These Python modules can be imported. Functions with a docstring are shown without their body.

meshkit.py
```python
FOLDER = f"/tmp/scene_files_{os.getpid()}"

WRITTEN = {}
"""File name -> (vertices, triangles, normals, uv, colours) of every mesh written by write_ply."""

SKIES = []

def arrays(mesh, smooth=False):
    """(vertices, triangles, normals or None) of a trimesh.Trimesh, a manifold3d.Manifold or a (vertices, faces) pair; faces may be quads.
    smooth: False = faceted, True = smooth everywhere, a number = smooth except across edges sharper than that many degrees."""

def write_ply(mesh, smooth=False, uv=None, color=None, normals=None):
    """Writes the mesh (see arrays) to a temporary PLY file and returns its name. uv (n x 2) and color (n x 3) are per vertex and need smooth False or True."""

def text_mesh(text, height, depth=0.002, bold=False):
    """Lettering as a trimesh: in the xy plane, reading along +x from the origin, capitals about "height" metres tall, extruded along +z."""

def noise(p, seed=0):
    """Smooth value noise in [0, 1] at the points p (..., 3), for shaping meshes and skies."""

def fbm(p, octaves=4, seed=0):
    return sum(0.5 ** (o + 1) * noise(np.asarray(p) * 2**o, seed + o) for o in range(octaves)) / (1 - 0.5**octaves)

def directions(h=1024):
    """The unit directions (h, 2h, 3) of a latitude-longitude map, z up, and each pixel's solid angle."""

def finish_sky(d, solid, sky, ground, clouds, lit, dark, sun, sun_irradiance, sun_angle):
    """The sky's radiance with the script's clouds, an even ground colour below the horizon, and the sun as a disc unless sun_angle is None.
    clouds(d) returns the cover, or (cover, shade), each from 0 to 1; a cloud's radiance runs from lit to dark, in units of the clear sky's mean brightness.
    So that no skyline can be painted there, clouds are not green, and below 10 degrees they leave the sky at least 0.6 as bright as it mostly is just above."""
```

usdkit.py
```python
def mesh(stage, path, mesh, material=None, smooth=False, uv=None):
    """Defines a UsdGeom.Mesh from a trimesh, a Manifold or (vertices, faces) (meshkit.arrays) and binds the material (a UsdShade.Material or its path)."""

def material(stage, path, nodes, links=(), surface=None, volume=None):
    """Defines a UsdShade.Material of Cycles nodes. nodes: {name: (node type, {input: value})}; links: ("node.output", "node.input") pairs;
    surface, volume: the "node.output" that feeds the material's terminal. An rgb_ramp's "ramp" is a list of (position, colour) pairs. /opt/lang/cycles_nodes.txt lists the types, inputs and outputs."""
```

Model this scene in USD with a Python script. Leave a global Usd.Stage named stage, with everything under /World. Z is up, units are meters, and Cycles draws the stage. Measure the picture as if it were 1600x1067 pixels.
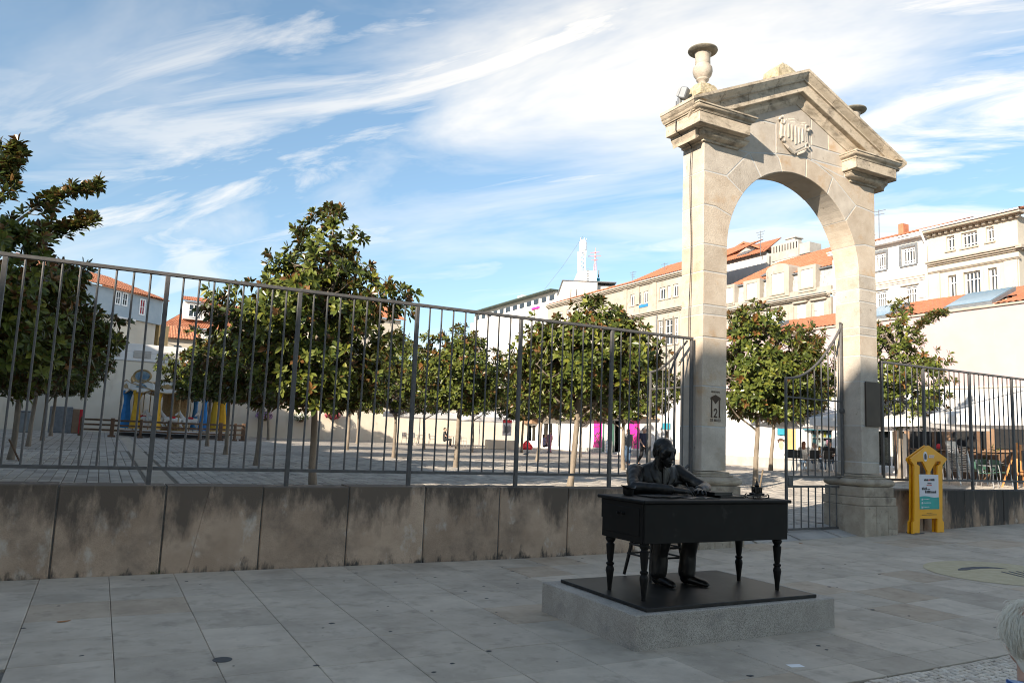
import math
import numpy as np, trimesh, shapely, manifold3d as m3
from shapely.geometry import Polygon, LineString, MultiPolygon, box as sbox
from shapely.ops import unary_union, polygonize
import usdkit, meshkit
from pxr import Usd, UsdGeom, UsdLux, UsdShade, Gf, Sdf, Vt

stage = Usd.Stage.CreateInMemory()
W = UsdGeom.Xform.Define(stage, "/World")
stage.SetDefaultPrim(W.GetPrim())
rng = np.random.default_rng(11)

# ------------------------------------------------------------------ camera
FPX, YAW, PITCH, ROLL, EYE = 1199.53, .486029, .124467, .0397947, 1.55
_f = np.array([math.sin(YAW) * math.cos(PITCH), math.cos(YAW) * math.cos(PITCH), math.sin(PITCH)])
_r = np.array([math.cos(YAW), -math.sin(YAW), 0.0])
_u = np.cross(_r, _f)
_R = _r * math.cos(ROLL) + _u * math.sin(ROLL)
_U = -_r * math.sin(ROLL) + _u * math.cos(ROLL)
cam = UsdGeom.Camera.Define(stage, "/World/camera")
cam.AddTransformOp().Set(Gf.Matrix4d(*_R, 0, *_U, 0, *(-_f), 0, 0, 0, EYE, 1))
cam.CreateHorizontalApertureAttr(36.0)
cam.CreateFocalLengthAttr(36.0 * FPX / 1600)
cam.CreateClippingRangeAttr(Gf.Vec2f(.1, 5000))
cam.CreateExposureAttr(EXPO := 2.34)

# ------------------------------------------------------------------ sky and sun
SUN = np.array([-2.1, -1.0, 0.92]); SUN /= np.linalg.norm(SUN)
SUN_EL, SUN_ROT = math.asin(SUN[2]), math.atan2(SUN[0], SUN[1])
CA = math.radians(-127)
usdkit.material(stage, "/World/Looks/sky", {
    "tc": ("texture_coordinate", {}),
    "sep": ("separate_xyz", {}),
    "zz": ("math", {"math_type": "maximum", "value2": .0}),
    "za": ("math", {"math_type": "add", "value2": .16}),
    "px": ("math", {"math_type": "divide"}), "py": ("math", {"math_type": "divide"}),
    "cmb": ("combine_xyz", {"z": 3.7}),
    "rot": ("mapping", {"rotation": (0, 0, CA)}),
    "map1": ("mapping", {"scale": (.75, 1.5, 1), "location": (2.3, .4, 0)}),
    "map2": ("mapping", {"rotation": (0, 0, .10), "scale": (.85, 2.6, 1), "location": (5.1, 1.9, 0)}),
    "map3": ("mapping", {"scale": (.20, .42, 1), "location": (1.5, 3.75, 0)}),
    "n1": ("noise_texture", {"scale": 1.5, "detail": 8, "roughness": .56, "distortion": .5}),
    "n2": ("noise_texture", {"scale": 1.3, "detail": 9, "roughness": .6, "distortion": .9}),
    "n3": ("noise_texture", {"scale": 1.2, "detail": 3, "roughness": .5}),
    "east": ("math", {"math_type": "multiply_add", "value2": .30, "value3": -.115}), "n3e": ("math", {"math_type": "add"}),
    "r1": ("rgb_ramp", {"ramp": [(.435, (0, 0, 0)), (.60, (.5, .5, .5)), (.76, (1, 1, 1))]}),
    "r2": ("rgb_ramp", {"ramp": [(.515, (0, 0, 0)), (.65, (.85, .85, .85)), (.77, (1, 1, 1))]}),
    "r3": ("rgb_ramp", {"ramp": [(.34, (.12, .12, .12)), (.56, (1, 1, 1))]}),
    "lo": ("map_range", {"from_min": .03, "from_max": .17, "to_min": .15, "to_max": 1.0, "clamp": True}),
    "m12": ("math", {"math_type": "maximum"}), "m13": ("math", {"math_type": "multiply"}),
    "m14": ("math", {"math_type": "multiply", "use_clamp": True}),
    "m15": ("math", {"math_type": "multiply", "value2": .86, "use_clamp": True}),
    "sky": ("sky_texture", {"sky_type": "single_scattering", "sun_disc": False, "sun_elevation": SUN_EL, "sun_rotation": SUN_ROT,
                            "altitude": 100.0, "air_density": .8, "aerosol_density": .25, "ozone_density": .6}),
    "hz": ("map_range", {"from_min": .0, "from_max": .40, "to_min": .315, "to_max": .43, "clamp": True}),
    "hs": ("hsv", {"hue": .488, "saturation": 1.0}),
    "mx": ("mix_color", {"b": (2.62, 2.42, 2.12), "use_clamp": False}),
    "bg": ("background_shader", {"strength": .106}),
}, [("tc.generated", "sep.vector"), ("sep.z", "zz.value1"), ("zz.value", "za.value1"),
    ("sep.x", "px.value1"), ("za.value", "px.value2"), ("sep.y", "py.value1"), ("za.value", "py.value2"),
    ("px.value", "cmb.x"), ("py.value", "cmb.y"),
    ("cmb.vector", "rot.vector"), ("rot.vector", "map1.vector"), ("rot.vector", "map2.vector"), ("rot.vector", "map3.vector"),
    ("map1.vector", "n1.vector"), ("map2.vector", "n2.vector"), ("map3.vector", "n3.vector"),
    ("n1.fac", "r1.fac"), ("n2.fac", "r2.fac"), ("sep.x", "east.value1"), ("n3.fac", "n3e.value1"), ("east.value", "n3e.value2"), ("n3e.value", "r3.fac"),
    ("r1.color", "m12.value1"), ("r2.color", "m12.value2"), ("m12.value", "m13.value1"), ("r3.color", "m13.value2"),
    ("sep.z", "lo.value"), ("m13.value", "m14.value1"), ("lo.result", "m14.value2"), ("m14.value", "m15.value1"),
    ("m15.value", "mx.fac"), ("sep.z", "hz.value"), ("hz.result", "hs.value"), ("sky.color", "hs.color"), ("hs.color", "mx.a"), ("mx.result", "bg.color")], surface="bg.background")
dome = UsdLux.DomeLight.Define(stage, "/World/sky")
UsdShade.MaterialBindingAPI.Apply(dome.GetPrim()).Bind(UsdShade.Material.Get(stage, "/World/Looks/sky"))
dome.GetPrim().SetCustomDataByKey("kind", "structure")
sun = UsdLux.DistantLight.Define(stage, "/World/sun")
sun.CreateNormalizeAttr(True); sun.CreateIntensityAttr(.50); sun.CreateAngleAttr(.5); sun.CreateColorAttr(Gf.Vec3f(1.0, .88, .735))
_z = SUN; _x = np.cross([0, 0, 1], _z); _x /= np.linalg.norm(_x); _y = np.cross(_z, _x)
sun.AddTransformOp().Set(Gf.Matrix4d(*_x, 0, *_y, 0, *_z, 0, 0, 0, 60, 1))

# ------------------------------------------------------------------ helpers: prims
_names = {}
def numbered(parent, name):
    k = (parent, name); n = _names.get(k, -1) + 1; _names[k] = n
    return name if n == 0 else f"{name}_{n:03d}"

def tag(p, label=None, cat=None, group=None, kind=None):
    p = p.GetPrim() if hasattr(p, "GetPrim") else p
    for k, v in (("label", label), ("category", cat), ("group", group), ("kind", kind)):
        if v: p.SetCustomDataByKey(k, v)
    return p

def path_of(parent):
    return "/World" if parent is None else str(parent.GetPath())

def obj(name, mesh, material, parent=None, smooth=False, label=None, cat=None, group=None, kind=None, tint=None):
    if isinstance(mesh, G): mesh = mesh.arrays()
    pp = path_of(parent); path = pp + "/" + numbered(pp, name)
    m = usdkit.mesh(stage, path, mesh, "/World/Looks/" + material, smooth)
    if tint is not None:
        UsdGeom.PrimvarsAPI(m).CreatePrimvar("tint", Sdf.ValueTypeNames.Color3fArray, "vertex").Set(Vt.Vec3fArray.FromNumpy(np.asarray(tint, np.float32)))
    tag(m, label, cat, group, kind)
    return m.GetPrim()

def thing(name, label=None, cat=None, loc=(0, 0, 0), rz=0.0, group=None, kind=None, parent=None, scale=None):
    pp = path_of(parent)
    x = UsdGeom.Xform.Define(stage, pp + "/" + numbered(pp, name))
    x.AddTranslateOp().Set(Gf.Vec3d(*map(float, loc)))
    if rz: x.AddRotateZOp().Set(float(math.degrees(rz)))
    if scale is not None: x.AddScaleOp().Set(Gf.Vec3f(*np.broadcast_to(scale, 3).astype(float).tolist()))
    return tag(x, label, cat, group, kind)

def copy(src, name, label, cat, loc, rz=0.0, group=None, scale=None):
    p = thing(name, label, cat, loc, rz, group, scale=scale)
    p.GetReferences().AddInternalReference(src.GetPath()); p.SetInstanceable(True)
    return p

# ------------------------------------------------------------------ helpers: geometry
def at(px, py, Y=None, X=None, Z=None):
    d = _f * FPX + _R * (px - 800) - _U * (py - 533.5)
    t = Y / d[1] if Y is not None else X / d[0] if X is not None else (Z - EYE) / d[2]
    return np.array([0, 0, EYE]) + d * t

class G:
    """Collects shapes that become one mesh."""
    def __init__(s): s.v, s.f, s.n = [], [], 0
    def add(s, v, f):
        v = np.asarray(v, float); f = np.asarray(f, int)
        if f.shape[1] == 4: f = np.vstack([f[:, [0, 1, 2]], f[:, [0, 2, 3]]])
        s.v.append(v); s.f.append(f + s.n); s.n += len(v); return s
    def mesh(s, m, T=None):
        v, f, _ = meshkit.arrays(m)
        if T is not None: v = v @ np.asarray(T)[:3, :3].T + np.asarray(T)[:3, 3]
        return s.add(v, f)
    def arrays(s):
        return np.vstack(s.v), np.vstack(s.f)
    def box(s, x0, x1, y0, y1, z0, z1, b=0.0, T=None):
        if b <= 0:
            v = np.array([[x, y, z] for x in (x0, x1) for y in (y0, y1) for z in (z0, z1)], float)
            f = np.array([[0, 1, 3, 2], [4, 6, 7, 5], [0, 4, 5, 1], [2, 3, 7, 6], [0, 2, 6, 4], [1, 5, 7, 3]])
        else:
            v, f = _bevbox(x0, x1, y0, y1, z0, z1, min(b, (x1 - x0) * .45, (y1 - y0) * .45, (z1 - z0) * .45))
        if T is not None: v = v @ T[:3, :3].T + T[:3, 3]
        return s.add(v, f)
    def tube(s, pts, r, n=8, cap=True):
        v, f = tube(pts, r, n, cap); return s.add(v, f)
    def lathe(s, prof, n=24, c=(0, 0, 0)):
        v, f = lathe(prof, n); return s.add(v + np.array(c), f)
    def prism(s, poly, w0, w1, plane="xz"):
        v, f = prism(poly, w0, w1, plane); return s.add(v, f)
    def quad(s, a, b, c, d): return s.add([a, b, c, d], [[0, 1, 2, 3]])
    def xf(s, loc=(0, 0, 0), rz=0.0, rx=0.0, ry=0.0, sc=1.0):
        T = rotm(rx, ry, rz) * sc
        s.v = [v @ T.T + np.array(loc) for v in s.v]; return s

def rotm(rx=0, ry=0, rz=0):
    cx, sx, cy, sy, cz, sz = math.cos(rx), math.sin(rx), math.cos(ry), math.sin(ry), math.cos(rz), math.sin(rz)
    X = np.array([[1, 0, 0], [0, cx, -sx], [0, sx, cx]]); Y = np.array([[cy, 0, sy], [0, 1, 0], [-sy, 0, cy]]); Z = np.array([[cz, -sz, 0], [sz, cz, 0], [0, 0, 1]])
    return Z @ Y @ X

def mat4(R=None, t=(0, 0, 0)):
    T = np.eye(4); T[:3, :3] = np.eye(3) if R is None else R; T[:3, 3] = t; return T

_bb = {}
def _bevbox(x0, x1, y0, y1, z0, z1, b):
    lo, hi = np.array([x0, y0, z0], float), np.array([x1, y1, z1], float)
    pts, key = [], {}
    for sx in (0, 1):
        for sy in (0, 1):
            for sz in (0, 1):
                c = np.where([sx, sy, sz], hi, lo); d = np.where([sx, sy, sz], -1, 1) * b
                for a in range(3):
                    p = c + d; p[a] = c[a]; key[(sx, sy, sz, a)] = len(pts); pts.append(p)
    F = []
    def add(*k):
        F.append([key[q] for q in k])
    v = np.array(pts); ctr = (lo + hi) / 2
    for a in range(3):
        o = [i for i in range(3) if i != a]
        for s_ in (0, 1):
            q = []
            for p_, r_ in ((0, 0), (1, 0), (1, 1), (0, 1)):
                k = [0, 0, 0]; k[a] = s_; k[o[0]] = p_; k[o[1]] = r_; q.append((*k, a))
            add(*q)
        for p_ in (0, 1):
            for r_ in (0, 1):
                k0 = [0, 0, 0]; k0[o[0]] = p_; k0[o[1]] = r_; k1 = list(k0); k1[a] = 1
                add((*k0, o[0]), (*k1, o[0]), (*k1, o[1]), (*k0, o[1]))
    T = []
    for q in F: T += [[q[0], q[1], q[2]], [q[0], q[2], q[3]]]
    for sx in (0, 1):
        for sy in (0, 1):
            for sz in (0, 1): T.append([key[(sx, sy, sz, a)] for a in range(3)])
    T = np.array(T)
    n = np.cross(v[T[:, 1]] - v[T[:, 0]], v[T[:, 2]] - v[T[:, 0]]); out = (n * (v[T].mean(1) - ctr)).sum(1) < 0
    T[out] = T[out][:, ::-1]
    return v, T

def tube(pts, r, n=8, cap=True):
    P = np.asarray(pts, float); k = len(P); r = np.broadcast_to(np.asarray(r, float), (k,))
    t = np.gradient(P, axis=0); t /= np.maximum(np.linalg.norm(t, axis=1, keepdims=True), 1e-9)
    a = np.array([0, 0, 1.0]) if abs(t[0, 2]) < .9 else np.array([1.0, 0, 0])
    rings = []
    for i in range(k):
        a = a - t[i] * (a @ t[i]); a /= np.linalg.norm(a); b = np.cross(t[i], a)
        th = np.arange(n) / n * 2 * np.pi
        rings.append(P[i] + r[i] * (np.cos(th)[:, None] * a + np.sin(th)[:, None] * b))
    v = np.vstack(rings); F = []
    i = np.arange(n); j = (i + 1) % n
    for q in range(k - 1): F.append(np.stack([q * n + i, q * n + j, (q + 1) * n + j, (q + 1) * n + i], 1))
    F = np.vstack(F); F = np.vstack([F[:, [0, 1, 2]], F[:, [0, 2, 3]]])
    if cap:
        c0, c1 = len(v), len(v) + 1; v = np.vstack([v, P[:1], P[-1:]])
        F = np.vstack([F, np.stack([np.full(n, c0), j, i], 1), np.stack([np.full(n, c1), (k - 1) * n + i, (k - 1) * n + j], 1)])
    return v, F

def lathe(prof, n=24):
    p = np.asarray(prof, float); k = len(p); th = np.arange(n) / n * 2 * np.pi
    v = np.stack([np.outer(p[:, 0], np.cos(th)), np.outer(p[:, 0], np.sin(th)), np.repeat(p[:, 1:2], n, 1)], -1).reshape(-1, 3)
    i = np.arange(n); j = (i + 1) % n
    F = np.vstack([np.stack([q * n + i, q * n + j, (q + 1) * n + j, (q + 1) * n + i], 1) for q in range(k - 1)])
    return v, np.vstack([F[:, [0, 1, 2]], F[:, [0, 2, 3]]])

def to_plane(uv, w, plane):
    u, v = uv[:, 0], uv[:, 1]; w = np.broadcast_to(w, u.shape)
    return np.stack({"xy": (u, v, w), "xz": (u, w, v), "yz": (w, u, v)}[plane], -1)

def prism(poly, w0, w1, plane="xz"):
    if not hasattr(poly, "exterior") and not hasattr(poly, "geoms"): poly = Polygon(poly)
    V, F, n = [], [], 0
    for g in getattr(poly, "geoms", [poly]):
        if g.is_empty or g.area < 1e-7: continue
        m = trimesh.creation.extrude_polygon(g, abs(w1 - w0), engine="earcut")
        v = np.array(m.vertices); f = np.array(m.faces)
        v = to_plane(v[:, :2], v[:, 2] + min(w0, w1), plane)
        if plane == "xz": f = f[:, ::-1]
        V.append(v); F.append(f + n); n += len(v)
    return np.vstack(V), np.vstack(F)

def offset_poly(P, d):
    P = np.asarray(P, float); k = len(P)
    area = .5 * np.sum(P[:, 0] * np.roll(P[:, 1], -1) - np.roll(P[:, 0], -1) * P[:, 1])
    if area < 0: P = P[::-1]
    e = np.roll(P, -1, 0) - P; e /= np.maximum(np.linalg.norm(e, axis=1, keepdims=True), 1e-9)
    n = np.stack([-e[:, 1], e[:, 0]], 1); n0 = np.roll(n, 1, 0)
    m = n + n0; m /= np.maximum((m * n).sum(1, keepdims=True), .35)
    return P, P + m * d

def stone(P, w0, w1, b=.006, plane="xz"):
    """A block whose face at w0 has chamfered edges; P is its outline in the plane."""
    P = [p for i, p in enumerate(P) if np.hypot(*(np.array(p) - P[i - 1])) > 1e-4]
    O, I = offset_poly(P, b); k = len(O); s = 1 if w1 > w0 else -1
    v = np.vstack([to_plane(I, w0, plane), to_plane(O, w0 + s * b, plane), to_plane(O, w1, plane)])
    i = np.arange(k); j = (i + 1) % k
    f = np.vstack([np.stack([i, j, j + k], 1), np.stack([i, j + k, i + k], 1), np.stack([i + k, j + k, j + 2 * k], 1), np.stack([i + k, j + 2 * k, i + 2 * k], 1)])
    t = earcut(I); f = np.vstack([f, t[:, ::-1], t + 2 * k])
    m = trimesh.Trimesh(v, f, process=False)
    if m.volume < 0: f = f[:, ::-1]
    return v, f

def earcut(P):
    import mapbox_earcut
    P = np.asarray(P, np.float64)
    return np.asarray(mapbox_earcut.triangulate_float64(P, np.array([len(P)], np.uint32)), int).reshape(-1, 3)

def ring(poly): return list(map(tuple, np.array(poly.exterior.coords)[:-1]))

def text(txt, h, loc, plane="xz", center=True, depth=.003, flip=1, bold=False):
    m = meshkit.text_mesh(txt, h, depth, bold); v, f = np.array(m.vertices), np.array(m.faces)
    if center: v[:, 0] -= v[:, 0].mean() if False else (v[:, 0].min() + v[:, 0].max()) / 2
    if plane == "xz":      # reads for a viewer looking along +Y
        v = np.stack([v[:, 0], -v[:, 2], v[:, 1]], -1)
    elif plane == "yz":    # reads for a viewer looking along +X
        v = np.stack([-v[:, 2], -v[:, 0], v[:, 1]], -1)
    return v + np.array(loc), f

# ------------------------------------------------------------------ materials
def M(name, c1, c2=None, scale=5.0, rough=.8, metal=0.0, bump=0.0, bscale=60.0, rand=0.0, speck=0.0, sscale=220.0, spots=None, drip=None, spec=.5, stretch=(1, 1, 1), tint=False, trans=0.0, soil=None, lohi=(.35, .68), coat=0.0):
    n = {"geo": ("geometry", {}), "mp": ("mapping", {"scale": stretch}),
         "n1": ("noise_texture", {"scale": scale, "detail": 7, "roughness": .62}), "p": ("principled_bsdf", {"roughness": rough, "metallic": metal, "specular_ior_level": spec, "coat_weight": coat}),
         "r1": ("rgb_ramp", {"ramp": [(lohi[0], c1), (lohi[1], c2 or c1)]})}
    L = [("geo.position", "mp.vector"), ("mp.vector", "n1.vector"), ("n1.fac", "r1.fac")]
    col = "r1.color"
    if tint:
        n["at"] = ("attribute", {"attribute": "tint"}); n["tm"] = ("mix_color", {"blend_type": "multiply", "fac": 1.0}); L += [(col, "tm.a"), ("at.color", "tm.b")]; col = "tm.result"
    if speck:
        n["n2"] = ("noise_texture", {"scale": sscale, "detail": 2, "roughness": .7}); n["r2"] = ("rgb_ramp", {"ramp": [(.3, (1 - speck,) * 3), (.5, (1, 1, 1)), (.72, (1 + speck * .6,) * 3)]})
        n["m2"] = ("mix_color", {"blend_type": "multiply", "fac": 1.0, "use_clamp": False}); L += [("geo.position", "n2.vector"), ("n2.fac", "r2.fac"), (col, "m2.a"), ("r2.color", "m2.b")]; col = "m2.result"
    if spots:     # blotches of another colour: (scale, threshold, colour, softness[, stretch])
        for i, sp in enumerate(spots):
            n[f"sm{i}"] = ("mapping", {"scale": sp[4] if len(sp) > 4 else (1, 1, 1), "location": (3.1 * i + 1.7, .9 * i, 2.2)})
            n[f"sn{i}"] = ("noise_texture", {"scale": sp[0], "detail": 6, "roughness": .65}); n[f"sr{i}"] = ("rgb_ramp", {"ramp": [(sp[1], (0, 0, 0)), (sp[1] + sp[3], (1, 1, 1))]})
            n[f"sx{i}"] = ("mix_color", {"b": sp[2]}); L += [("geo.position", f"sm{i}.vector"), (f"sm{i}.vector", f"sn{i}.vector"), (f"sn{i}.fac", f"sr{i}.fac"), (f"sr{i}.color", f"sx{i}.fac"), (col, f"sx{i}.a")]; col = f"sx{i}.result"
    if drip:      # stains that run down from a level: list of (z_from, z_to, colour, threshold, scale xyz) ; strongest at z_to
        n["sep"] = ("separate_xyz", {}); L += [("geo.position", "sep.vector")]
        for i, (za, zb, dc, th, sc) in enumerate(drip):
            n[f"dm{i}"] = ("mapping", {"scale": sc, "location": (2.2 * i, 1.3, .4 * i)}); n[f"dn{i}"] = ("noise_texture", {"scale": 1.0, "detail": 8, "roughness": .68})
            n[f"dz{i}"] = ("map_range", {"from_min": za, "from_max": zb, "to_min": 0.0, "to_max": .26, "clamp": True}); n[f"da{i}"] = ("math", {"math_type": "add"})
            n[f"dr{i}"] = ("rgb_ramp", {"ramp": [(th, (0, 0, 0)), (th + .12, (1, 1, 1))]}); n[f"dx{i}"] = ("mix_color", {"b": dc})
            L += [("geo.position", f"dm{i}.vector"), (f"dm{i}.vector", f"dn{i}.vector"), ("sep.z", f"dz{i}.value"), (f"dn{i}.fac", f"da{i}.value1"), (f"dz{i}.result", f"da{i}.value2"),
                  (f"da{i}.value", f"dr{i}.fac"), (f"dr{i}.color", f"dx{i}.fac"), (col, f"dx{i}.a")]; col = f"dx{i}.result"
    if rand:
        n["oi"] = ("object_info", {}); n["rr"] = ("map_range", {"from_min": 0.0, "from_max": 1.0, "to_min": 1 - rand, "to_max": 1 + rand}); n["hv"] = ("hsv", {})
        L += [("oi.random", "rr.value"), ("rr.result", "hv.value"), (col, "hv.color")]; col = "hv.color"
    L.append((col, "p.base_color"))
    if bump:
        n["nb"] = ("noise_texture", {"scale": bscale, "detail": 5, "roughness": .65}); n["b"] = ("bump", {"strength": bump, "distance": .02}); L += [("geo.position", "nb.vector"), ("nb.fac", "b.height"), ("b.normal", "p.normal")]
    surf = "p.BSDF"
    if trans:
        n["tl"] = ("translucent_bsdf", {}); n["mc"] = ("mix_closure", {"fac": trans}); L += [(col, "tl.color"), ("p.BSDF", "mc.closure1"), ("tl.BSDF", "mc.closure2")]; surf = "mc.closure"
    usdkit.material(stage, "/World/Looks/" + name, n, L, surface=surf)

# stone, paving, plaster
M("arch_stone", (.40, .35, .29), (.54, .485, .41), 3.0, .85, bump=.35, bscale=45, rand=.12, speck=.22, sscale=150, spots=[(2.2, .56, (.34, .26, .17), .22), (9, .63, (.22, .18, .13), .12)])
M("arch_stone_warm", (.46, .375, .285), (.58, .50, .40), 3.0, .85, bump=.35, bscale=45, rand=.10, speck=.2, sscale=150, spots=[(2.6, .55, (.45, .30, .17), .2), (9, .65, (.25, .2, .14), .12)])
M("cornice_stone", (.43, .36, .27), (.56, .48, .37), 3.0, .88, bump=.45, bscale=40, rand=.12, speck=.22, sscale=150, spots=[(4, .50, (.22, .18, .13), .2, (1, 1, 2.4)), (2.6, .55, (.15, .125, .10), .14, (1, 1, 2)), (16, .60, (.08, .07, .06), .12)])
M("mossy_stone", (.13, .12, .095), (.24, .215, .165), 9.0, .95, bump=.7, bscale=30, speck=.3, sscale=120)
M("urn_stone", (.36, .31, .25), (.48, .43, .36), 5.0, .88, bump=.3, bscale=45, speck=.25, sscale=150, spots=[(6, .54, (.24, .20, .15), .2), (14, .62, (.10, .09, .07), .12)])
M("rough_stone", (.34, .29, .19), (.56, .48, .34), 9.0, .95, bump=1.0, bscale=28, speck=.3, sscale=120, spots=[(12, .55, (.25, .20, .09), .12)])
M("mortar", (.44, .44, .43), (.54, .54, .52), 20, .95)
M("base_stone", (.30, .25, .19), (.42, .36, .28), 4.0, .88, bump=.5, bscale=40, rand=.12, speck=.25, sscale=150, spots=[(3, .54, (.16, .13, .10), .2), (11, .62, (.08, .07, .06), .12)], drip=[(.5, .0, (.10, .085, .07), .72, (4, 4, 1.2))])
M("wall_panel", (.39, .28, .195), (.53, .395, .285), 2.4, .9, bump=.35, bscale=70, rand=.13, speck=.28, sscale=190,
  spots=[(2.2, .50, (.21, .16, .12), .25), (5, .58, (.56, .49, .41), .14, (1, 1, .6))], drip=[(.55, .98, (.060, .050, .040), .69, (4.2, 4.2, .8)), (.70, .95, (.045, .040, .034), .69, (13, 13, 1.6)), (.22, -.08, (.07, .06, .05), .66, (6, 6, 2.5)), (.0, .9, (.13, .10, .075), .66, (1.3, 1.3, .5))])
M("wall_panel_dark", (.34, .23, .15), (.47, .33, .225), 2.4, .9, bump=.35, bscale=70, rand=.13, speck=.3, sscale=190,
  spots=[(3.5, .50, (.10, .08, .065), .2, (1, 1, .5)), (5, .58, (.52, .46, .385), .12, (1, 1, .6))], drip=[(-.3, 1.0, (.060, .050, .042), .57, (2.6, 2.6, .45)), (.3, .98, (.045, .040, .034), .63, (8, 8, .7)), (.25, -.08, (.06, .05, .042), .64, (6, 6, 2.5))])
for i, (a, b) in enumerate((((.435, .37, .292), (.545, .472, .378)), ((.46, .392, .312), (.565, .49, .395)), ((.405, .345, .272), (.505, .437, .35)), ((.42, .332, .242), (.51, .418, .315)))):
    M(f"paving_slab_{i}", a, b, 3.0, .82, bump=.18, bscale=90, rand=.07, speck=.16, sscale=240, spots=[(1.3, .50, tuple(x * .78 for x in a), .25), (4.5, .54, tuple(x * .70 for x in a), .2), (26, .66, tuple(x * .45 for x in a), .08), (9, .62, tuple(x * 1.25 for x in a), .15)])
M("slab_joint", (.13, .12, .105), (.20, .185, .16), 30, .95)
M("granite", (.32, .29, .25), (.42, .385, .34), 3, .6, bump=.12, bscale=150, speck=.75, sscale=170, spots=[(2.4, .58, (.15, .15, .145), .2)])
for i, (a, b) in enumerate((((.56, .48, .39), (.67, .59, .49)), ((.45, .39, .33), (.56, .49, .41)), ((.62, .55, .46), (.70, .63, .54)))):
    M(f"limestone_{i}", a, b, 14, .8, bump=.3, bscale=80, rand=.14, speck=.15)
M("sand_joint", (.13, .11, .09), (.19, .165, .135), 40, .95, bump=.4, bscale=120)
for i, (a, b) in enumerate((((.35, .315, .27), (.46, .42, .365)), ((.30, .27, .235), (.40, .365, .32)), ((.40, .36, .31), (.50, .46, .40)))):
    M(f"plaza_sett_{i}", a, b, 4, .85, bump=.3, bscale=60, rand=.1, speck=.2)
M("plaza_joint", (.15, .125, .095), (.21, .18, .14), 12, .95)
M("plaza_granite", (.27, .25, .22), (.35, .325, .29), 3, .85, speck=.15)
M("far_ground", (.16, .15, .13), (.22, .20, .17), .3, .95)
M("threshold", (.33, .31, .285), (.42, .395, .36), 3, .85, bump=.2, speck=.15)
# metal, bronze
M("iron_paint", (.072, .069, .066), (.108, .103, .098), 14, .55, .0, bump=.12, bscale=90, spots=[(20, .66, (.16, .14, .12), .08)])
M("bronze", (.022, .021, .020), (.048, .045, .042), 7, .38, .8, bump=.12, bscale=50, spots=[(9, .6, (.07, .066, .062), .2)])
M("bronze_desk", (.004, .0036, .003), (.008, .007, .006), 6, .55, .0, bump=.06, bscale=60, spec=.22, spots=[(5, .62, (.035, .032, .03), .2)])
M("bronze_plate", (.014, .0135, .013), (.030, .028, .026), 4, .42, .35, bump=.08, bscale=60, spots=[(3, .55, (.06, .056, .052), .2)])
M("bronze_page", (.035, .035, .036), (.06, .06, .06), 10, .35, .4)
M("dark_plaque", (.035, .024, .016), (.055, .04, .028), 4, .45, .3)
M("steel", (.55, .55, .55), (.62, .62, .62), 5, .3, .9)
M("black_cable", (.012, .012, .012), None, 5, .6)
M("lead_grey", (.15, .16, .17), (.21, .22, .23), 6, .5, .2)
M("yellow_paint", (.80, .36, .006), (.86, .41, .010), 3, .42, bump=.03, bscale=30)
M("yellow_decal", (.42, .36, .22), (.50, .44, .29), 8, .75, speck=.2, spots=[(12, .6, (.30, .28, .22), .2)])
M("dark_decal", (.06, .065, .075), (.10, .105, .115), 12, .8)
M("white_paint", (.74, .74, .73), (.80, .80, .79), 4, .5)
M("poster_white", (.60, .60, .64), (.66, .66, .70), 3, .35)
M("poster_teal", (.015, .30, .27), (.02, .38, .34), 2, .35)
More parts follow.
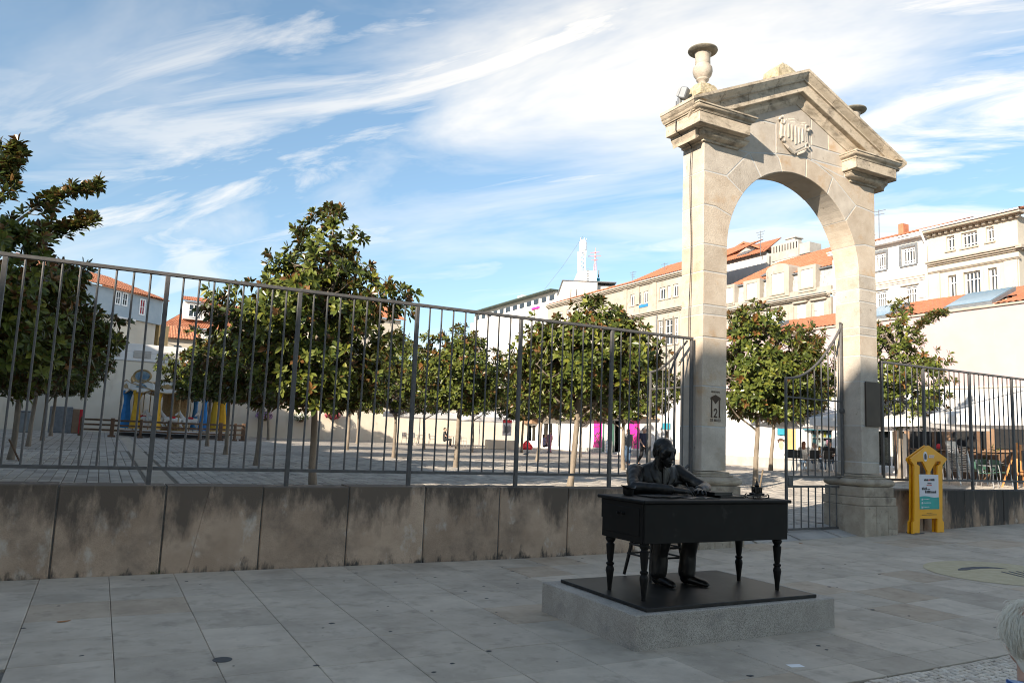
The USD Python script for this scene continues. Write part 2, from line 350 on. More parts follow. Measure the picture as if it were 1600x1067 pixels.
M("ink_dark", (.05, .05, .055), None, 4, .5)
M("ink_red", (.5, .06, .05), None, 4, .5)
M("etched", (.050, .030, .018), (.08, .05, .03), 8, .8)
M("paper", (.80, .80, .80), None, 4, .7)
M("gum", (.055, .055, .055), (.08, .08, .08), 30, .8)
M("dry_leaf", (.30, .13, .05), (.38, .19, .08), 30, .8)
M("weed", (.05, .09, .02), (.08, .13, .03), 20, .6)
# vegetation
M("leaves", (.9, .9, .9), (1.15, 1.15, 1.15), 3, .30, tint=True, trans=.38, spec=.5)
M("bark", (.17, .135, .10), (.27, .225, .17), 9, .9, bump=.8, bscale=30, stretch=(1, 1, .25))
M("hill_leaves", (.035, .07, .015), (.10, .15, .035), 1.2, .8)
M("stake", (.13, .095, .06), (.18, .135, .085), 12, .85)
# buildings
M("white_plaster", (.60, .585, .56), (.69, .675, .65), .8, .85, spots=[(1.6, .66, (.62, .59, .54), .25, (1, 1, .4))])
M("warm_plaster", (.66, .58, .46), (.74, .66, .54), .7, .9, rand=.0, bump=.1, bscale=12, spots=[(1.2, .58, (.52, .43, .32), .25, (1, 1, .35)), (3, .66, (.40, .33, .25), .18, (1, 1, .3))])
M("beige_plaster", (.45, .41, .34), (.53, .49, .41), .6, .9, bump=.1, bscale=14, spots=[(1.5, .58, (.47, .41, .32), .25, (1, 1, .4)), (4, .66, (.30, .26, .21), .14, (1, 1, .5))])
M("stone_facade", (.34, .30, .25), (.45, .405, .34), .9, .9, bump=.15, bscale=16, spots=[(1.2, .52, (.32, .28, .235), .22, (1, 1, .5)), (3.4, .58, (.17, .155, .135), .16, (1, 1, .45))])
M("stone_trim", (.34, .30, .245), (.44, .39, .325), 1.5, .9, spots=[(3, .58, (.24, .21, .175), .2)])
M("slate_cladding", (.28, .30, .31), (.44, .45, .45), 2.2, .8, spots=[(3.5, .55, (.17, .18, .19), .2), (6, .66, (.62, .62, .60), .15)])
M("blue_grey_cladding", (.27, .33, .37), (.35, .40, .43), .9, .8, spots=[(1.4, .6, (.22, .27, .30), .25, (1, 1, .4))])
M("pink_plaster", (.43, .335, .325), (.475, .38, .37), .6, .9, spots=[(1.1, .62, (.37, .305, .29), .25, (1, 1, .25)), (2.2, .6, (.50, .43, .41), .2, (1, 1, .2))])
M("roof_tile", (.37, .14, .07), (.47, .20, .11), 2.5, .85, speck=.2, sscale=30, spots=[(1.7, .62, (.42, .15, .07), .25)])
M("roof_tile_old", (.44, .17, .085), (.58, .26, .14), 2.5, .9, speck=.25, sscale=30, spots=[(2.2, .55, (.26, .14, .09), .22)])
M("window_glass", (.018, .022, .026), (.05, .055, .06), .9, .06, spec=.9)
M("skylight_glass", (.16, .28, .38), (.22, .34, .44), .9, .08, spec=.9)
M("window_frame", (.78, .78, .76), None, 3, .5)
M("wood_frame", (.42, .27, .13), (.5, .33, .17), 4, .6)
M("red_shutter", (.40, .045, .06), None, 4, .6)
M("green_edge", (.055, .085, .07), (.075, .11, .09), 3, .6)
M("magenta_poster", (.70, .02, .26), (.78, .03, .32), 1.5, .45)
M("teal_awning", (.02, .22, .30), (.03, .28, .36), 2, .7)
M("brown_cladding", (.20, .12, .07), (.28, .18, .11), 2, .7)
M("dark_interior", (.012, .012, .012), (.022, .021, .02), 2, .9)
M("ochre_panel", (.46, .30, .12), (.52, .35, .15), 2, .7)
M("concrete", (.34, .32, .29), (.44, .42, .38), 1.5, .9, bump=.15, bscale=20, spots=[(2.5, .6, (.24, .22, .2), .2, (1, 1, .5))])
M("canvas_white", (.76, .75, .73), (.82, .81, .79), 2, .85, trans=.25)
M("canvas_tan", (.52, .36, .22), (.58, .41, .26), 2, .8)
M("wood_warm", (.50, .22, .07), (.60, .30, .11), 6, .6, stretch=(4, 4, .6))
M("wood_dark", (.10, .055, .028), (.16, .09, .05), 6, .7)
M("chalkboard", (.02, .022, .024), (.04, .042, .045), 8, .7)
M("chair_green", (.03, .09, .065), (.045, .12, .085), 4, .6)
M("chair_dark", (.02, .02, .02), (.035, .034, .032), 8, .6)
M("red_cloth", (.50, .02, .03), (.58, .03, .04), 5, .7)
M("blue_cloth", (.02, .17, .44), (.03, .22, .52), 5, .7)
M("yellow_cloth", (.66, .36, .015), (.74, .42, .03), 5, .7)
M("gold_trim", (.30, .19, .07), (.44, .30, .14), 9, .5)
M("painted_scene", (.04, .12, .20), (.30, .36, .36), 3.0, .5)
M("carousel_white", (.66, .63, .58), (.74, .71, .66), 3, .6)
M("pale_pink", (.72, .30, .32), None, 3, .6)
M("flower_red", (.62, .04, .10), (.72, .12, .2), 30, .7); M("flower_violet", (.36, .16, .42), (.48, .28, .5), 30, .7); M("flower_white", (.66, .66, .58), (.74, .72, .6), 30, .7)
M("plastic_black", (.012, .012, .013), (.022, .022, .022), 5, .45)
M("grey_bin", (.17, .19, .20), (.22, .24, .25), 4, .5)
# people
M("skin", (.52, .30, .21), (.60, .37, .27), 20, .55); M("scalp", (.56, .27, .23), (.64, .36, .31), 14, .5)
M("hair_brown", (.06, .035, .02), (.10, .06, .035), 30, .6); M("hair_grey", (.24, .22, .20), (.32, .30, .28), 30, .6); M("hair_red", (.16, .06, .03), (.22, .09, .05), 30, .6)
M("hair_white", (.72, .67, .56), (.84, .80, .70), 30, .5)
M("cloth_navy", (.018, .022, .05), (.028, .032, .065), 12, .85); M("cloth_grey", (.10, .105, .11), (.14, .145, .15), 12, .85); M("cloth_denim", (.045, .085, .15), (.07, .12, .19), 12, .85)
M("cloth_white", (.72, .71, .69), None, 6, .85); M("cloth_black", (.02, .02, .022), (.035, .034, .036), 12, .85); M("cloth_pink", (.62, .26, .34), None, 6, .85); M("cloth_lilac", (.42, .36, .52), None, 6, .85)
M("cloth_tan", (.36, .26, .17), None, 6, .85); M("cloth_yellow", (.70, .60, .05), None, 6, .85)
usdkit.material(stage, "/World/Looks/striped_shirt", {"g": ("geometry", {}), "w": ("wave_texture", {"scale": 16.0, "bands_direction": "z", "distortion": .6}), "r": ("rgb_ramp", {"ramp": [(.40, (.03, .09, .30)), (.5, (.28, .42, .66)), (.66, (.42, .52, .70))]}),
    "p": ("principled_bsdf", {"roughness": .85})}, [("g.position", "w.vector"), ("w.fac", "r.fac"), ("r.color", "p.base_color")], surface="p.BSDF")
usdkit.material(stage, "/World/Looks/shop_glass", {"f": ("fresnel", {"IOR": 1.5}), "t": ("transparent_bsdf", {"color": (.82, .86, .86)}), "g": ("glossy_bsdf", {"roughness": .03}), "m": ("mix_closure", {})},
    [("f.fac", "m.fac"), ("t.BSDF", "m.closure1"), ("g.BSDF", "m.closure2")], surface="m.closure")
# ------------------------------------------------------------------ terrain
def zg(x):
    """Height of the street's paving: level, then rising gently to the right."""
    t = np.asarray(x, float) - 6.3
    return .026 * np.where(t < -1.5, 0, np.where(t > 1.5, t, (t + 1.5) ** 2 / 6))
def sstep(t):
    t = np.clip(t, 0, 1); return t * t * (3 - 2 * t)
def zp(x, y):
    """Height of the square behind the wall."""
    x, y = np.asarray(x, float), np.asarray(y, float)
    return .25 + .0135 * (y - 10.3) + .30 * sstep((x - 17) / 8) * sstep((27 - y) / 6)

def sheet(xs, ys, fz):
    X, Y = np.meshgrid(xs, ys, indexing="ij"); v = np.stack([X, Y, fz(X, Y)], -1).reshape(-1, 3)
    a = np.arange(len(xs) * len(ys)).reshape(len(xs), len(ys))
    return v, np.stack([a[:-1, :-1], a[1:, :-1], a[1:, 1:], a[:-1, 1:]], -1).reshape(-1, 4)

obj("ground", sheet(np.array([-600, -60, 0, 60, 600.]), np.array([-400, -60, 0, 60, 900.]), lambda x, y: x * 0 - .45), "far_ground", kind="structure")

def in_view(p, mx=40):
    q = np.asarray(p, float) - [0, 0, EYE]; d = q @ _f
    if d <= .3: return False
    x, y = 800 + FPX * (q @ _R) / d, 533.5 - FPX * (q @ _U) / d
    return -mx < x < 1600 + mx and -mx < y < 1067 + mx

pave = thing("pavement", kind="structure")
obj("slab_bed", sheet(np.concatenate([[-60, -20], np.linspace(0, 30, 121), [60]]), np.array([-5.0, 3.0, 9.02]), lambda x, y: zg(x) - .022), "slab_joint", pave)
def slab(x0, x1, y0, y1, zf, th=.05, g=.0026, b=.0035, dz=0.0):
    v, f = _bevbox(x0 + g, x1 - g, y0 + g, y1 - g, -th, 0, b)
    v[:, 2] += zf(v[:, 0]) + dz; return v, f
XL = -.375 + .602 * np.arange(-6, 44)
YL = [8.965, 8.36, 7.745, 7.12, 6.49, 5.87, 5.25, 4.63, 4.01, 3.70]
cells = []
for i in range(len(XL) - 1):
    k = 0
    for j in range(len(YL) - 1):
        jt = rng.normal(0, .004, 2)
        cells.append((XL[i], XL[i + 1], YL[j + 1] + jt[0] * 0, YL[j]))
vis = [c for c in cells if in_view(((c[0] + c[1]) / 2, (c[2] + c[3]) / 2, 0), 90) and not (c[0] > 3.72 and c[1] < 5.84 and c[2] > 4.78 and c[3] < 6.2)]
vis.sort(key=lambda c: np.hypot((c[0] + c[1]) / 2, (c[2] + c[3]) / 2))
tone = lambda: int(rng.choice(4, p=[.42, .28, .2, .10]))
for c in vis[:300]:
    obj("paving_slab", slab(*c, zg, dz=rng.normal(0, .0008)), f"paving_slab_{tone()}", pave)
rest = [G() for _ in range(4)]
for c in vis[300:]: rest[tone()].add(*slab(*c, zg, dz=rng.normal(0, .0008)))
for k, g_ in enumerate(rest):
    if g_.n: obj("far_slabs", g_, f"paving_slab_{k}", pave, kind="stuff")

# mosaic of small limestone cubes in front of the slabs
mos = thing("cobbled_pavement", kind="structure")
obj("sand_bed", sheet(np.concatenate([[-60, -20], np.linspace(0, 30, 121), [60]]), np.array([-5.0, 0, 3.69]), lambda x, y: zg(x) - .012), "sand_joint", mos)
cob = []
for i in range(52):
    for j in range(12):
        s = .0505
        x = 4.78 + i * s + (j % 2) * s * .5 + rng.normal(0, .003); y = 3.655 - j * s + rng.normal(0, .003)
        ang = rng.normal(0, .12); a = .0225 * rng.uniform(.86, 1.06); q = np.array([[-a, -a], [a, -a], [a, a], [-a, a]]) + rng.normal(0, .0025, (4, 2))
        q = q @ np.array([[math.cos(ang), math.sin(ang)], [-math.sin(ang), math.cos(ang)]]) + [x, y]
        cob.append((x, y, q, rng.normal(0, .0015)))
cob = [c for c in cob if in_view((c[0], c[1], 0), 30)]
cob.sort(key=lambda c: abs(np.array([c[0], c[1]]) @ _f[:2]))
rest = [G() for _ in range(3)]
for k, (x, y, q, dz) in enumerate(cob):
    t = int(rng.choice(3, p=[.5, .25, .25])); v, f = stone(q, 0, -.03, .005, "xy"); v[:, 2] += float(zg(x)) + dz
    if k < 300: obj("cobble", (v, f), f"limestone_{t}", mos)
    else: rest[t].add(v, f)
for k, g_ in enumerate(rest):
    if g_.n: obj("more_cobbles", g_, f"limestone_{k}", mos, kind="stuff")

# the square: bed, near setts one by one, farther ones joined
usdkit.material(stage, "/World/Looks/plaza_far", {"g": ("geometry", {}), "mp": ("mapping", {"rotation": (0, 0, math.pi / 2)}), "b": ("brick_texture", {"scale": 1.0, "brick_width": .62, "row_height": .31, "mortar_size": .014, "mortar_smooth": .3, "bias": 0.0,
        "color1": (.34, .305, .265), "color2": (.44, .40, .35), "mortar": (.15, .13, .10)}), "n": ("noise_texture", {"scale": .5, "detail": 6}), "r": ("rgb_ramp", {"ramp": [(.35, (.8, .8, .8)), (.65, (1.1, 1.1, 1.1))]}),
    "m": ("mix_color", {"blend_type": "multiply", "fac": 1.0, "use_clamp": False}), "p": ("principled_bsdf", {"roughness": .85})},
    [("g.position", "mp.vector"), ("mp.vector", "b.vector"), ("g.position", "n.vector"), ("n.fac", "r.fac"), ("b.color", "m.a"), ("r.color", "m.b"), ("m.result", "p.base_color")], surface="p.BSDF")
sq = thing("square_paving", kind="structure")
obj("sett_bed", sheet(np.linspace(-16, 33, 50), np.linspace(9.36, 31, 23), lambda x, y: zp(x, y) - .02), "plaza_joint", sq)
obj("far_paving", sheet(np.linspace(-16, 46, 32), np.linspace(31, 66, 19), lambda x, y: zp(x, y)), "plaza_far", sq)
setts = []
for i in range(int(48 / .212)):
    x0 = -15.6 + .212 * i
    if 1.0 < x0 + .1 < 1.5: continue
    y = 9.5 + rng.uniform(0, .4)
    while y < 30.6:
        l = rng.uniform(.36, .56); setts.append((x0, x0 + .212, y, y + l)); y += l
setts = [c for c in setts if in_view(((c[0] + c[1]) / 2, (c[2] + c[3]) / 2, .4), 30)]
def seen_over_wall(c):
    x, y = (c[0] + c[1]) / 2, (c[2] + c[3]) / 2; xw = x * 9.35 / y; z = float(zp(x, y)); zl = EYE + (z - EYE) * 9.35 / y
    return (8.6 < xw < 11.6) or zl > .90
setts = [c for c in setts if seen_over_wall(c)]
setts.sort(key=lambda c: np.hypot(c[0], c[2]))
rest = [G() for _ in range(3)]
for k, c in enumerate(setts):
    t = int(rng.choice(3, p=[.5, .3, .2])); v, f = _bevbox(c[0] + .009, c[1] - .009, c[2] + .009, c[3] - .009, -.06, 0, .008); v[:, 2] += zp(v[:, 0], v[:, 1]) + rng.normal(0, .003)
    if k < 300: obj("sett", (v, f), f"plaza_sett_{t}", sq)
    else: rest[t].add(v, f)
for k, g_ in enumerate(rest):
    if g_.n: obj("more_setts", g_, f"plaza_sett_{k}", sq, kind="stuff")
# dark granite gutter strip that runs back through the square
gs = G()
for y in np.arange(10, 57, 1.0):
    v, f = _bevbox(1.02, 1.48, y + .005, y + .995, -.05, 0, .006); v[:, 2] += zp(v[:, 0], v[:, 1]) + .003; gs.add(v, f)
obj("gutter_strip", gs, "paving_slab_2", sq)
# ramp slab under the gate arch
rp = thing("gate_threshold", kind="structure")
for k in range(4):
    x0, x1 = 8.2 + k * .95, 8.2 + (k + 1) * .95
    P = [(8.93, -.3), (9.62, -.3), (9.62, .262), (8.93, float(zg((x0 + x1) / 2)) + .006)]
    v, f = prism(P, x0 + .003, x1 - .003, "yz"); obj("threshold_stone", (v, f), "threshold", rp)

# ------------------------------------------------------------------ retaining wall (its slabs one by one)
WY0, WY1, WTOP = 8.97, 9.36, .905
def wall_run(xs, name, label, split=None):
    t = thing(name, label, "wall")
    for k in range(len(xs) - 1):
        x0, x1 = xs[k], xs[k + 1]; zb = float(zg((x0 + x1) / 2)) - .15
        tl = .006 + .004 * rng.random(); m = "wall_panel_dark" if rng.random() < (.75 if x0 > 11 or x0 < .6 else .25) else "wall_panel"
        dz = rng.normal(0, .003); dy = rng.normal(0, .004)
        if split and abs(x0 - split[0]) < .01:
            xa, xb = split[1], split[2]
            A = [(x0 + tl, zb), (xb - .0012, zb), (xa - .0012, WTOP + dz), (x0 + tl, WTOP + dz)]; B = [(xb + .0012, zb), (x1 - tl, zb), (x1 - tl, WTOP + dz), (xa + .0012, WTOP + dz)]
            obj("wall_stone", stone(A, WY0 + dy, WY1, .003), "wall_panel", t); obj("wall_stone", stone(B, WY0 + dy, WY1, .003), "wall_panel", t)
        else:
            obj("wall_stone", stone([(x0 + tl, zb), (x1 - tl, zb), (x1 - tl, WTOP + dz), (x0 + tl, WTOP + dz)], WY0 + dy, WY1, .010), m, t)
    obj("mortar_core", G().box(xs[0], xs[-1], WY0 + .022, WY1 - .02, -.15, WTOP - .018), "slab_joint", t)
    return t
wall_run([-8.2, -7.2, -6.2, -5.2, -4.25, -3.25, -2.28, -1.28, -.30, .69, 1.68, 2.66, 3.62, 4.66, 5.70, 6.80, 8.02], "retaining_wall", "stained brown stone retaining wall left of the arch, carrying the long railing", (.69, 1.12, .93))
wall_run([12.36, 13.30, 14.55, 15.8, 17.0, 18.3, 19.6, 21, 22.4, 23.8, 25.2], "retaining_wall", "dark stained stone retaining wall right of the arch behind the yellow stand")

# ------------------------------------------------------------------ railing
FY, FTOP, FBOT = 9.12, 3.20, 1.075
def railing(posts, x_start, x_end, name, label, nb=8, brace=False):
    t = thing(name, label, "fence")
    for x in posts: obj("post", G().box(x - .024, x + .024, FY - .024, FY + .024, WTOP - .01, FTOP - .042, .004), "iron_paint", t)
    ends = sorted([x_start] + list(posts) + [x_end])
    obj("top_rail", G().box(x_start - .02, x_end + .02, FY - .024, FY + .024, FTOP - .04, FTOP, .005), "iron_paint", t)
    for a, b in zip(ends[:-1], ends[1:]):
        if b - a < .1: continue
        obj("bottom_rail", G().box(a + .027, b - .027, FY - .014, FY + .014, FBOT - .018, FBOT + .018, .003), "iron_paint", t)
        n = max(1, int(round((b - a) / .168)) - 1)
        for i in range(n):
            x = a + (b - a) * (i + 1) / (n + 1) + rng.normal(0, .0025); lean = rng.normal(0, .003)
            obj("bar", G().tube([(x, FY, FBOT + .016), (x + lean, FY, FTOP - .038)], .0115, 8), "iron_paint", t)
    return t
lp = [.515 - 1.505 * k for k in range(5, 0, -1)] + [.515, 1.955, 3.44, 4.95, 6.465, 7.965]
fl = railing(lp, -7.6, 7.965, "iron_railing", "long grey iron railing on the wall left of the arch")
obj("arc_brace", G().tube([(7.60, FY + .06, 2.62), (7.66, FY + .05, 2.80), (7.76, FY + .04, 2.98), (7.90, FY + .03, 3.14)], .016, 8), "iron_paint", fl)
obj("foot_brace", G().tube([(7.62, FY + .1, .93), (7.94, FY + .02, 1.24)], .022, 8), "iron_paint", fl)
rp_ = [12.42, 13.615, 15.06, 16.5, 17.95, 19.4, 20.85, 22.3, 23.75]
railing(rp_, 12.42, 25.2, "iron_railing", "grey iron railing on the wall right of the arch, with the café behind it")
# ------------------------------------------------------------------ gateway arch
AY0, AY1 = 8.97, 9.47
ACX, ASP, AR = 10.10, 4.66, 1.55
PLX0, PLX1, PRX0, PRX1 = 8.04, 8.55, 11.65, 12.13
APX, APZ, CLX, CRX, CLZ = 10.10, 7.98, 7.567, 12.65, 6.86     # pediment: apex and ends of the raking cornice
arch = thing("stone_gateway_arch", "tall pale granite gateway arch with broken-based pediment and carved shield", "arch")
def ztop(x): return np.interp(x, [CLX, APX, CRX], [CLZ, APZ, CLZ])
RD = .40    # drop from the cornice's top line to the wall below it
pr1 = lambda x, y: tuple(at(1000 + x / 3.636, 50 + y / 3.636, Y=AY0)[[0, 2]])
th = np.radians(np.linspace(0, 180, 41))
intr = [(ACX + AR * math.cos(a), ASP + AR * math.sin(a)) for a in th]
zb = 1.16
outer = [(PLX0, zb), (PLX1, zb)] + [(PLX1, ASP)] + intr[::-1][1:-1] + [(PRX0, ASP), (PRX0, zb), (PRX1, zb), (PRX1, 6.62)] + \
        [(x, float(ztop(x)) - RD) for x in (12.05, 11.4, APX, 8.8, 8.15)] + [(PLX0, 6.62)]
shell = Polygon(outer).buffer(0)
def ip(deg, r=AR): a = math.radians(deg); return (ACX + r * math.cos(a), ASP + r * math.sin(a))
J = []
def joint(*p): J.append(LineString(p))
for z in (1.84, 2.45, 3.21, 3.56, 3.71, 4.24, 4.68): joint((7.9, z + rng.normal(0, .004)), (8.6, z + rng.normal(0, .004)))
for z in (1.37, 2.0, 2.77, 3.22, 3.59, 3.73, 4.18, 4.42, 4.66): joint((11.6, z + rng.normal(0, .004)), (12.3, z + rng.normal(0, .004)))
A_ = (8.52, 5.86); B_ = (9.02, 6.36); C_ = (9.62, 6.47); D_ = (10.36, 6.55); E_ = (11.02, 6.34); F_ = (11.62, 5.93)
joint((7.9, 5.31), (8.3, 5.31), ip(159, AR - .05))                       # left spring stone
joint((7.9, 5.86), A_); joint(A_, ip(141, AR - .05)); joint(A_, B_); joint(B_, ip(121, AR - .05)); joint(B_, C_); joint(C_, (9.70, 6.4), ip(102, AR - .05))
joint(C_, D_); joint(D_, ip(81, AR - .05)); joint(D_, (10.62, 6.50), E_); joint(E_, ip(60, AR - .05)); joint(E_, F_); joint(F_, ip(37, AR - .05)); joint(F_, (12.3, 5.86)); joint(ip(20, AR - .05), (11.85, 5.24), (12.3, 5.22))
joint(B_, (8.55, 6.34), (7.9, 6.34)); joint((8.62, 6.34), (8.62, 6.62)); joint((8.5, 6.62), (9.62, 6.66)); joint((9.12, 6.38), (9.12, 6.65)); joint((9.62, 6.47), (9.62, 7.34)); joint((9.2, 6.655), (9.2, 7.2)); joint((8.8, 6.96), (9.62, 6.99))
joint((10.48, 6.52), (10.48, 7.6)); joint((10.48, 6.55), (11.35, 6.56)); joint((10.48, 6.80), (11.6, 6.80)); joint((10.86, 6.56), (10.86, 6.80)); joint((10.62, 6.50), (11.2, 6.40), (12.3, 6.36)); joint((11.32, 6.38), (11.32, 7.0)); joint((10.9, 6.8), (10.9, 7.3))
parts = [g for g in polygonize(unary_union([shell.boundary.simplify(.0005)] + J)) if g.representative_point().within(shell) and g.area > .003]
for g in parts:
    q = g.buffer(-.008, join_style=2)
    if q.is_empty: continue
    q = max(getattr(q, "geoms", [q]), key=lambda a: a.area).simplify(.0012)
    c = g.centroid
    obj("arch_block", stone(ring(q), AY0 + rng.normal(0, .0022), AY1 + rng.normal(0, .002), .007), "arch_stone_warm" if rng.random() < (.42 if c.y > 4.9 else .15) else "arch_stone", arch)
core = shell.buffer(-.012, join_style=2)
obj("mortar_core", prism(core, AY0 + .0065, AY1 - .0065), "mortar", arch)

# horizontal cornice returns over the two pillars: bed moulding, corona, cyma
def band(x0, x1, y0, y1, prof, back=.0, ends=(1, 1)):
    """A moulding that runs round three sides of a block: prof = (overhang, height) from bottom to top."""
    v = np.array([[(x0 - e * ends[0], y0 - e, z), (x1 + e * ends[1], y0 - e, z), (x1 + e * ends[1], y1 + back * e, z), (x0 - e * ends[0], y1 + back * e, z)] for e, z in prof]).reshape(-1, 3); n = len(prof); i = np.arange(4); j = (i + 1) % 4
    f = np.vstack([np.stack([q * 4 + i, q * 4 + j, (q + 1) * 4 + j, (q + 1) * 4 + i], 1) for q in range(n - 1)])
    return v, np.vstack([f[:, [0, 1, 2]], f[:, [0, 2, 3]], [[0, 2, 1], [0, 3, 2]], np.array([[0, 1, 2], [0, 2, 3]]) + 4 * (n - 1)])
CYMA = [(0, 0), (.012, .002), (.012, .022), (.02, .03), (.05, .045), (.066, .065), (.072, .09), (.085, .096), (.085, .118), (.03, .135)]
def return_block(x0, x1):
    xa, xb = (PLX0, PLX1 + .18) if x0 < 9 else (PRX0 - .18, PRX1)
    obj("bed_moulding", band(xa, xb, AY0, AY1, [(.0, 6.33), (.03, 6.335), (.03, 6.365), (.05, 6.375), (.095, 6.39), (.125, 6.42), (.135, 6.455), (.15, 6.46), (.15, 6.4885)], .25), "cornice_stone", arch, smooth=50)
    obj("corona_block", G().box(x0, x1, AY0 - .28, AY1 + .03, 6.49, 6.665, .006), "cornice_stone", arch)
    obj("cyma_moulding", band(x0, x1, AY0 - .28, AY1 + .03, [(e, 6.666 + z) for e, z in CYMA], .2), "cornice_stone", arch, smooth=50)
return_block(7.70, 8.76); return_block(11.27, 12.36)

# raking cornice: a profile swept up one side of the pediment, in stones with open joints
profile = [(-.52, 0), (.30, 0), (.30, -.045), (.285, -.055), (.275, -.075), (.245, -.105), (.215, -.13), (.205, -.145), (.205, -.165), (.17, -.17), (.17, -.345), (.16, -.352), (.075, -.352), (.07, -.375), (.062, -.42), (.03, -.46), (.018, -.50), (.018, -.53), (-.40, -.53), (-.52, -.40)]
def sweep(x0, x1):
    v = []
    for x, end in ((x0, x0 < CLX + .05), (x1, x1 > CRX - .05)):
        for p_, d_ in profile:
            e = (.30 - max(p_, .0)) if end else 0.0     # the ends are mitred for the return round the side
            v.append((x + (e if x < APX else -e), AY0 - p_, float(ztop(x)) + d_))
    n = len(profile); i = np.arange(n); j = (i + 1) % n
    f = np.vstack([np.stack([i, i + n, j + n], 1), np.stack([i, j + n, j], 1)])
    t = earcut(np.array(profile)); f = np.vstack([f, t, t[:, ::-1] + n]); m = trimesh.Trimesh(v, f, process=False)
    return np.array(v), (f if m.volume > 0 else f[:, ::-1])
def side_return(x, s):
    """The same mouldings carried level round the end of the pediment."""
    pr = [q for q in profile if q[0] > .0]; zt = float(ztop(x)); v = []
    for back in (0, 1):
        for p_, d_ in pr: v.append((x + s * (.30 - p_), AY0 - p_ if not back else AY1 + .02, zt + d_ - .001))
    n = len(pr); v += [(x + s * .28, AY0 - .0, zt + pr[-1][1]), (x + s * .28, AY1 + .02, zt + pr[-1][1]), (x + s * .28, AY0 - .30, zt - .001), (x + s * .28, AY1 + .02, zt - .001)]
    f = [[i, i + 1, i + 1 + n, i + n] for i in range(n - 1)] + [[0, n, 2 * n + 3, 2 * n + 2], [n - 1, 2 * n, 2 * n + 1, 2 * n - 1]]
    f = np.array(f); f = np.vstack([f[:, [0, 1, 2]], f[:, [0, 2, 3]]]); cap = earcut(np.array(pr + [(.02, pr[-1][1]), (.02, 0)]))
    m = [n + k for k in range(n)] + [2 * n + 1, 2 * n + 3]; f = np.vstack([f, np.array(m)[cap]])
    return np.array(v), f if s > 0 else f[:, ::-1]
cuts = [CLX, 8.22, 8.83, 9.42, APX, 10.78, 11.42, 12.04, CRX]
for a, b in zip(cuts[:-1], cuts[1:]):
    obj("cornice_stone", sweep(a + (.004 if a not in (APX,) else .002), b - (.004 if b not in (APX,) else .002)), "cornice_stone", arch, smooth=28)
    obj("mortar_joint", sweep(b - .006, b + .006), "mortar", arch) if False else None

for x, s_ in ((CLX, 1), (CRX, -1)): obj("cornice_return", side_return(x, s_), "cornice_stone", arch, smooth=28)
# pillar bases
def base(x0, x1, zlow, left):
    zs = 1.16
    def ring_box(name, ex, z0, z1, b, m="base_stone"):
        obj(name, G().box(x0 - ex, x1 + ex, AY0 - ex, AY1 + ex, z0, z1 - .0015, b), m, arch)
    ring_box("base_fillet", .035, zs - .045, zs, .008); ring_box("base_fillet", .075, zs - .075, zs - .045, .008)
    obj("base_torus", band(x0, x1, AY0, AY1, [(.05, zs - .206)] + [(.10 + .065 * math.cos(a), zs - .14 + .064 * math.sin(a)) for a in np.linspace(-math.pi / 2, math.pi / 2, 11)] + [(.05, zs - .0755)], 1.0), "base_stone", arch, smooth=60)
    ring_box("base_plinth", .15, zs - .375, zs - .205, .008)
    ring_box("pedestal_cap", .175, zs - .52, zs - .377, .010)
    xa, xb, ya, yb = x0 - .19, x1 + .19, AY0 - .19, AY1 + .15
    zt = zs - .522; zm = zlow + (zt - zlow) * .48
    for nm, r in (("pedestal_stone", (xa, xa + .30, ya, yb, zlow, zt)), ("pedestal_stone", (xa + .302, xa + .60, ya, yb, zlow, zt)), ("pedestal_stone", (xa + .602, xb, ya, yb, zm + .002, zt)), ("pedestal_stone", (xa + .602, xb, ya, yb, zlow, zm))):
        obj(nm, G().box(r[0] + .001, r[1] - .001, *r[2:5], r[5] - .0015, .008), "base_stone", arch)
base(PLX0, PLX1, -.2, True); base(PRX0, PRX1, -.1, False)

# carved shield on the wall under the pediment
def blob(pts, y0, y1, m="arch_stone", parent=arch, b=.014, name="shield_carving"):
    return obj(name, stone(pts, y0, y1, b), m, parent)
sx, sz = 10.045, 6.86
shield = [(-.30, .24), (-.24, .30), (-.14, .26), (0, .30), (.14, .26), (.24, .30), (.31, .24), (.29, .10), (.31, -.04), (.25, -.16), (.13, -.23), (0, -.30), (-.13, -.23), (-.25, -.16), (-.31, -.04), (-.29, .10)]
cs = thing("coat_of_arms", parent=arch)
blob([(sx + x * 1.12, sz + z * 1.08) for x, z in shield], AY0 - .035, AY0 + .02, b=.02, parent=cs, name="shield_back")
blob([(sx + x * .88, sz + z * .88) for x, z in shield], AY0 - .046, AY0 - .03, b=.012, parent=cs, name="shield_face")
for k, x in enumerate((-.17, -.085, 0, .085, .17)):
    h0, h1 = (-.16 + abs(x) * .5, .17)
    pts = [(sx + x - .022, sz + h0), (sx + x + .022, sz + h0 + .01), (sx + x + .024, sz + .05), (sx + x + .012, sz + h1), (sx + x - .014, sz + h1 + .01), (sx + x - .026, sz + .02)]
    blob(pts, AY0 - .060, AY0 - .044, b=.009, parent=cs, name="shield_charge")
g = G()
for s in (-1, 1):
    a = np.linspace(0, 2.2 * math.pi, 22); r = .075 - .022 * a / 3
    g.tube(np.stack([sx + s * (.30 + r * np.cos(a)), np.full_like(a, AY0 - .035), sz + .20 + r * np.sin(a)], 1), .02, 6)
    a = np.linspace(0, 1.8 * math.pi, 18); r = .065 - .02 * a / 3
    g.tube(np.stack([sx + s * (.29 + r * np.cos(a)), np.full_like(a, AY0 - .035), sz - .12 + r * np.sin(a)], 1), .018, 6)
    g.tube([(sx + s * .06, AY0 - .03, sz - .31), (sx + s * .18, AY0 - .045, sz - .25), (sx + s * .27, AY0 - .03, sz - .19)], [.02, .026, .012], 6)
obj("scrolls", g, "arch_stone", cs)

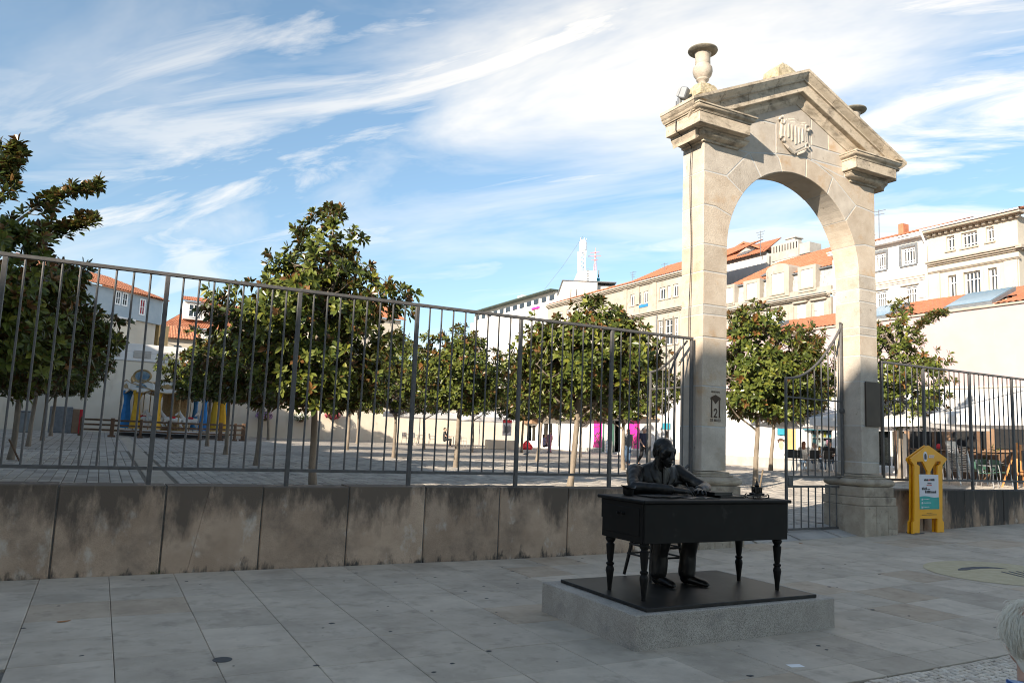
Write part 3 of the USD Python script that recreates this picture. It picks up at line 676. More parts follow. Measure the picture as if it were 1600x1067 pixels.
# rough stump of stone on the ridge, two urns, floodlight, plaque, carved emblem, cable
def rough_block(x0, x1, y0, y1, z0, z1, seed, amp=.03, peak=None):
    m = trimesh.creation.box((x1 - x0, y1 - y0, z1 - z0)).subdivide().subdivide().subdivide()
    v = np.array(m.vertices)
    if peak: t = (v[:, 2] / (z1 - z0) + .5); v[:, :2] *= (1 - peak * np.maximum(t - .35, 0))[:, None]
    v += [(x0 + x1) / 2, (y0 + y1) / 2, (z0 + z1) / 2]
    nrm = v - v.mean(0); nrm /= np.linalg.norm(nrm, axis=1, keepdims=True)
    v += nrm * ((meshkit.fbm(v * 9, 4, seed) - .5) * 2 * amp)[:, None]
    return v, np.array(m.faces)
fv = np.array([[9.80, 9.04, 7.75], [10.38, 9.04, 7.75], [10.38, 9.44, 7.75], [9.80, 9.44, 7.75], [9.79, 9.05, 8.10], [10.39, 9.06, 8.06], [10.37, 9.43, 8.08], [9.82, 9.44, 8.12], [10.03, 9.18, 8.30], [10.17, 9.20, 8.28], [10.12, 9.33, 8.31]])
fm = m3.Manifold.hull_points(fv).refine_to_length(.05).to_mesh(); fq = np.array(fm.vert_properties[:, :3]); fq = fq + (meshkit.fbm(fq * 14, 4, 3) - .5)[:, None] * (fq - fq.mean(0)) * .16
obj("finial_stump", (fq, np.array(fm.tri_verts)), "rough_stone", arch)
def urn(x, label, top=8.07):
    t = thing("stone_urn", label, "urn", (x, 9.25, 7.18 - (.14 if x > 10 else 0)), group=None)
    obj("rough_base", rough_block(-.22, .22, -.2, .2, .0, .22, int(x * 7), .035, .5), "rough_stone", t)
    s = (top - 7.18)
    p = [(0, .19), (.11, .19), (.115, .215), (.07, .235), (.062, .27), (.075, .31), (.10, .33), (.105, .345), (.10, .36), (.145, .42), (.163, .49), (.155, .55), (.125, .59), (.118, .61), (.125, .62), (.122, .70), (.128, .77), (.14, .80)]
    obj("vase_body", G().lathe(p + [(0, .80)], 28), "urn_stone", t, smooth=40)
    obj("vase_rim", G().lathe([(0, .795), (.15, .797), (.20, .812), (.235, .833), (.244, .848), (.240, .866), (.215, .870), (.12, .86), (0, .858)], 32), "mossy_stone", t, smooth=40)
    return t
urn(8.25, "stone urn on the left shoulder of the arch, standing whole against the sky")
urn(11.93, "stone urn on the right shoulder of the arch, only its rim showing above the cornice")
fl_ = thing("floodlight", "small grey floodlight on the arch beside the left urn", "floodlight", (7.84, 9.33, 7.02))
obj("housing", G().box(-.07, .07, -.07, .05, .10, .29, .015).xf(rz=.5, rx=.35), "lead_grey", fl_)
for k in range(5): obj("cooling_fin", G().box(-.07 + .032 * k, -.062 + .032 * k, .045, .085, .12, .27).xf(rz=.5, rx=.35), "lead_grey", fl_)
obj("bracket", G().box(-.03, .03, -.03, .03, -.12, .12, .004), "lead_grey", fl_)
cb = G(); zc = np.linspace(7.0, 3.22, 40)
cb.tube(np.stack([8.0 + .012 * np.sin(zc * 3) + np.where(zc > 6.35, -.34, .0) * np.clip((zc - 6.35) * 6, 0, 1) - .0, np.where(zc > 6.36, 9.22, 9.22) + .01 * np.cos(zc * 2.2), zc], 1), .008, 6)
tag(obj("hanging_cable", cb, "black_cable"), "thin black cable hanging down the left face of the arch's left pillar", "cable")
obj("bronze_plaque", G().box(11.755, 12.135, AY0 - .028, AY0 - .004, 1.99, 2.77, .006), "dark_plaque", arch, label="dark metal plaque on the right pillar")

# emblem etched into the left pillar
em = thing("carved_emblem", parent=arch); ey = AY0 - .004; cx, z0 = 8.318, 1.985
obj("emblem_roof", prism([(cx - .105, z0 + .27), (cx - .10, z0 + .30), (cx, z0 + .345), (cx + .10, z0 + .30), (cx + .105, z0 + .27), (cx + .085, z0 + .262), (cx + .058, z0 + .262), (cx, z0 + .20), (cx - .058, z0 + .262), (cx - .085, z0 + .262)], ey, ey + .003), "etched", em)
for s in (-1, 1):
    obj("emblem_column", prism([(cx + s * .079 - .012, z0 + .0), (cx + s * .079 + .012, z0 + .0), (cx + s * .079 + .012, z0 + .262), (cx + s * .079 - .012, z0 + .262)], ey, ey + .003), "etched", em)
    obj("emblem_foot", prism([(cx + s * .079 - .018, z0 - .008), (cx + s * .079 + .018, z0 - .008), (cx + s * .079 + .015, z0 + .012), (cx + s * .079 - .015, z0 + .012)], ey - .001, ey + .002), "etched", em)
v, f = text("2", .135, (0, 0, 0), bold=True); v[:, 0] *= .78; obj("emblem_lettering", (v + [cx, ey + .003, z0 - .004], f), "etched", em)
v, f = text("MERCADO", .026, (0, 0, 0)); obj("emblem_lettering", (v + [cx, ey + .003, z0 + .375], f), "etched", em)
v, f = text("DE MAIO", .042, (0, 0, 0)); v[:, 0] *= .86; obj("emblem_lettering", (v + [cx, ey + .003, z0 - .068], f), "etched", em)

# ------------------------------------------------------------------ gate leaves
def gate_leaf(name, label, hinge, ang, mirror=False):
    """Leaf of about 1.5 m that rises in a curve to its hinge side; built along local +x from the hinge."""
    t = thing(name, label, "gate", hinge, ang); Wd = 1.49
    def ztopf(x): u = 1 - x / Wd; return 2.60 + 1.02 * u ** 2.0     # low at the free end
    zb, zr0, zr1 = .10, .80, .96
    obj("hinge_stile", G().tube([(0, 0, .02), (0, 0, 3.68)], .028, 10), "iron_paint", t)
    obj("hinge_stile_cap", G().tube([(-.05, 0, 3.68), (.03, 0, 3.70)], .022, 8), "iron_paint", t)
    obj("hinge_ring", G().lathe([(.03, 2.08), (.045, 2.10), (.045, 2.15), (.03, 2.17)], 12), "iron_paint", t)
    obj("meeting_stile", G().box(Wd - .02, Wd + .02, -.02, .02, .05, 2.62, .004), "iron_paint", t)
    xs = np.linspace(0, Wd, 16); obj("curved_top_rail", G().tube(np.stack([xs, xs * 0, ztopf(xs)], 1), .022, 8), "iron_paint", t)
    for nm, z in (("lower_rail", zb), ("middle_rail", zr0), ("middle_rail", zr1)): obj(nm, G().box(.02, Wd - .02, -.016, .016, z - .018, z + .018, .003), "iron_paint", t)
    obj("cross_rail", G().box(.02, Wd - .02, -.01, .01, 2.275, 2.30), "iron_paint", t)
    obj("lock_box", G().box(Wd - .14, Wd - .022, -.03, .03, zr0 + .015, zr1 - .015, .006), "iron_paint", t)
    n = 7
    for i in range(n):
        x = Wd * (i + 1) / (n + 1)
        obj("bar", G().tube([(x, 0, zr1 + .016), (x, 0, float(ztopf(x)) - .01)], .0115, 8), "iron_paint", t)
        obj("bar", G().tube([(x, 0, zb + .016), (x, 0, zr0 - .016)], .0115, 8), "iron_paint", t)
    return t
gate_leaf("iron_gate_leaf", "closed right leaf of the iron gate under the arch, with curved top", (11.615, 9.33, .13), math.pi + .06)
gate_leaf("iron_gate_leaf", "open left leaf of the iron gate, folded back behind the left pillar", (8.56, 9.52, .22), math.radians(86))
# ------------------------------------------------------------------ bodies: hulls of spheres joined and smoothed
_us = np.array(trimesh.creation.icosphere(2).vertices)
def hull(*sph):
    return m3.Manifold.hull_points(np.vstack([_us * np.asarray(r, float) + np.asarray(c, float) for c, r in sph]))
def chain(*sph):
    o = m3.Manifold()
    for a, b in zip(sph[:-1], sph[1:]): o = o + hull(a, b)
    return o
def fuse(parts, res=.02, it=8, fold=0.0, fs=22.0, seed=1):
    o = m3.Manifold()
    for p in parts: o = o + p
    o = o.refine_to_length(res); me = o.to_mesh()
    t = trimesh.Trimesh(np.array(me.vert_properties[:, :3]), np.array(me.tri_verts), process=True)
    if it: trimesh.smoothing.filter_taubin(t, iterations=it)
    v = np.array(t.vertices)
    if fold:
        n = np.array(t.vertex_normals); v = v + n * ((meshkit.fbm(v * fs * [1, 1, .55], 3, seed) - .5) * 2 * fold)[:, None]
    return v, np.array(t.faces)
def place(vf, loc=(0, 0, 0), rz=0.0, rx=0.0, s=1.0):
    return vf[0] @ (rotm(rx, 0, 0).T) @ rotm(0, 0, rz).T * s + np.asarray(loc, float), vf[1]

def head_parts(detail=True):
    """A head facing -Y, centred between the ears: list of solids."""
    p = [hull(((0, .018, .035), (.076, .096, .086))), hull(((.034, -.055, .03), .036), ((-.034, -.055, .03), .036), ((.044, -.04, -.025), .033), ((-.044, -.04, -.025), .033), ((0, .0, .0), .07)),
         hull(((.04, -.03, -.045), .03), ((-.04, -.03, -.045), .03), ((.012, -.066, -.092), .021), ((-.012, -.066, -.092), .021), ((0, -.06, -.05), .04)),
         hull(((0, .02, -.06), .056), ((0, .035, -.17), .058))]
    if detail:
        p += [hull(((0, -.088, .022), .010), ((0, -.114, -.022), .013), ((.014, -.098, -.028), .010), ((-.014, -.098, -.028), .010)),
              hull(((-.022, -.092, -.053), .007), ((.022, -.092, -.053), .007), ((0, -.098, -.051), .008)), hull(((-.018, -.089, -.066), .008), ((.018, -.089, -.066), .008), ((0, -.094, -.067), .008)),
              hull(((-.040, -.076, .035), .006), ((-.014, -.086, .035), .006)), hull(((.040, -.076, .035), .006), ((.014, -.086, .035), .006)), hull(((.045, -.045, .005), .034), ((-.045, -.045, .005), .034)),
              hull(((.074, .014, .012), (.010, .018, .026)), ((.073, .008, -.018), (.008, .012, .012))), hull(((-.074, .014, .012), (.010, .018, .026)), ((-.073, .008, -.018), (.008, .012, .012)))]
    return p
def head_mesh(res=.010):
    p = head_parts(); o = m3.Manifold()
    for q in p: o = o + q
    for s in (-1, 1): o = o + hull(((s * .031, -.080, .014), (.013, .010, .009)))
    return [o]

# ------------------------------------------------------------------ monument: plinth, plate, desk, chair, seated bronze man
obj("granite_plinth", G().box(3.69, 5.87, 4.815, 6.21, -.02, .262, .008), "granite", label="low grey granite plinth under the bronze desk and seated figure", cat="plinth")
obj("bronze_plate", G().box(3.83, 5.70, 4.865, 6.12, .263, .292, .004), "bronze_plate", label="flat dark bronze plate on top of the granite plinth", cat="base plate")
PZ = .2925
desk = thing("writing_desk", "dark bronze writing desk with turned legs in front of the seated figure", "desk")
DX0, DX1, DY0, DY1 = 3.925, 5.535, 5.035, 5.645
obj("front_panel", G().box(DX0 + .004, DX1 - .004, DY0, DY0 + .02, .745, 1.062, .004), "bronze_desk", desk)
obj("back_panel", G().box(DX0 + .004, DX1 - .004, DY1 - .02, DY1, .90, 1.062, .004), "bronze_desk", desk)
for x in (DX0, DX1 - .02): obj("side_panel", G().box(x, x + .02, DY0 + .021, DY1 - .021, .745, 1.062, .004), "bronze_desk", desk)
obj("desk_top", G().box(DX0 - .026, DX1 + .026, DY0 - .028, DY1 + .028, 1.064, 1.093, .008), "bronze_desk", desk)
obj("drawer_front", G().box(DX0 - .006, DX0 + .001, DY0 + .06, DY1 - .06, .80, 1.02, .003), "bronze_desk", desk)
for y in (5.30, 5.36): obj("drawer_knob", G().lathe([(0, 0), (.012, .003), (.006, .012), (.014, .02), (.012, .03), (0, .034)], 12).xf(ry=-math.pi / 2, loc=(DX0 - .006, y, .965)), "bronze_desk", desk)
legp = [(0, 0), (.017, .002), (.020, .05), (.030, .13), (.036, .17), (.033, .19), (.024, .205), (.034, .215), (.034, .228), (.022, .236), (.027, .26), (.036, .36), (.037, .385), (.028, .392), (.026, .40), (.036, .41), (.044, .43), (.037, .45), (.030, .455), (.048, .462), (.048, .47), (0, .47)]
for x, y in ((3.985, 5.105), (3.985, 5.575), (5.475, 5.105), (5.475, 5.575)):
    obj("turned_leg", G().lathe(legp, 20).xf(loc=(x, y, PZ)), "bronze_desk", desk, smooth=45)
ch = thing("bronze_chair", "dark bronze bentwood chair behind the desk, under the seated figure", "chair", (4.80, 5.98, PZ))
obj("seat", G().lathe([(0, .40), (.20, .40), (.215, .412), (.215, .43), (.2, .44), (0, .44)], 28), "bronze", ch, smooth=40)
for sx_, sy_ in ((-1, -1), (1, -1), (-1, 1), (1, 1)):
    obj("leg", G().tube([(sx_ * .15, sy_ * .14, .405), (sx_ * .175, sy_ * .16, .25), (sx_ * .215, sy_ * .20, 0)], [.017, .018, .015], 10), "bronze", ch)
for z, r in ((.20, .188), (.29, .175)):
    for a in range(4):
        p0 = np.array([[-1, -1], [1, -1], [1, 1], [-1, 1]][a]) * r; p1 = np.array([[1, -1], [1, 1], [-1, 1], [-1, -1]][a]) * r
        obj("stretcher", G().tube([(*p0, z), (*p1, z)], .010, 8), "bronze", ch)
obj("back_frame", G().tube([(-.19, .18, .42), (-.20, .22, .70), (-.12, .25, .90), (0, .26, .95), (.12, .25, .90), (.20, .22, .70), (.19, .18, .42)], .016, 8), "bronze", ch)

man = thing("seated_statue", "bronze statue of a suited man sitting at the desk and writing", "statue")
HC = np.array([4.665, 5.705, 1.468]); HS = 1.08; HRZ = .13; HRX = .22
def hp(sol):  # place head solids
    o = m3.Manifold()
    for q in sol: o = o + q
    R = rotm(0, 0, HRZ) @ rotm(HRX, 0, 0) * HS
    return o.transform(np.hstack([R, HC[:, None]]))
rsh, lsh = (4.44, 5.84, 1.275), (4.925, 5.82, 1.275); rel, lel = (4.275, 5.62, 1.150), (5.035, 5.56, 1.155); rwr, lwr = (4.505, 5.375, 1.150), (4.800, 5.385, 1.145)
def fingers(base, dirs, up, lens, curl, r=.0095):
    out = []
    for b, d, l, c in zip(base, dirs, lens, curl):
        d = np.array(d, float); d /= np.linalg.norm(d); p0 = np.array(b, float); u = np.array(up, float)
        p1 = p0 + d * l * .45 + u * .012; d2 = d - u * c; d2 /= np.linalg.norm(d2); p2 = p1 + d2 * l * .32; d3 = d - u * (c * 2.1); d3 /= np.linalg.norm(d3); p3 = p2 + d3 * l * .26
        out.append(chain((p0, r * 1.05), (p1, r), (p2, r * .93), (p3, r * .8)))
    return out
rh = [hull((rwr, .027), ((4.565, 5.335, 1.150), .030), ((4.595, 5.300, 1.147), .024), ((4.555, 5.295, 1.143), .022))]
rh += fingers([(4.612, 5.315, 1.160), (4.606, 5.298, 1.152), (4.595, 5.284, 1.142), (4.578, 5.275, 1.134)], [(.9, -.25, .05), (.9, -.3, -.1), (.85, -.35, -.2), (.8, -.4, -.25)], (0, 0, 1), [.085, .088, .080, .064], [.5, .7, .9, 1.0])
rh += [chain(((4.560, 5.355, 1.165), .013), ((4.600, 5.350, 1.178), .0115), ((4.640, 5.325, 1.160), .0105), ((4.655, 5.312, 1.146), .009))]
lh = [hull((lwr, .027), ((4.750, 5.335, 1.140), .031), ((4.715, 5.300, 1.136), .024), ((4.760, 5.290, 1.136), .022))]
lh += fingers([(4.700, 5.318, 1.146), (4.706, 5.294, 1.146), (4.725, 5.278, 1.144), (4.748, 5.270, 1.140)], [(-.75, -.6, 0), (-.6, -.75, 0), (-.45, -.85, 0), (-.28, -.95, 0)], (0, 0, 1), [.084, .090, .084, .066], [.42, .42, .45, .5])
lh += [chain(((4.742, 5.352, 1.150), .013), ((4.700, 5.356, 1.146), .0115), ((4.668, 5.340, 1.132), .0105), ((4.652, 5.326, 1.122), .009))]
body = [hp(head_mesh()), hull(((4.69, 5.80, 1.36), .062), ((4.668, 5.735, 1.42), .058)), hull(((4.60, 5.84, 1.24), .10), ((4.77, 5.84, 1.24), .10), ((4.62, 5.93, .95), .11), ((4.79, 5.93, .95), .11)),
        hull(((4.62, 5.96, .83), .10), ((4.82, 5.96, .83), .10), ((4.70, 5.92, .98), .12)), chain((rsh, .06), (rel, .042), (rwr, .028)), chain((lsh, .06), (lel, .042), (lwr, .028)),
        chain(((4.62, 5.95, .80), .078), ((4.60, 5.60, .77), .058), ((4.585, 5.66, .42), .040)), chain(((4.83, 5.95, .80), .078), ((4.87, 5.54, .77), .058), ((4.865, 5.60, .42), .040))] + rh + lh
bm_ = obj("body", fuse(body, .010, 3), "bronze", man, smooth=True)
# jacket, trousers, shoes, hair, shirt front: closed shells a little outside the body
jk = [hull(((4.47, 5.85, 1.265), .072), ((4.90, 5.84, 1.265), .072), ((4.56, 5.83, 1.20), .112), ((4.81, 5.83, 1.20), .112), ((4.68, 5.80, 1.345), (.078, .075, .05))), hull(((4.56, 5.83, 1.20), .115), ((4.81, 5.83, 1.20), .115), ((4.59, 5.92, .93), .13), ((4.82, 5.92, .93), .13)), hull(((4.59, 5.93, .93), .13), ((4.82, 5.93, .93), .13), ((4.60, 5.95, .78), .135), ((4.84, 5.95, .78), .135)),
      chain((rsh, .084), ((4.335, 5.72, 1.195), .066), (rel, .058)), chain((rel, .058), ((4.40, 5.485, 1.152), .050), ((4.485, 5.395, 1.15), .043)), chain((lsh, .084), ((4.995, 5.69, 1.20), .066), (lel, .058)), chain((lel, .058), ((4.93, 5.46, 1.152), .050), ((4.82, 5.398, 1.147), .043))]
obj("jacket", fuse(jk, .014, 4, .0085, 17, 4), "bronze", bm_, smooth=True)
g = G()
for s, pts in ((-1, [(4.612, 5.762, 1.372), (4.572, 5.748, 1.30), (4.585, 5.712, 1.22), (4.650, 5.706, 1.10)]), (1, [(4.738, 5.762, 1.372), (4.785, 5.748, 1.30), (4.772, 5.712, 1.22), (4.694, 5.706, 1.10)])):
    o = chain(*[(p, r) for p, r in zip(pts, ((.020, .012, .024), (.040, .011, .03), (.036, .011, .03), (.008, .009, .012)))])
    me = o.to_mesh(); g.add(me.vert_properties[:, :3], me.tri_verts)
for pts in ([(4.61, 5.78, 1.37), (4.665, 5.81, 1.40), (4.73, 5.80, 1.385), (4.76, 5.765, 1.355)],):
    me = chain(*[(p, (.014, .014, .026)) for p in pts]).to_mesh(); g.add(me.vert_properties[:, :3], me.tri_verts)
me = hull(((4.86, 5.72, 1.20), (.045, .008, .008)), ((4.86, 5.722, 1.185), (.045, .008, .006))).to_mesh(); g.add(me.vert_properties[:, :3], me.tri_verts)
obj("lapels", g, "bronze", bm_, smooth=30)
g = G()
for o in (hull(((4.640, 5.755, 1.345), (.03, .02, .03)), ((4.70, 5.755, 1.345), (.03, .02, .03)), ((4.672, 5.728, 1.30), (.02, .012, .03))), hull(((4.635, 5.742, 1.34), (.045, .016, .02)), ((4.705, 5.742, 1.34), (.045, .016, .02)), ((4.674, 5.712, 1.13), (.028, .010, .02))), hull(((4.665, 5.715, 1.335), .016), ((4.675, 5.715, 1.325), .016)), chain(((4.67, 5.712, 1.325), (.013, .010, .01)), ((4.672, 5.704, 1.22), (.022, .010, .01)), ((4.674, 5.698, 1.13), (.026, .010, .01)))):
    me = o.to_mesh(); g.add(me.vert_properties[:, :3], me.tri_verts)
obj("necktie", g, "bronze", bm_, smooth=30)
tr = [chain(((4.62, 5.95, .80), .090), ((4.60, 5.60, .765), .078), ((4.588, 5.655, .55), .074), ((4.585, 5.665, .395), .078)), chain(((4.83, 5.95, .80), .090), ((4.87, 5.54, .765), .078), ((4.868, 5.595, .55), .074), ((4.865, 5.605, .395), .078))]
obj("trousers", fuse(tr, .016, 4, .008, 15, 9), "bronze", bm_, smooth=True)
for (ax, ay, tx, ty) in ((4.585, 5.67, 4.59, 5.47), (4.865, 5.61, 4.93, 5.42)):
    sh = [hull(((ax, ay + .03, PZ + .045), (.038, .045, .045)), ((ax, ay - .03, PZ + .055), (.04, .05, .052))), hull(((ax, ay - .03, PZ + .045), (.04, .05, .042)), ((tx, ty + .04, PZ + .03), (.045, .05, .03)), ((tx, ty, PZ + .022), (.032, .03, .02)))]
    obj("shoe", fuse(sh, .014, 3), "bronze", bm_, smooth=True)
hr = [hull(((0, .022, .038), (.0785, .096, .0865))), hull(((.055, .05, .0), (.016, .035, .03)), ((-.055, .05, .0), (.016, .035, .03)), ((0, .080, -.03), (.045, .03, .045)))]
def yz_cut(P): return m3.Manifold.hull_points(np.array([(x, y, z) for x in (-.2, .2) for y, z in P], float))
o = hp([hr[0] + hr[1]]); cut = hp([yz_cut([(-.3, .3), (-.04, .3), (-.035, .11), (-.3, .11)]), yz_cut([(-.3, .12), (-.036, .12), (.004, .045), (.02, -.2), (-.3, -.2)])]); o = o - cut
me = o.refine_to_length(.01).to_mesh(); t_ = trimesh.Trimesh(me.vert_properties[:, :3], me.tri_verts); trimesh.smoothing.filter_taubin(t_, iterations=3)
hv = np.array(t_.vertices); hv = hv + np.array(t_.vertex_normals) * ((meshkit.fbm(hv * [60, 60, 25], 3, 5) - .5) * .008)[:, None]
obj("hair", (hv, np.array(t_.faces)), "bronze", bm_, smooth=True)
tag(obj("pen", G().tube([(4.652, 5.31, 1.122), (4.615, 5.345, 1.215)], [.0025, .005], 6), "bronze"), "thin bronze pen in the statue's right hand", "pen")
# things on the desk
def flat_book(name, label, cat, x, y, z, w, d, h, rz, m="bronze", pages=True):
    t = thing(name, label, cat, (x, y, z), rz)
    obj("cover", G().box(-w / 2, w / 2, -d / 2, d / 2, 0, .004, .001).box(-w / 2, w / 2, -d / 2, d / 2, h - .004, h, .001).box(-w / 2, -w / 2 + .005, -d / 2, d / 2, .004, h - .004), m, t)
    obj("page_block", G().box(-w / 2 + .005, w / 2 - .006, -d / 2 + .006, d / 2 - .006, .0042, h - .0042), "bronze_page", t)
    return t
DT = 1.0935
flat_book("closed_book", "thick dark bronze book lying flat on the desk right of the writing hands, upper one", "book", 4.985, 5.36, DT + .017, .25, .18, .030, .12)
flat_book("closed_book", "thin dark bronze book on the desk under the thick one, farthest right", "book", 5.06, 5.315, DT, .27, .19, .016, -.08)
ob = thing("open_notebook", "open bronze notebook under the statue's writing hands", "notebook", (4.64, 5.235, DT), .06)
for s in (-1, 1):
    xs = np.linspace(0, .17, 9); zt = .016 * np.sin(np.pi * np.clip(xs / .17, 0, 1)) ** .7 * (1 - xs / .24) + .005
    P = [(s * a, b) for a, b in zip(xs, zt)] + [(s * .17, 0), (0, 0)]
    obj("page", prism(P, -.115, .115, "xz"), "bronze_page", ob)
ps = thing("paper_pile", "loose bronze sheets piled under the statue's right forearm", "papers", (4.36, 5.33, DT), 0)
for k in range(4): obj("sheet", G().box(-.16, .16, -.11, .11, .002 + .004 * k, .0052 + .004 * k).xf(rz=(.3, -.15, .1, .45)[k], loc=((0, .03, -.04, .02)[k], (0, .02, .01, -.02)[k], 0)), "bronze_page", ps)
hat = thing("upturned_hat", "upturned dark bronze hat lying at the left end of the desk", "hat", (4.105, 5.50, DT), scale=(.50, .50, .68))
obj("crown", G().lathe([(0, .0), (.075, .003), (.088, .02), (.098, .085), (.104, .10), (.099, .10), (.085, .03), (0, .022)], 28).xf(rx=.10), "bronze", hat, smooth=50)
th_ = np.linspace(0, 2 * np.pi, 41); g = G()
rim = np.stack([.104 * np.cos(th_), .104 * np.sin(th_), .10 + 0 * th_], 1); rim2 = np.stack([.132 * np.cos(th_), .128 * np.sin(th_), .112 + .012 * np.cos(2 * th_)], 1)
i = np.arange(40); v = np.vstack([rim, rim2, rim + [0, 0, .006], rim2 + [0, 0, .006]]); q = lambda a, b: np.stack([a + i, a + i + 1, b + i + 1, b + i], 1)
g.add(v, np.vstack([q(0, 41)[:, ::-1], q(82, 123), q(41, 123)[:, ::-1], q(0, 82)])); g.xf(rx=.10); obj("brim", g, "bronze", hat, smooth=50)
ink = thing("ornate_inkstand", "ornate bronze inkstand with pinnacle at the right end of the desk", "inkstand", (5.345, 5.22, DT))
obj("tray", G().box(-.075, .075, -.055, .055, .018, .030, .004).box(-.06, .06, -.042, .042, .030, .046, .006), "bronze", ink)
for sx_ in (-1, 1):
    for sy_ in (-1, 1):
        a = np.linspace(0, math.pi * 1.2, 9); obj("scroll_foot", G().tube(np.stack([sx_ * (.075 + .022 * np.sin(a)), np.full(9, sy_ * .05), .018 + .018 * np.cos(a)], 1), .006, 6), "bronze", ink)
for k in range(8):
    a = k * math.pi / 4; obj("gallery_post", G().tube([(.05 * math.cos(a), .036 * math.sin(a), .045), (.05 * math.cos(a), .036 * math.sin(a), .095)], .0045, 6), "bronze", ink)
obj("gallery_rail", G().lathe([(.044, .092), (.058, .092), (.058, .099), (.044, .099)], 20), "bronze", ink)
obj("inkwell", G().lathe([(0, .046), (.03, .048), (.034, .07), (.026, .09), (.018, .10), (.022, .112), (.012, .125), (.010, .14), (.004, .165), (.005, .172), (0, .18)], 16), "bronze", ink, smooth=50)

# ------------------------------------------------------------------ yellow information stand
SY = 8.70
def sp(x, y): return tuple(at(1410 + x / 6.675, 680 + y / 6.675, Y=SY)[[0, 2]])
st = thing("information_stand", "yellow house-shaped information stand with a poster before the wall", "sign")
zf = float(zg(13.0)); a0, a1 = sp(108, 1030), sp(436, 1015)
o_ = [(a0[0], zf), (sp(180, 1030)[0], zf), (sp(183, 872)[0], sp(275, 868)[1]), (sp(366, 866)[0], sp(275, 868)[1]), (sp(366, 1015)[0], zf + .01), (a1[0], zf + .01), sp(434, 905), sp(418, 880), sp(418, 312), sp(458, 262), sp(462, 240), sp(275, 105), sp(90, 240), sp(94, 268), sp(126, 312), sp(126, 890), sp(110, 908)]
holes = [[sp(152, 272), sp(212, 272), sp(262, 378), sp(262, 408), sp(180, 408), sp(180, 320), sp(152, 300)], [sp(400, 270), sp(348, 271), sp(293, 378), sp(293, 408), sp(368, 408), sp(368, 318), sp(400, 296)], ]
pl = Polygon(o_, holes).buffer(0)
obj("stand_frame", prism(pl, SY, SY + .035), "yellow_paint", st)
obj("back_frame", prism(Polygon(o_).buffer(0).difference(sbox(sp(180, 0)[0], sp(0, 872)[1], sp(368, 0)[0], sp(0, 272)[1])), SY + .075, SY + .105), "yellow_paint", st)
for x, y0 in ((sp(150, 0)[0], sp(0, 300)[1]), (sp(395, 0)[0], sp(0, 300)[1])): obj("tie_bar", G().box(x - .02, x + .02, SY + .0355, SY + .0745, y0 - .02, y0 + .02), "black_cable", st)
for (xa, xb) in ((sp(100, 0)[0], sp(190, 0)[0]), (sp(360, 0)[0], sp(445, 0)[0])): obj("foot_plate", G().box(xa, xb, SY - .03, SY + .16, zf, zf + .012, .003), "iron_paint", st)
p0, p1 = sp(180, 770), sp(370, 410)
po = obj("poster", G().box(p0[0], p1[0], SY - .006, SY - .001, p0[1], p1[1]), "poster_white", st)
zt = sp(0, 640)[1]; xs = np.linspace(p0[0], p1[0], 16)
obj("teal_field", prism([(p0[0], p0[1]), (p1[0], p0[1])] + [(x, zt + .014 * math.sin((x - p0[0]) * 11)) for x in xs[::-1]], SY - .0095, SY - .0065), "poster_teal", po)
def word_bar(xa, xb, ya, yb, m, n=6):
    """a line of print too small to read in the photograph: strokes of uneven height"""
    g = G(); a, b = sp(xa, yb), sp(xb, ya); e = np.linspace(a[0], b[0], n + 1)
    for k in range(n): g.box(e[k], e[k] + (e[k + 1] - e[k]) * rng.uniform(.55, .85), SY - .0098, SY - .0066, a[1], b[1] - (b[1] - a[1]) * rng.uniform(0, .35))
    obj("printed_line", g, m, po)
word_bar(222, 265, 450, 474, "ink_dark", 7); word_bar(268, 286, 450, 474, "ink_red", 2); word_bar(288, 332, 450, 474, "ink_dark", 8); word_bar(258, 300, 492, 506, "ink_dark", 7); word_bar(250, 306, 514, 524, "ink_red", 9)
word_bar(200, 252, 538, 568, "ink_dark", 6); word_bar(256, 284, 556, 566, "ink_dark", 5); word_bar(232, 350, 572, 602, "ink_dark", 12)
for y in (655, 692, 738): word_bar(196, 212, y, y + 22, "poster_white", 3)
for y, xb in ((660, 276), (697, 296), (740, 276)): word_bar(216, xb, y, y + 9, "poster_white", 9)
c = np.array(sp(238, 220)); e_ = [(c[0] + .058 * math.cos(t), c[1] + .088 * math.sin(t)) for t in np.linspace(0, 2 * np.pi, 28)[:-1]]
obj("logo_oval", prism(e_, SY - .004, SY - .0005), "poster_white", st)
obj("logo_figure", prism([(c[0] - .03, c[1] - .05), (c[0] + .03, c[1] - .05), (c[0] + .032, c[1] + .01), (c[0] + .02, c[1] + .045), (c[0] - .01, c[1] + .05), (c[0] - .032, c[1] + .02)], SY - .0075, SY - .0042), "ink_dark", st)
po = st; word_bar(272, 330, 205, 216, "poster_white", 9); word_bar(272, 325, 222, 233, "poster_white", 9); word_bar(250, 310, 808, 813, "ink_dark", 9); word_bar(200, 356, 822, 830, "ink_dark", 24)

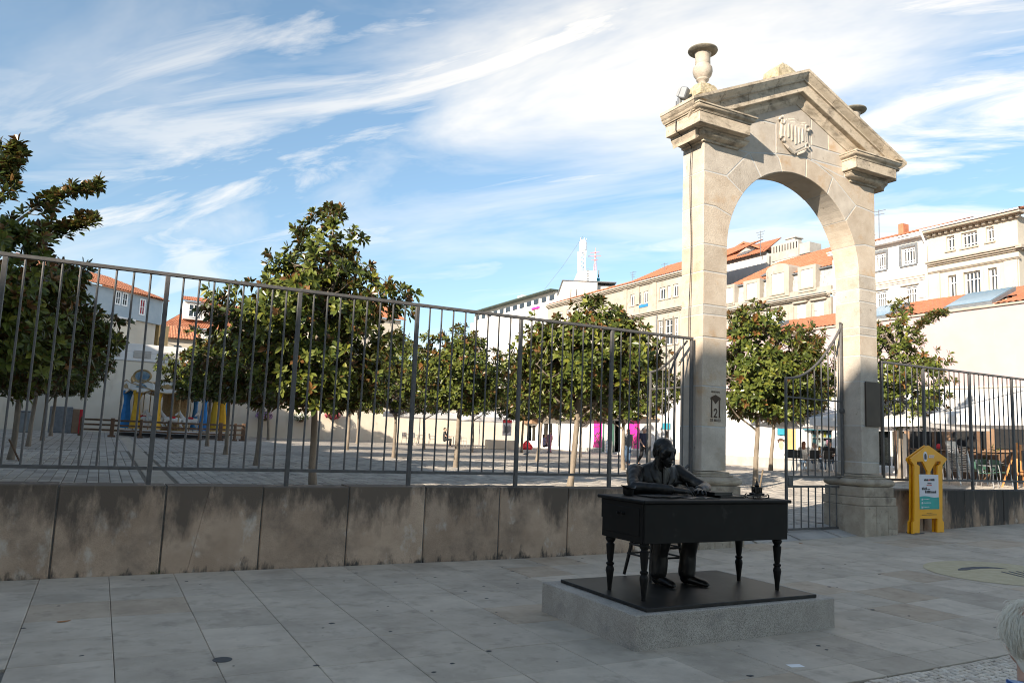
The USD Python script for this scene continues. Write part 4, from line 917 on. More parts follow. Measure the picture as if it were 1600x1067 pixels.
# ------------------------------------------------------------------ on the pavement
dc = thing("painted_roundel", "faded yellow round marking painted on the pavement at the right", "pavement marking")
th_ = np.linspace(0, 2 * np.pi, 61)[:-1]
def onpave(P, dz): v, f = prism(P, 0, .002, "xy"); v[:, 2] += zg(v[:, 0]) + dz; return v, f
CXd, CYd = 10.2, 5.87
obj("yellow_disc", onpave([(CXd + .86 * math.cos(t), CYd + .86 * math.sin(t)) for t in th_], .003), "yellow_decal", dc)
hd = [(-.36, .42), (-.2, .5), (.02, .47), (.2, .36), (.3, .2), (.34, .02), (.26, .1), (.16, .2), (.02, .27), (-.14, .3), (-.3, .28), (-.42, .34)]
obj("dark_figure", onpave([(CXd + .02 + y * .1 + x, CYd + .1 + y * .62) for x, y in hd], .0065), "dark_decal", dc)
for k in range(5):
    obj("dark_stripe", onpave([(CXd + .05 + .11 * k, CYd + .02 - .03 * k), (CXd + .095 + .11 * k, CYd + .03 - .03 * k), (CXd - .18 + .11 * k + .05, CYd - .62 + .03 * k), (CXd - .225 + .11 * k + .05, CYd - .62 + .03 * k)], .0065), "dark_decal", dc)
tag(obj("paper_scrap", G().box(-.055, .055, -.035, .035, .0, .0012).xf(rz=-.25, loc=(4.586, 4.108, .002)), "paper"), "small white scrap of paper lying on the pavement before the plinth", "paper")
tag(obj("round_cap", G().lathe([(0, 0), (.062, 0), (.064, .0025), (.058, .004), (0, .004)], 24).xf(loc=(.872, 5.62, 0)), "gum"), "small dark round metal cap set in the pavement at lower left", "cap")
g = G()
for _ in range(80):
    x, y = rng.uniform(-.6, 9), rng.uniform(3.9, 8.8); r = rng.uniform(.006, .017) * rng.choice([1, 1, 1.3]); k = 9; a = np.arange(k) / k * 2 * np.pi; rr = r * rng.uniform(.65, 1.15, k)
    v, f = prism(np.stack([x + rr * np.cos(a) * 1.4, y + rr * np.sin(a)], 1), 0, .0016, "xy"); v[:, 2] += zg(v[:, 0]) + .001; g.add(v, f)
tag(obj("gum_spots", g, "gum"), "dark chewing gum spots scattered over the grey paving slabs", "stains", kind="stuff")
def dry_leaf(x, y, rz, label):
    a = np.linspace(0, 2 * np.pi, 13)[:-1]; v, f = prism(np.stack([.05 * np.cos(a), .02 * np.sin(a) * (1 - .4 * np.cos(a))], 1), 0, .002, "xy"); v[:, 2] += .25 * v[:, 0] ** 2 * 20 * .3 + .002
    v = v @ rotm(0, 0, rz).T + [x, y, float(zg(x)) + .001]; tag(obj("fallen_leaf", (v, f), "dry_leaf"), label, "leaf")
q = at(99.6, 971, Z=0); dry_leaf(q[0], q[1], .3, "orange-brown fallen leaf on the pavement at far left")
q = at(1251, 852, Z=.06); dry_leaf(q[0], q[1], 1.3, "small brown fallen leaf on the pavement right of the desk")
g = G(); wq = at(243, 895, Z=0)
for k in range(26):
    a = rng.uniform(0, 2 * np.pi); l = rng.uniform(.02, .06); d = np.array([math.cos(a), -abs(math.sin(a)) * .6, rng.uniform(.3, 1)]); p = np.array([wq[0] + rng.uniform(-.05, .05), 8.955, .003]); s_ = np.array([-d[1], d[0], 0]) * .006
    g.add([p - s_ * .4, p + d * l * .5 + s_, p + d * l, p + d * l * .5 - s_], [[0, 1, 2], [0, 2, 3]])
tag(obj("weed_tuft", g, "weed"), "tiny green weed growing at the foot of the stone wall", "weed")
# ------------------------------------------------------------------ magnolia trees in their grid
def leaves_mesh(P, A, rs, n_lo, n_hi, L0=.165, brown=.35, yel=.05):
    """Rosettes of leaves at the tips P with axes A: every leaf folded along its rib, its underside a second sheet."""
    k = rs.integers(n_lo, n_hi + 1, len(P)); idx = np.repeat(np.arange(len(P)), k); N = len(idx)
    j = np.concatenate([np.arange(q) for q in k]); a = A[idx]
    t = np.cross(a, rs.normal(size=(len(P), 3))[idx]); t /= np.linalg.norm(t, axis=1, keepdims=True); b = np.cross(a, t)
    az = j * 2.399 + rs.normal(0, .25, N); pol = np.radians(30 + 70 * (j / np.maximum(k[idx] - 1, 1)) + rs.normal(0, 9, N))
    d = np.cos(pol)[:, None] * a + np.sin(pol)[:, None] * (np.cos(az)[:, None] * t + np.sin(az)[:, None] * b)
    n = a - (a * d).sum(1, keepdims=True) * d + rs.normal(0, .22, (N, 3)); n -= (n * d).sum(1, keepdims=True) * d; n /= np.linalg.norm(n, axis=1, keepdims=True)
    s = np.cross(d, n); L = L0 * rs.uniform(.72, 1.22, N)[:, None]; w = L * rs.uniform(.19, .26, N)[:, None]
    base = P[idx] - a * (.05 * j / 10)[:, None] + d * .012
    fold = rs.uniform(.15, .5, N)[:, None]; dr = rs.uniform(-.02, .22, N)[:, None]; down = np.array([0, 0, -1.0])
    def at_(q, wq): m_ = base + d * L * q + down * L * dr * q * q; return m_, m_ - s * w * wq + n * w * fold * wq, m_ + s * w * wq + n * w * fold * wq
    m1, l1, r1 = at_(.30, .82); m2, l2, r2 = at_(.68, .92); tip = base + d * L + down * L * dr * 1.1
    V = np.stack([base, l1, m1, r1, l2, m2, r2, tip], 1)
    e = n[:, None, :] * .0035; V2 = V - e
    F1 = np.array([[0, 2, 1], [0, 3, 2], [1, 2, 5], [1, 5, 4], [2, 3, 6], [2, 6, 5], [4, 5, 7], [5, 6, 7]])
    v = np.concatenate([V, V2], 1).reshape(-1, 3); o = (np.arange(N) * 16)[:, None, None]
    f = np.concatenate([F1[None] + o, (F1[:, ::-1] + 8)[None] + o], 1).reshape(-1, 3)
    g1 = np.array([.064, .098, .020]); g2 = np.array([.18, .21, .040]); g3 = np.array([.27, .28, .045]); br = np.array([.30, .15, .05])
    u = rs.random(N)[:, None]; top = g1 * (1 - u) + g2 * u
    ty = rs.random(len(P))[idx]; top = np.where((ty < .18)[:, None], g2 * 1.1 + .02 * u, top); top = np.where((rs.random(N) < yel)[:, None], g3, top)
    young = ((rs.random(len(P)) < brown * (.25 + 1.3 * (P[:, 2] - P[:, 2].min()) / np.ptp(P[:, 2])))[idx] & (pol < np.radians(62))); top = np.where(young[:, None], br * rs.uniform(.5, 1.15, (N, 1)), top)
    und = np.where((rs.random(N) < .42)[:, None], np.array([.20, .115, .045]) * rs.uniform(.6, 1.15, (N, 1)), np.array([.12, .14, .05]))
    col = np.concatenate([np.repeat(top[:, None], 8, 1), np.repeat(und[:, None], 8, 1)], 1).reshape(-1, 3)
    return v, f, col

def magnolia(label, X, Y, prof, seed, tips=1150, rt=.075, extra=(), zc0=1.75, group="magnolia trees in rows on the square", lobes=.42, leaf=.172, n_lo=9, n_hi=13):
    rs = np.random.default_rng(seed); z0 = float(zp(X, Y)); pz = np.array([p[0] for p in prof]); pr_ = np.array([p[1] for p in prof]); pc = np.array([[p[2] if len(p) > 2 else 0, p[3] if len(p) > 3 else 0] for p in prof])
    t = thing("magnolia_tree", label, "tree", (X, Y, z0), 0, group)
    ztop = pz.max()
    # trunk
    zz = np.linspace(0, ztop * .92, 14); cxy = np.stack([np.interp(zz, pz, pc[:, 0]), np.interp(zz, pz, pc[:, 1])], 1) * np.clip(zz / ztop, 0, 1)[:, None]
    wob = np.cumsum(rs.normal(0, .012, (14, 2)), 0); wob[0] = 0
    tp = np.column_stack([cxy + wob, zz]); tr = np.interp(zz, [0, .12, 1.6, ztop * .92], [rt * 1.35, rt * 1.05, rt * .9, .014])
    # tips
    P = []
    wz = np.linspace(pz.min(), ztop, 200); wr = np.interp(wz, pz, pr_); cdf = np.cumsum(wr ** 1.25 + .02); cdf /= cdf[-1]
    nc = 46; zc_ = np.interp((np.arange(nc) + rs.random(nc)) / nc, cdf, wz); ac = np.arange(nc) * 2.399 + rs.normal(0, .35, nc)
    rc = np.interp(zc_, pz, pr_) * np.where(rs.random(nc) < .3, rs.uniform(.25, .6, nc), rs.uniform(.62, .98, nc)); rc = np.where(rs.random(nc) < lobes * .35, rc * 1.18, rc)
    C = np.stack([rc * np.cos(ac) + np.interp(zc_, pz, pc[:, 0]), rc * np.sin(ac) + np.interp(zc_, pz, pc[:, 1]), zc_], 1); cs_ = rs.uniform(.20, .40, nc) * np.clip(np.interp(zc_, pz, pr_) / 1.3, .45, 1.15)
    k = rs.choice(nc, tips, p=cs_ ** 2 / (cs_ ** 2).sum()); q = rs.normal(size=(tips, 3)); q *= (np.clip(rs.random(tips), .1, 1) ** .45 * 1.55 / np.linalg.norm(q, axis=1))[:, None]
    P = C[k] + q * cs_[k][:, None] * [1.0, 1.0, .78]; P[:, 2] = np.maximum(P[:, 2], pz.min())
    nf = int(tips * .34); zf_ = np.interp(rs.random(nf), cdf, wz); af = rs.random(nf) * 2 * np.pi; rf = np.interp(zf_, pz, pr_) * .92 * np.clip(rs.random(nf), .08, 1) ** .5 * (1 - lobes * .35 + lobes * .6 * meshkit.noise(np.stack([np.cos(af) * 1.7 + seed, np.sin(af) * 1.7, zf_ * 1.3], 1), seed))
    P[:nf] = np.stack([rf * np.cos(af) + np.interp(zf_, pz, pc[:, 0]), rf * np.sin(af) + np.interp(zf_, pz, pc[:, 1]), zf_], 1); z = P[:, 2]
    ctr = np.stack([np.interp(z, zz, tp[:, 0]), np.interp(z, zz, tp[:, 1]), z - .35], 1)
    limbs = []
    for k in range(11):
        zs = rs.uniform(zc0 * .92, ztop * .72); a = k * 2.4 + rs.normal(0, .3); zl = min(zs + rs.uniform(.5, 1.3), ztop - .1); rl = np.interp(zl, pz, pr_) * rs.uniform(.62, .85)
        s0 = np.array([np.interp(zs, zz, tp[:, 0]), np.interp(zs, zz, tp[:, 1]), zs]); e0 = np.array([rl * math.cos(a) + np.interp(zl, pz, pc[:, 0]), rl * math.sin(a) + np.interp(zl, pz, pc[:, 1]), zl])
        m_ = s0 * .45 + e0 * .55 + [0, 0, -.12]; limbs.append((np.stack([s0, s0 * .72 + m_ * .28 + [0, 0, .02], m_, e0 * .6 + m_ * .4, e0]), rt * .5))
    for pts, rr in extra: limbs.append((np.asarray(pts, float), rr))
    g = G(); g.tube(tp, tr, 9); obj("trunk", g, "bark", t, smooth=60)
    g = G()
    for pts, rr in limbs: g.tube(pts, np.linspace(rr, .012, len(pts)), 6)
    al = [tp[5:]] + [np.stack([np.interp(np.linspace(0, 1, 9), np.linspace(0, 1, len(p)), p[:, q]) for q in range(3)], 1) for p, _ in limbs]
    anc = np.vstack(al); ex = []
    for pts, rr in extra:
        pts = np.asarray(pts, float); s_ = np.linspace(.35, 1, 13)
        for q in s_:
            p = np.array([np.interp(q, np.linspace(0, 1, len(pts)), pts[:, i]) for i in range(3)]); ex += [p + rs.normal(0, .085 * (1.15 - q * .5), 3) for _ in range(3)]
    if ex: P = np.vstack([P, ex]); ctr = np.vstack([ctr, np.array(ex) - [0, 0, .5]])
    dist = ((P[:, None] - anc[None]) ** 2).sum(-1) + np.maximum(anc[None, :, 2] - P[:, None, 2] + .05, 0) * 3
    near = anc[dist.argmin(1)]
    for p, q in list(zip(P, near))[:: 2]:
        if np.linalg.norm(p - q) > .62: continue
        m_ = (p + q) / 2 + [0, 0, -.05]; g.tube([q, m_, p], [.011, .008, .005], 3, cap=False)
    obj("limbs", g, "bark", t)
    A = P - ctr; A[:, 2] = A[:, 2] * .6 + .35; A /= np.linalg.norm(A, axis=1, keepdims=True); A += rs.normal(0, .28, A.shape); A /= np.linalg.norm(A, axis=1, keepdims=True)
    hi = np.clip((P[:, 2] - pz.min()) / (ztop - pz.min()), 0, 1)
    v, f, c = leaves_mesh(P, A, rs, n_lo, n_hi, leaf, .17, .09)
    obj("crown", (v, f), "leaves", t, kind="stuff", tint=c)
    return t
std = lambda zt, R, zb=1.75: [(zb - .1, R * .45), (zb + .25, R * .85), (zb + .9, R), (zb + .45 * (zt - zb), R * .98), (zb + .68 * (zt - zb), R * .74), (zb + .86 * (zt - zb), R * .42), (zt, R * .12)]
GT = "magnolia trees in rows on the square"
t_a = magnolia("big dark magnolia at the left edge, its branches reaching above the railing", -2.15, 17.0,
    [(1.6, .9), (2.0, 1.8), (2.6, 2.2), (3.5, 2.25), (4.1, 1.8), (4.6, 1.0), (5.3, .5), (6.0, .42), (6.55, .2)], 21, 1300,
    extra=[([(.15, 0, 4.6), (.7, .05, 5.25), (1.2, .0, 5.65), (1.72, -.05, 5.88)], .03), ([(.1, 0, 4.3), (.75, .1, 4.72), (1.25, .1, 5.0), (1.68, .1, 5.2)], .028), ([(.1, 0, 5.2), (.2, .05, 5.9), (.28, 0, 6.35)], .03)], lobes=.35)
t_b = magnolia("tall pointed magnolia left of centre, its top the highest above the railing", 4.22, 17.0,
    [(1.70, .8, -.3), (2.0, 1.6, -.35), (2.6, 2.05, -.35), (3.4, 2.2, -.35), (4.1, 2.1, -.3), (4.55, 1.5, -.2), (5.0, 1.08), (5.5, .92), (5.9, .68), (6.2, .40), (6.36, .2)], 22, 1400, lobes=.5)
t_c = magnolia("round magnolia right behind the railing, just left of the arch's left pillar", 10.35, 16.25,
    [(2.10, .7, .3), (2.35, 1.5, .3), (2.8, 1.95, .4), (3.3, 1.95, .5), (4.0, 1.5, .5), (4.5, .9, .55), (4.85, .35, .55)], 23, 1000)
t_d = magnolia("sunlit magnolia seen through the opening of the arch", 17.55, 17.2,
    [(2.15, .7, .15), (2.4, 1.6, .2), (2.9, 2.15, .25), (3.4, 2.2, .2), (4.1, 1.75, .1), (4.8, 1.15, 0), (5.3, .65, 0), (5.72, .22, 0)], 24, 1200, lobes=.5)
t_e = magnolia("loose open magnolia right of the arch, behind the right-hand railing", 24.0, 17.0,
    [(1.75, .6, .2), (2.1, 1.35, .3), (2.9, 1.75, .35), (3.7, 1.5, .2), (4.5, 1.1, -.1), (5.3, .75, -.1), (5.9, .5, 0), (6.3, .2, .1)], 25, 600, lobes=.6,
    extra=[([(0, 0, 4.6), (.5, -.3, 5.2), (1.0, -.6, 5.6), (1.5, -.8, 5.85)], .025)])
t_f = magnolia("magnolia in the second row, its pale trunk left of centre behind the tall pointed one", 11.1, 24.85, std(5.0, 2.1, 2.2), 26, 850)
t_g = magnolia("dark magnolia at far left in the second row, its trunk nearest the left edge", -2.0, 24.5, std(5.15, 2.25, 2.2), 27, 850)
src = [t_f, t_g, t_c, t_d]
for i, (x, y, lab) in enumerate([
    (4.21, 23.9, "magnolia directly behind the tall pointed one, second row from the railing"),
    (18.4, 25.0, "magnolia in the second row whose crown stands behind the people walking near the arch"),
    (24.0, 22.7, "magnolia inside the arch, its thin trunk just right of the sunlit one's trunk"),
    (-2.2, 32.9, "third-row magnolia at far left, second trunk from the left edge"), (4.19, 30.2, "third-row magnolia right of the carousel, behind the tall pointed one"),
    (10.93, 30.85, "third-row magnolia whose trunk carries the black loudspeaker"), (17.75, 30.7, "third-row magnolia before the shop windows, left of the mother and child"),
    (-2.1, 38.8, "fourth-row magnolia at far left beside the carousel's railing"), (4.4, 37.6, "fourth-row magnolia standing before the carousel's right half"),
    (10.9, 37.7, "fourth-row magnolia left of the loudspeaker tree, before the flower baskets"), (18.4, 39.1, "fourth-row magnolia in front of the white café tents, right one"),
    (16.65, 41.9, "back-row magnolia at the left side of the white café tents"), (22.9, 41.5, "back-row magnolia before the brown shop corner"), (24.2, 37.0, "magnolia before the shops between the child and the left pink poster"),
    (9.6, 51.0, "small distant magnolia close to the back wall, left of the flower baskets"), (14.8, 48.9, "small distant magnolia close to the back wall under the flower baskets"), (-2.1, 45.0, "distant magnolia at far left against the tan back wall")]):
    s = src[i % 4]; copy(s, "magnolia_tree", lab, "tree", (x, y, float(zp(x, y))), 1.3 + i * 1.9, GT, scale=(rng.uniform(.92, 1.05),) * 2 + (rng.uniform(.9, 1.04),))
for (x, y, dx, lab) in ((17.2, 17.0, -.35, "thin wooden stake leaning by the trunk of the sunlit magnolia in the arch"), (-1.75, 24.2, .3, "thin dark stake leaning by the trunk of the leftmost magnolia")):
    z = float(zp(x, y)); tag(obj("tree_stake", G().tube([(x + dx * .0, y - .3, z), (x - dx, y - .1, z + .55)], .025, 6), "stake" if x > 0 else "wood_dark"), lab, "stake")
# ------------------------------------------------------------------ building pieces
def rpx(x0, y0, x1, y1, X):
    a, b = at(x0, y0, X=X), at(x1, y1, X=X)
    return min(a[1], b[1]), max(a[1], b[1]), min(a[2], b[2]), max(a[2], b[2])
def wall_x(name, parent, u0, u1, z0, z1, holes, X, m, depth=.35, poly=None, **k):
    p = Polygon(poly) if poly else sbox(u0, z0, u1, z1)
    for h in holes: p = p.difference(sbox(h[0], h[2], h[1], h[3]))
    return obj(name, prism(p, X, X + depth, "yz"), m, parent, **k)
def window_x(parent, r, X, cols=2, rows=(.5,), frame="window_frame", glass="window_glass", fw=.06, surround=None, sill=True, name="window", rec=.10, lintel=None):
    y0, y1, z0, z1 = r; ring_ = sbox(y0, z0, y1, z1); cs_ = np.linspace(y0 + fw, y1 - fw, cols + 1); zs = [z0 + fw] + [z0 + (z1 - z0) * q for q in rows] + [z1 - fw]
    t_ = .045
    for a, b in zip(cs_[:-1], cs_[1:]):
        for c, d in zip(zs[:-1], zs[1:]):
            ring_ = ring_.difference(sbox(a + t_ / 2, c + t_ / 2, b - t_ / 2, d - t_ / 2))
    w = obj(name, prism(ring_, X + rec, X + rec + .06, "yz"), frame, parent)
    obj("pane", G().box(X + rec + .065, X + rec + .08, y0 + .01, y1 - .01, z0 + .01, z1 - .01), glass, w)
    if sill: obj("sill", G().box(X - .08, X + .05, y0 - .08, y1 + .08, z0 - .09, z0 - .003), surround or "stone_trim", w)
    if surround: obj("surround", prism(sbox(y0 - .14, z0 - .005, y1 + .14, z1 + .16).difference(sbox(y0 + .003, z0 - .1, y1 - .003, z1 - .003)), X - .045, X - .002, "yz"), surround, w)
    if lintel: obj("lintel", G().box(X - .16, X - .003, y0 - .16, y1 + .16, z1 + .10, z1 + .24, .01), lintel, w)
    return w
def tile_roof(a, b, c, d, pitch=.24, course=.38, h=.045):
    """Curved-tile roof from eave a-b up to ridge d-c (a under d, b under c)."""
    a, b, c, d = (np.asarray(q, float) for q in (a, b, c, d)); L = np.linalg.norm(b - a); S = np.linalg.norm(d - a); nu = max(4, int(L / pitch)) * 4; nv = max(2, int(S / course))
    n = np.cross(b - a, d - a); n /= np.linalg.norm(n); n = n if n[2] > 0 else -n
    u = np.linspace(0, 1, nu + 1); rows = []
    for k in range(nv):
        for e, lift in ((k / nv, .028), ((k + .999) / nv, 0.0)):
            p = (a * (1 - e) + d * e)[None] * (1 - u)[:, None] + (b * (1 - e) + c * e)[None] * u[:, None]
            ph = u * (nu / 4) * 2 * np.pi; rows.append(p + n * (h * np.abs(np.cos(ph / 2)) + lift + rng.normal(0, .004, len(u)))[:, None])
    v = np.vstack(rows); i = np.arange(nu); w = nu + 1
    f = np.vstack([np.stack([q * w + i, q * w + i + 1, (q + 1) * w + i + 1, (q + 1) * w + i], 1) for q in range(len(rows) - 1)])
    g = G().add(v, f); g.add([a, b, c, d], [[0, 1, 2, 3]]); return g
def cornice_x(parent, u0, u1, z, X, out=.3, h=.25, m="stone_trim", name="cornice"):
    g = G()
    for k, (o, q) in enumerate(((.35, .3), (.7, .35), (1.0, .35))):
        z0 = z - h + h * (0, .3, .65)[k]; g.box(X - out * o, X - .003, u0, u1, z0, z0 + h * q - .002, .01)
    return obj(name, g, m, parent)

# ------------------------------------------------------------------ row of houses at the right, X = 40
XH = 40.0
# beige house at the far right
b = thing("beige_house", "beige corner house at far right with red tiled roof and tall mullioned windows", "house")
s5 = lambda x, y: (1360 + x / 5.333, 300 + y / 5.333)
def r5(x0, y0, x1, y1): return rpx(*s5(x0, y0), *s5(x1, y1), XH)
Y0b, Y1b, ZE = 21.5, 26.33, 13.74
up = [(24.78, 25.23, 12.61, 13.41), (23.55, 24.40, 12.60, 13.42), (22.68, 23.08, 12.66, 13.44)]
lo = [(24.71, 25.20, 9.85, 11.22), (23.43, 24.34, 9.85, 11.25), (22.57, 23.04, 9.88, 11.25)]
wall_x("wall", b, Y0b, Y1b, 0, ZE, up + lo, XH, "beige_plaster")
obj("side_wall", G().box(XH + .352, XH + 11, Y0b, Y0b + .35, 0, ZE), "beige_plaster", b)
obj("back_room", G().box(XH + .9, XH + 1.0, Y0b + .4, Y1b, 6, ZE), "dark_interior", b)
for r, c_ in zip(up, (2, 4, 2)): window_x(b, r, XH, c_, (.22, .8), fw=.04, rec=.14)
for r, c_ in zip(lo, (2, 4, 2)): window_x(b, r, XH, c_, (.12, .70), surround="warm_plaster", rec=.14)
cornice_x(b, Y0b - .25, Y1b, 12.16, XH, .32, .26); cornice_x(b, Y0b - .12, Y1b, 11.60, XH, .16, .14)
obj("cornice_return", G().box(XH - .3, XH + 11, Y0b - .30, Y0b - .003, 11.98, 12.16, .01), "stone_trim", b)
for y0, y1 in ((25.62, 26.28), (21.55, 22.2)): obj("pilaster", G().box(XH - .10, XH - .003, y0, y1, 6.5, 11.455, .01), "beige_plaster", b)
obj("sill_band", G().box(XH - .16, XH - .003, 22.2, 25.6, 9.52, 9.66, .01), "stone_trim", b)
obj("eave_board", G().box(XH - .55, XH + .1, Y0b - .4, Y1b, ZE + .002, ZE + .12, .01), "stone_trim", b)
for y in np.arange(Y0b - .2, Y1b - .1, .34): obj("dentil", G().box(XH - .22, XH - .003, y, y + .17, ZE - .16, ZE, .01), "beige_plaster", b)
obj("gutter", G().tube([(XH - .62, Y0b - .4, ZE + .16), (XH - .62, Y1b, ZE + .16)], .05, 8), "white_paint", b)
obj("downpipe", G().tube([(XH - .6, 26.30, ZE + .1), (XH - .2, 26.31, ZE - .5), (XH - .12, 26.31, 6)], .06, 8), "white_paint", b)
obj("roof", tile_roof((XH - .6, Y0b - .45, ZE + .16), (XH - .6, Y1b, ZE + .16), (XH + 4.6, Y1b, ZE + 1.62), (XH + 4.6, Y0b + 1.0, ZE + 1.62)), "roof_tile_old", b)
obj("hip_roof", tile_roof((XH + 11, Y0b - .45, ZE + .16), (XH - .6, Y0b - .45, ZE + .16), (XH + 4.6, Y0b + 1.0, ZE + 1.62), (XH + 11, Y0b + 1.0, ZE + 1.62)), "roof_tile_old", b)
# white house
w_ = thing("white_house", "white house with grey-framed windows between the beige house and the arch", "house")
Y0w, Y1w = 26.36, 32.75
upw = [(27.10, 27.98, 12.28, 13.33), (28.98, 29.78, 12.28, 13.33), (30.9, 31.75, 12.28, 13.33)]; low = [(27.08, 27.88, 9.2, 10.97), (28.98, 29.72, 9.2, 10.97), (30.9, 31.65, 9.2, 10.97)]
wall_x("wall", w_, Y0w, Y1w, 0, 13.72, upw + low, XH + .10, "white_plaster")
for r in upw: window_x(w_, r, XH + .10, 4, (.22, .78), surround="lead_grey", fw=.10)
for r in low: window_x(w_, r, XH + .10, 4, (.45, .78), lintel="warm_plaster", fw=.10)
cornice_x(w_, Y0w, Y1w, 11.62, XH + .10, .2, .34, "warm_plaster"); obj("string_band", G().box(XH + .04, XH + .097, 27.95, 28.92, 10.25, 10.5, .01).box(XH + .04, XH + .097, 26.4, 27.0, 10.25, 10.5, .01), "warm_plaster", w_)
obj("eave_board", G().box(XH - .35, XH + .2, Y0w, Y1w, 13.722, 13.84, .01), "white_paint", w_); obj("gutter", G().tube([(XH - .4, Y0w + .02, 13.9), (XH - .4, Y1w, 13.9)], .05, 8), "white_paint", w_)
obj("roof", tile_roof((XH - .4, Y0w, 13.92), (XH - .4, Y1w, 13.92), (XH + 4.6, Y1w, 15.6), (XH + 4.6, Y0w, 15.6)), "roof_tile", w_)
obj("roof_ridge_block", G().box(XH + 3.2, XH + 3.8, 30.0, 30.35, 14.6, 15.85, .03), "roof_tile", w_)

# grey mansard house with dormers, seen through the arch
m_ = thing("mansard_house", "grey stone house with shuttered dormers and orange roof seen through the arch", "house")
Y0m, Y1m = 32.85, 42.6
dl = [(33.30, 34.14, 9.25, 11.03), (34.80, 35.55, 9.3, 11.02), (37.0, 38.2, 9.2, 10.95), (39.4, 40.2, 9.2, 10.95)]
wall_x("wall", m_, Y0m, Y1m, 0, 11.20, dl, XH, "stone_facade")
for r in dl:
    w__ = obj("closed_window", G().box(XH + .06, XH + .12, *r[:2], r[2], r[3] - .62, .01).box(XH + .06, XH + .12, *r[:2], r[3] - .58, r[3], .01), "white_paint", m_)
    obj("lintel", G().box(XH - .2, XH - .003, r[0] - .2, r[1] + .2, r[3] + .05, r[3] + .17, .02), "stone_trim", w__)
for y in (32.95, 34.30, 35.75, 38.6): obj("pilaster", G().box(XH - .09, XH - .003, y, y + .38, 7, 10.9, .01), "stone_trim", m_)
cornice_x(m_, Y0m, Y1m, 11.42, XH, .42, .22); obj("gutter", G().box(XH - .46, XH - .38, Y0m, Y1m, 11.425, 11.47), "lead_grey", m_)
obj("parapet", G().box(XH + .02, XH + .5, Y0m, Y1m, 11.425, 11.95, .01), "stone_facade", m_)
n_sl = 0
mg = G()
for y in np.arange(Y0m, Y1m - .1, .8):
    for z in np.arange(11.95, 13.2, .42): mg.box(XH + .32 + (z - 11.95) * .12, XH + .40 + (z - 11.95) * .12, y + .008, min(y + .792, Y1m), z + .004, min(z + .43, 13.3), .006)
obj("slate_cladding", mg, "slate_cladding", m_)
def dormer(y0, y1, z0, z1, zw0, zw1, arched):
    wd = y1 - y0; P = [(y0, z0), (y1, z0), (y1, z1 - (.35 if arched else 0))]
    if arched: P += [(y0 + wd / 2 + wd * .5 * math.cos(t), z1 - .35 + .38 * math.sin(t)) for t in np.linspace(.12, math.pi - .12, 10)]
    P += [(y0, z1 - (.35 if arched else 0))]
    inn = .22 * wd if arched else .17 * wd
    d_ = obj("dormer", prism(Polygon(P).difference(sbox(y0 + inn, zw0, y1 - inn, zw1)), XH - .05, XH + 1.2, "yz"), "stone_facade", m_)
    obj("shutter", G().box(XH + .02, XH + .07, y0 + inn + .005, y1 - inn - .005, zw0 + .005, zw1 - .005, .01), "white_paint", d_)
    obj("dormer_sill", G().box(XH - .12, XH - .053, y0 + inn - .1, y1 - inn + .1, zw0 - .12, zw0 - .005, .01), "stone_trim", d_)
dormer(36.15, 38.15, 11.75, 14.05, 12.02, 13.42, True); dormer(33.95, 35.40, 11.78, 13.50, 12.08, 13.28, False); dormer(38.75, 40.30, 11.78, 13.35, 12.02, 13.12, False); dormer(41.2, 42.4, 11.78, 13.35, 12.02, 13.12, False)
obj("roof", tile_roof((XH + .35, Y0m, 13.28), (XH + .35, Y1m, 13.28), (XH + 4.5, Y1m - 1.5, 15.6), (XH + 4.5, Y0m, 15.95)), "roof_tile", m_)
obj("eave_board", G().box(XH + .22, XH + .5, Y0m, Y1m, 13.18, 13.26), "lead_grey", m_)
obj("skylight", G().box(-.35, .35, -.5, .5, 0, .06, .01).xf(ry=-.52, loc=(XH + 1.1, 39.0, 13.86)), "lead_grey", m_)

# things that rise behind it: white sheet-clad house, concrete parapet with chimney
w2 = thing("white_gabled_house", "white house with orange roof and dark gable eaves rising behind the dormers", "house")
a0, a1 = at(1120, 410, X=47), at(1194, 416, X=47)
yA, yB = at(1130, 430, X=47)[1], at(1198, 440, X=47)[1]; zA = at(1136, 411, X=47)[2]
obj("wall", G().box(47, 47.3, yB, yA + 6, 8, zA), "white_plaster", w2)
for y in np.arange(yB, yA + 6, .45): obj("wall_rib", G().box(46.96, 46.998, y, y + .05, 10, zA), "white_plaster", w2)
obj("roof", tile_roof((46.6, yB - .2, zA), (46.6, yA + 6, zA), (50.5, yA + 6, zA + 2.2), (50.5, yB + 1.6, zA + 2.2)), "roof_tile", w2)
q0 = at(1172, 396, X=48.5); g = G(); g.prism([(q0[1] - 1.3, q0[2] - .5), (q0[1] + 2.6, q0[2] - .5), (q0[1] + 2.6, q0[2] - .2), (q0[1] + .1, q0[2] + .65), (q0[1] - 1.3, q0[2] + .05)], 48.4, 51, "yz"); obj("dormer_roof", g, "concrete", w2)
obj("dormer_eave", G().prism([(q0[1] - 1.7, q0[2] + .0), (q0[1] + .1, q0[2] + .82), (q0[1] + 3.6, q0[2] - .1), (q0[1] + 3.6, q0[2] + .04), (q0[1] + .1, q0[2] + .98), (q0[1] - 1.7, q0[2] + .16)], 47.8, 51, "yz"), "roof_tile", w2)
obj("skylight", G().box(-.5, .5, -.6, .6, 0, .08, .01).xf(ry=-.5, loc=(47.7, at(1165, 404, X=47.7)[1], zA + .70)), "lead_grey", w2)
c2 = thing("concrete_roof_block", "weathered concrete parapet with a square chimney above the orange roof in the arch", "roof structure")
y0, y1 = at(1205, 390, X=46)[1], at(1247, 395, X=46)[1]; zt = at(1205, 385, X=46)[2]
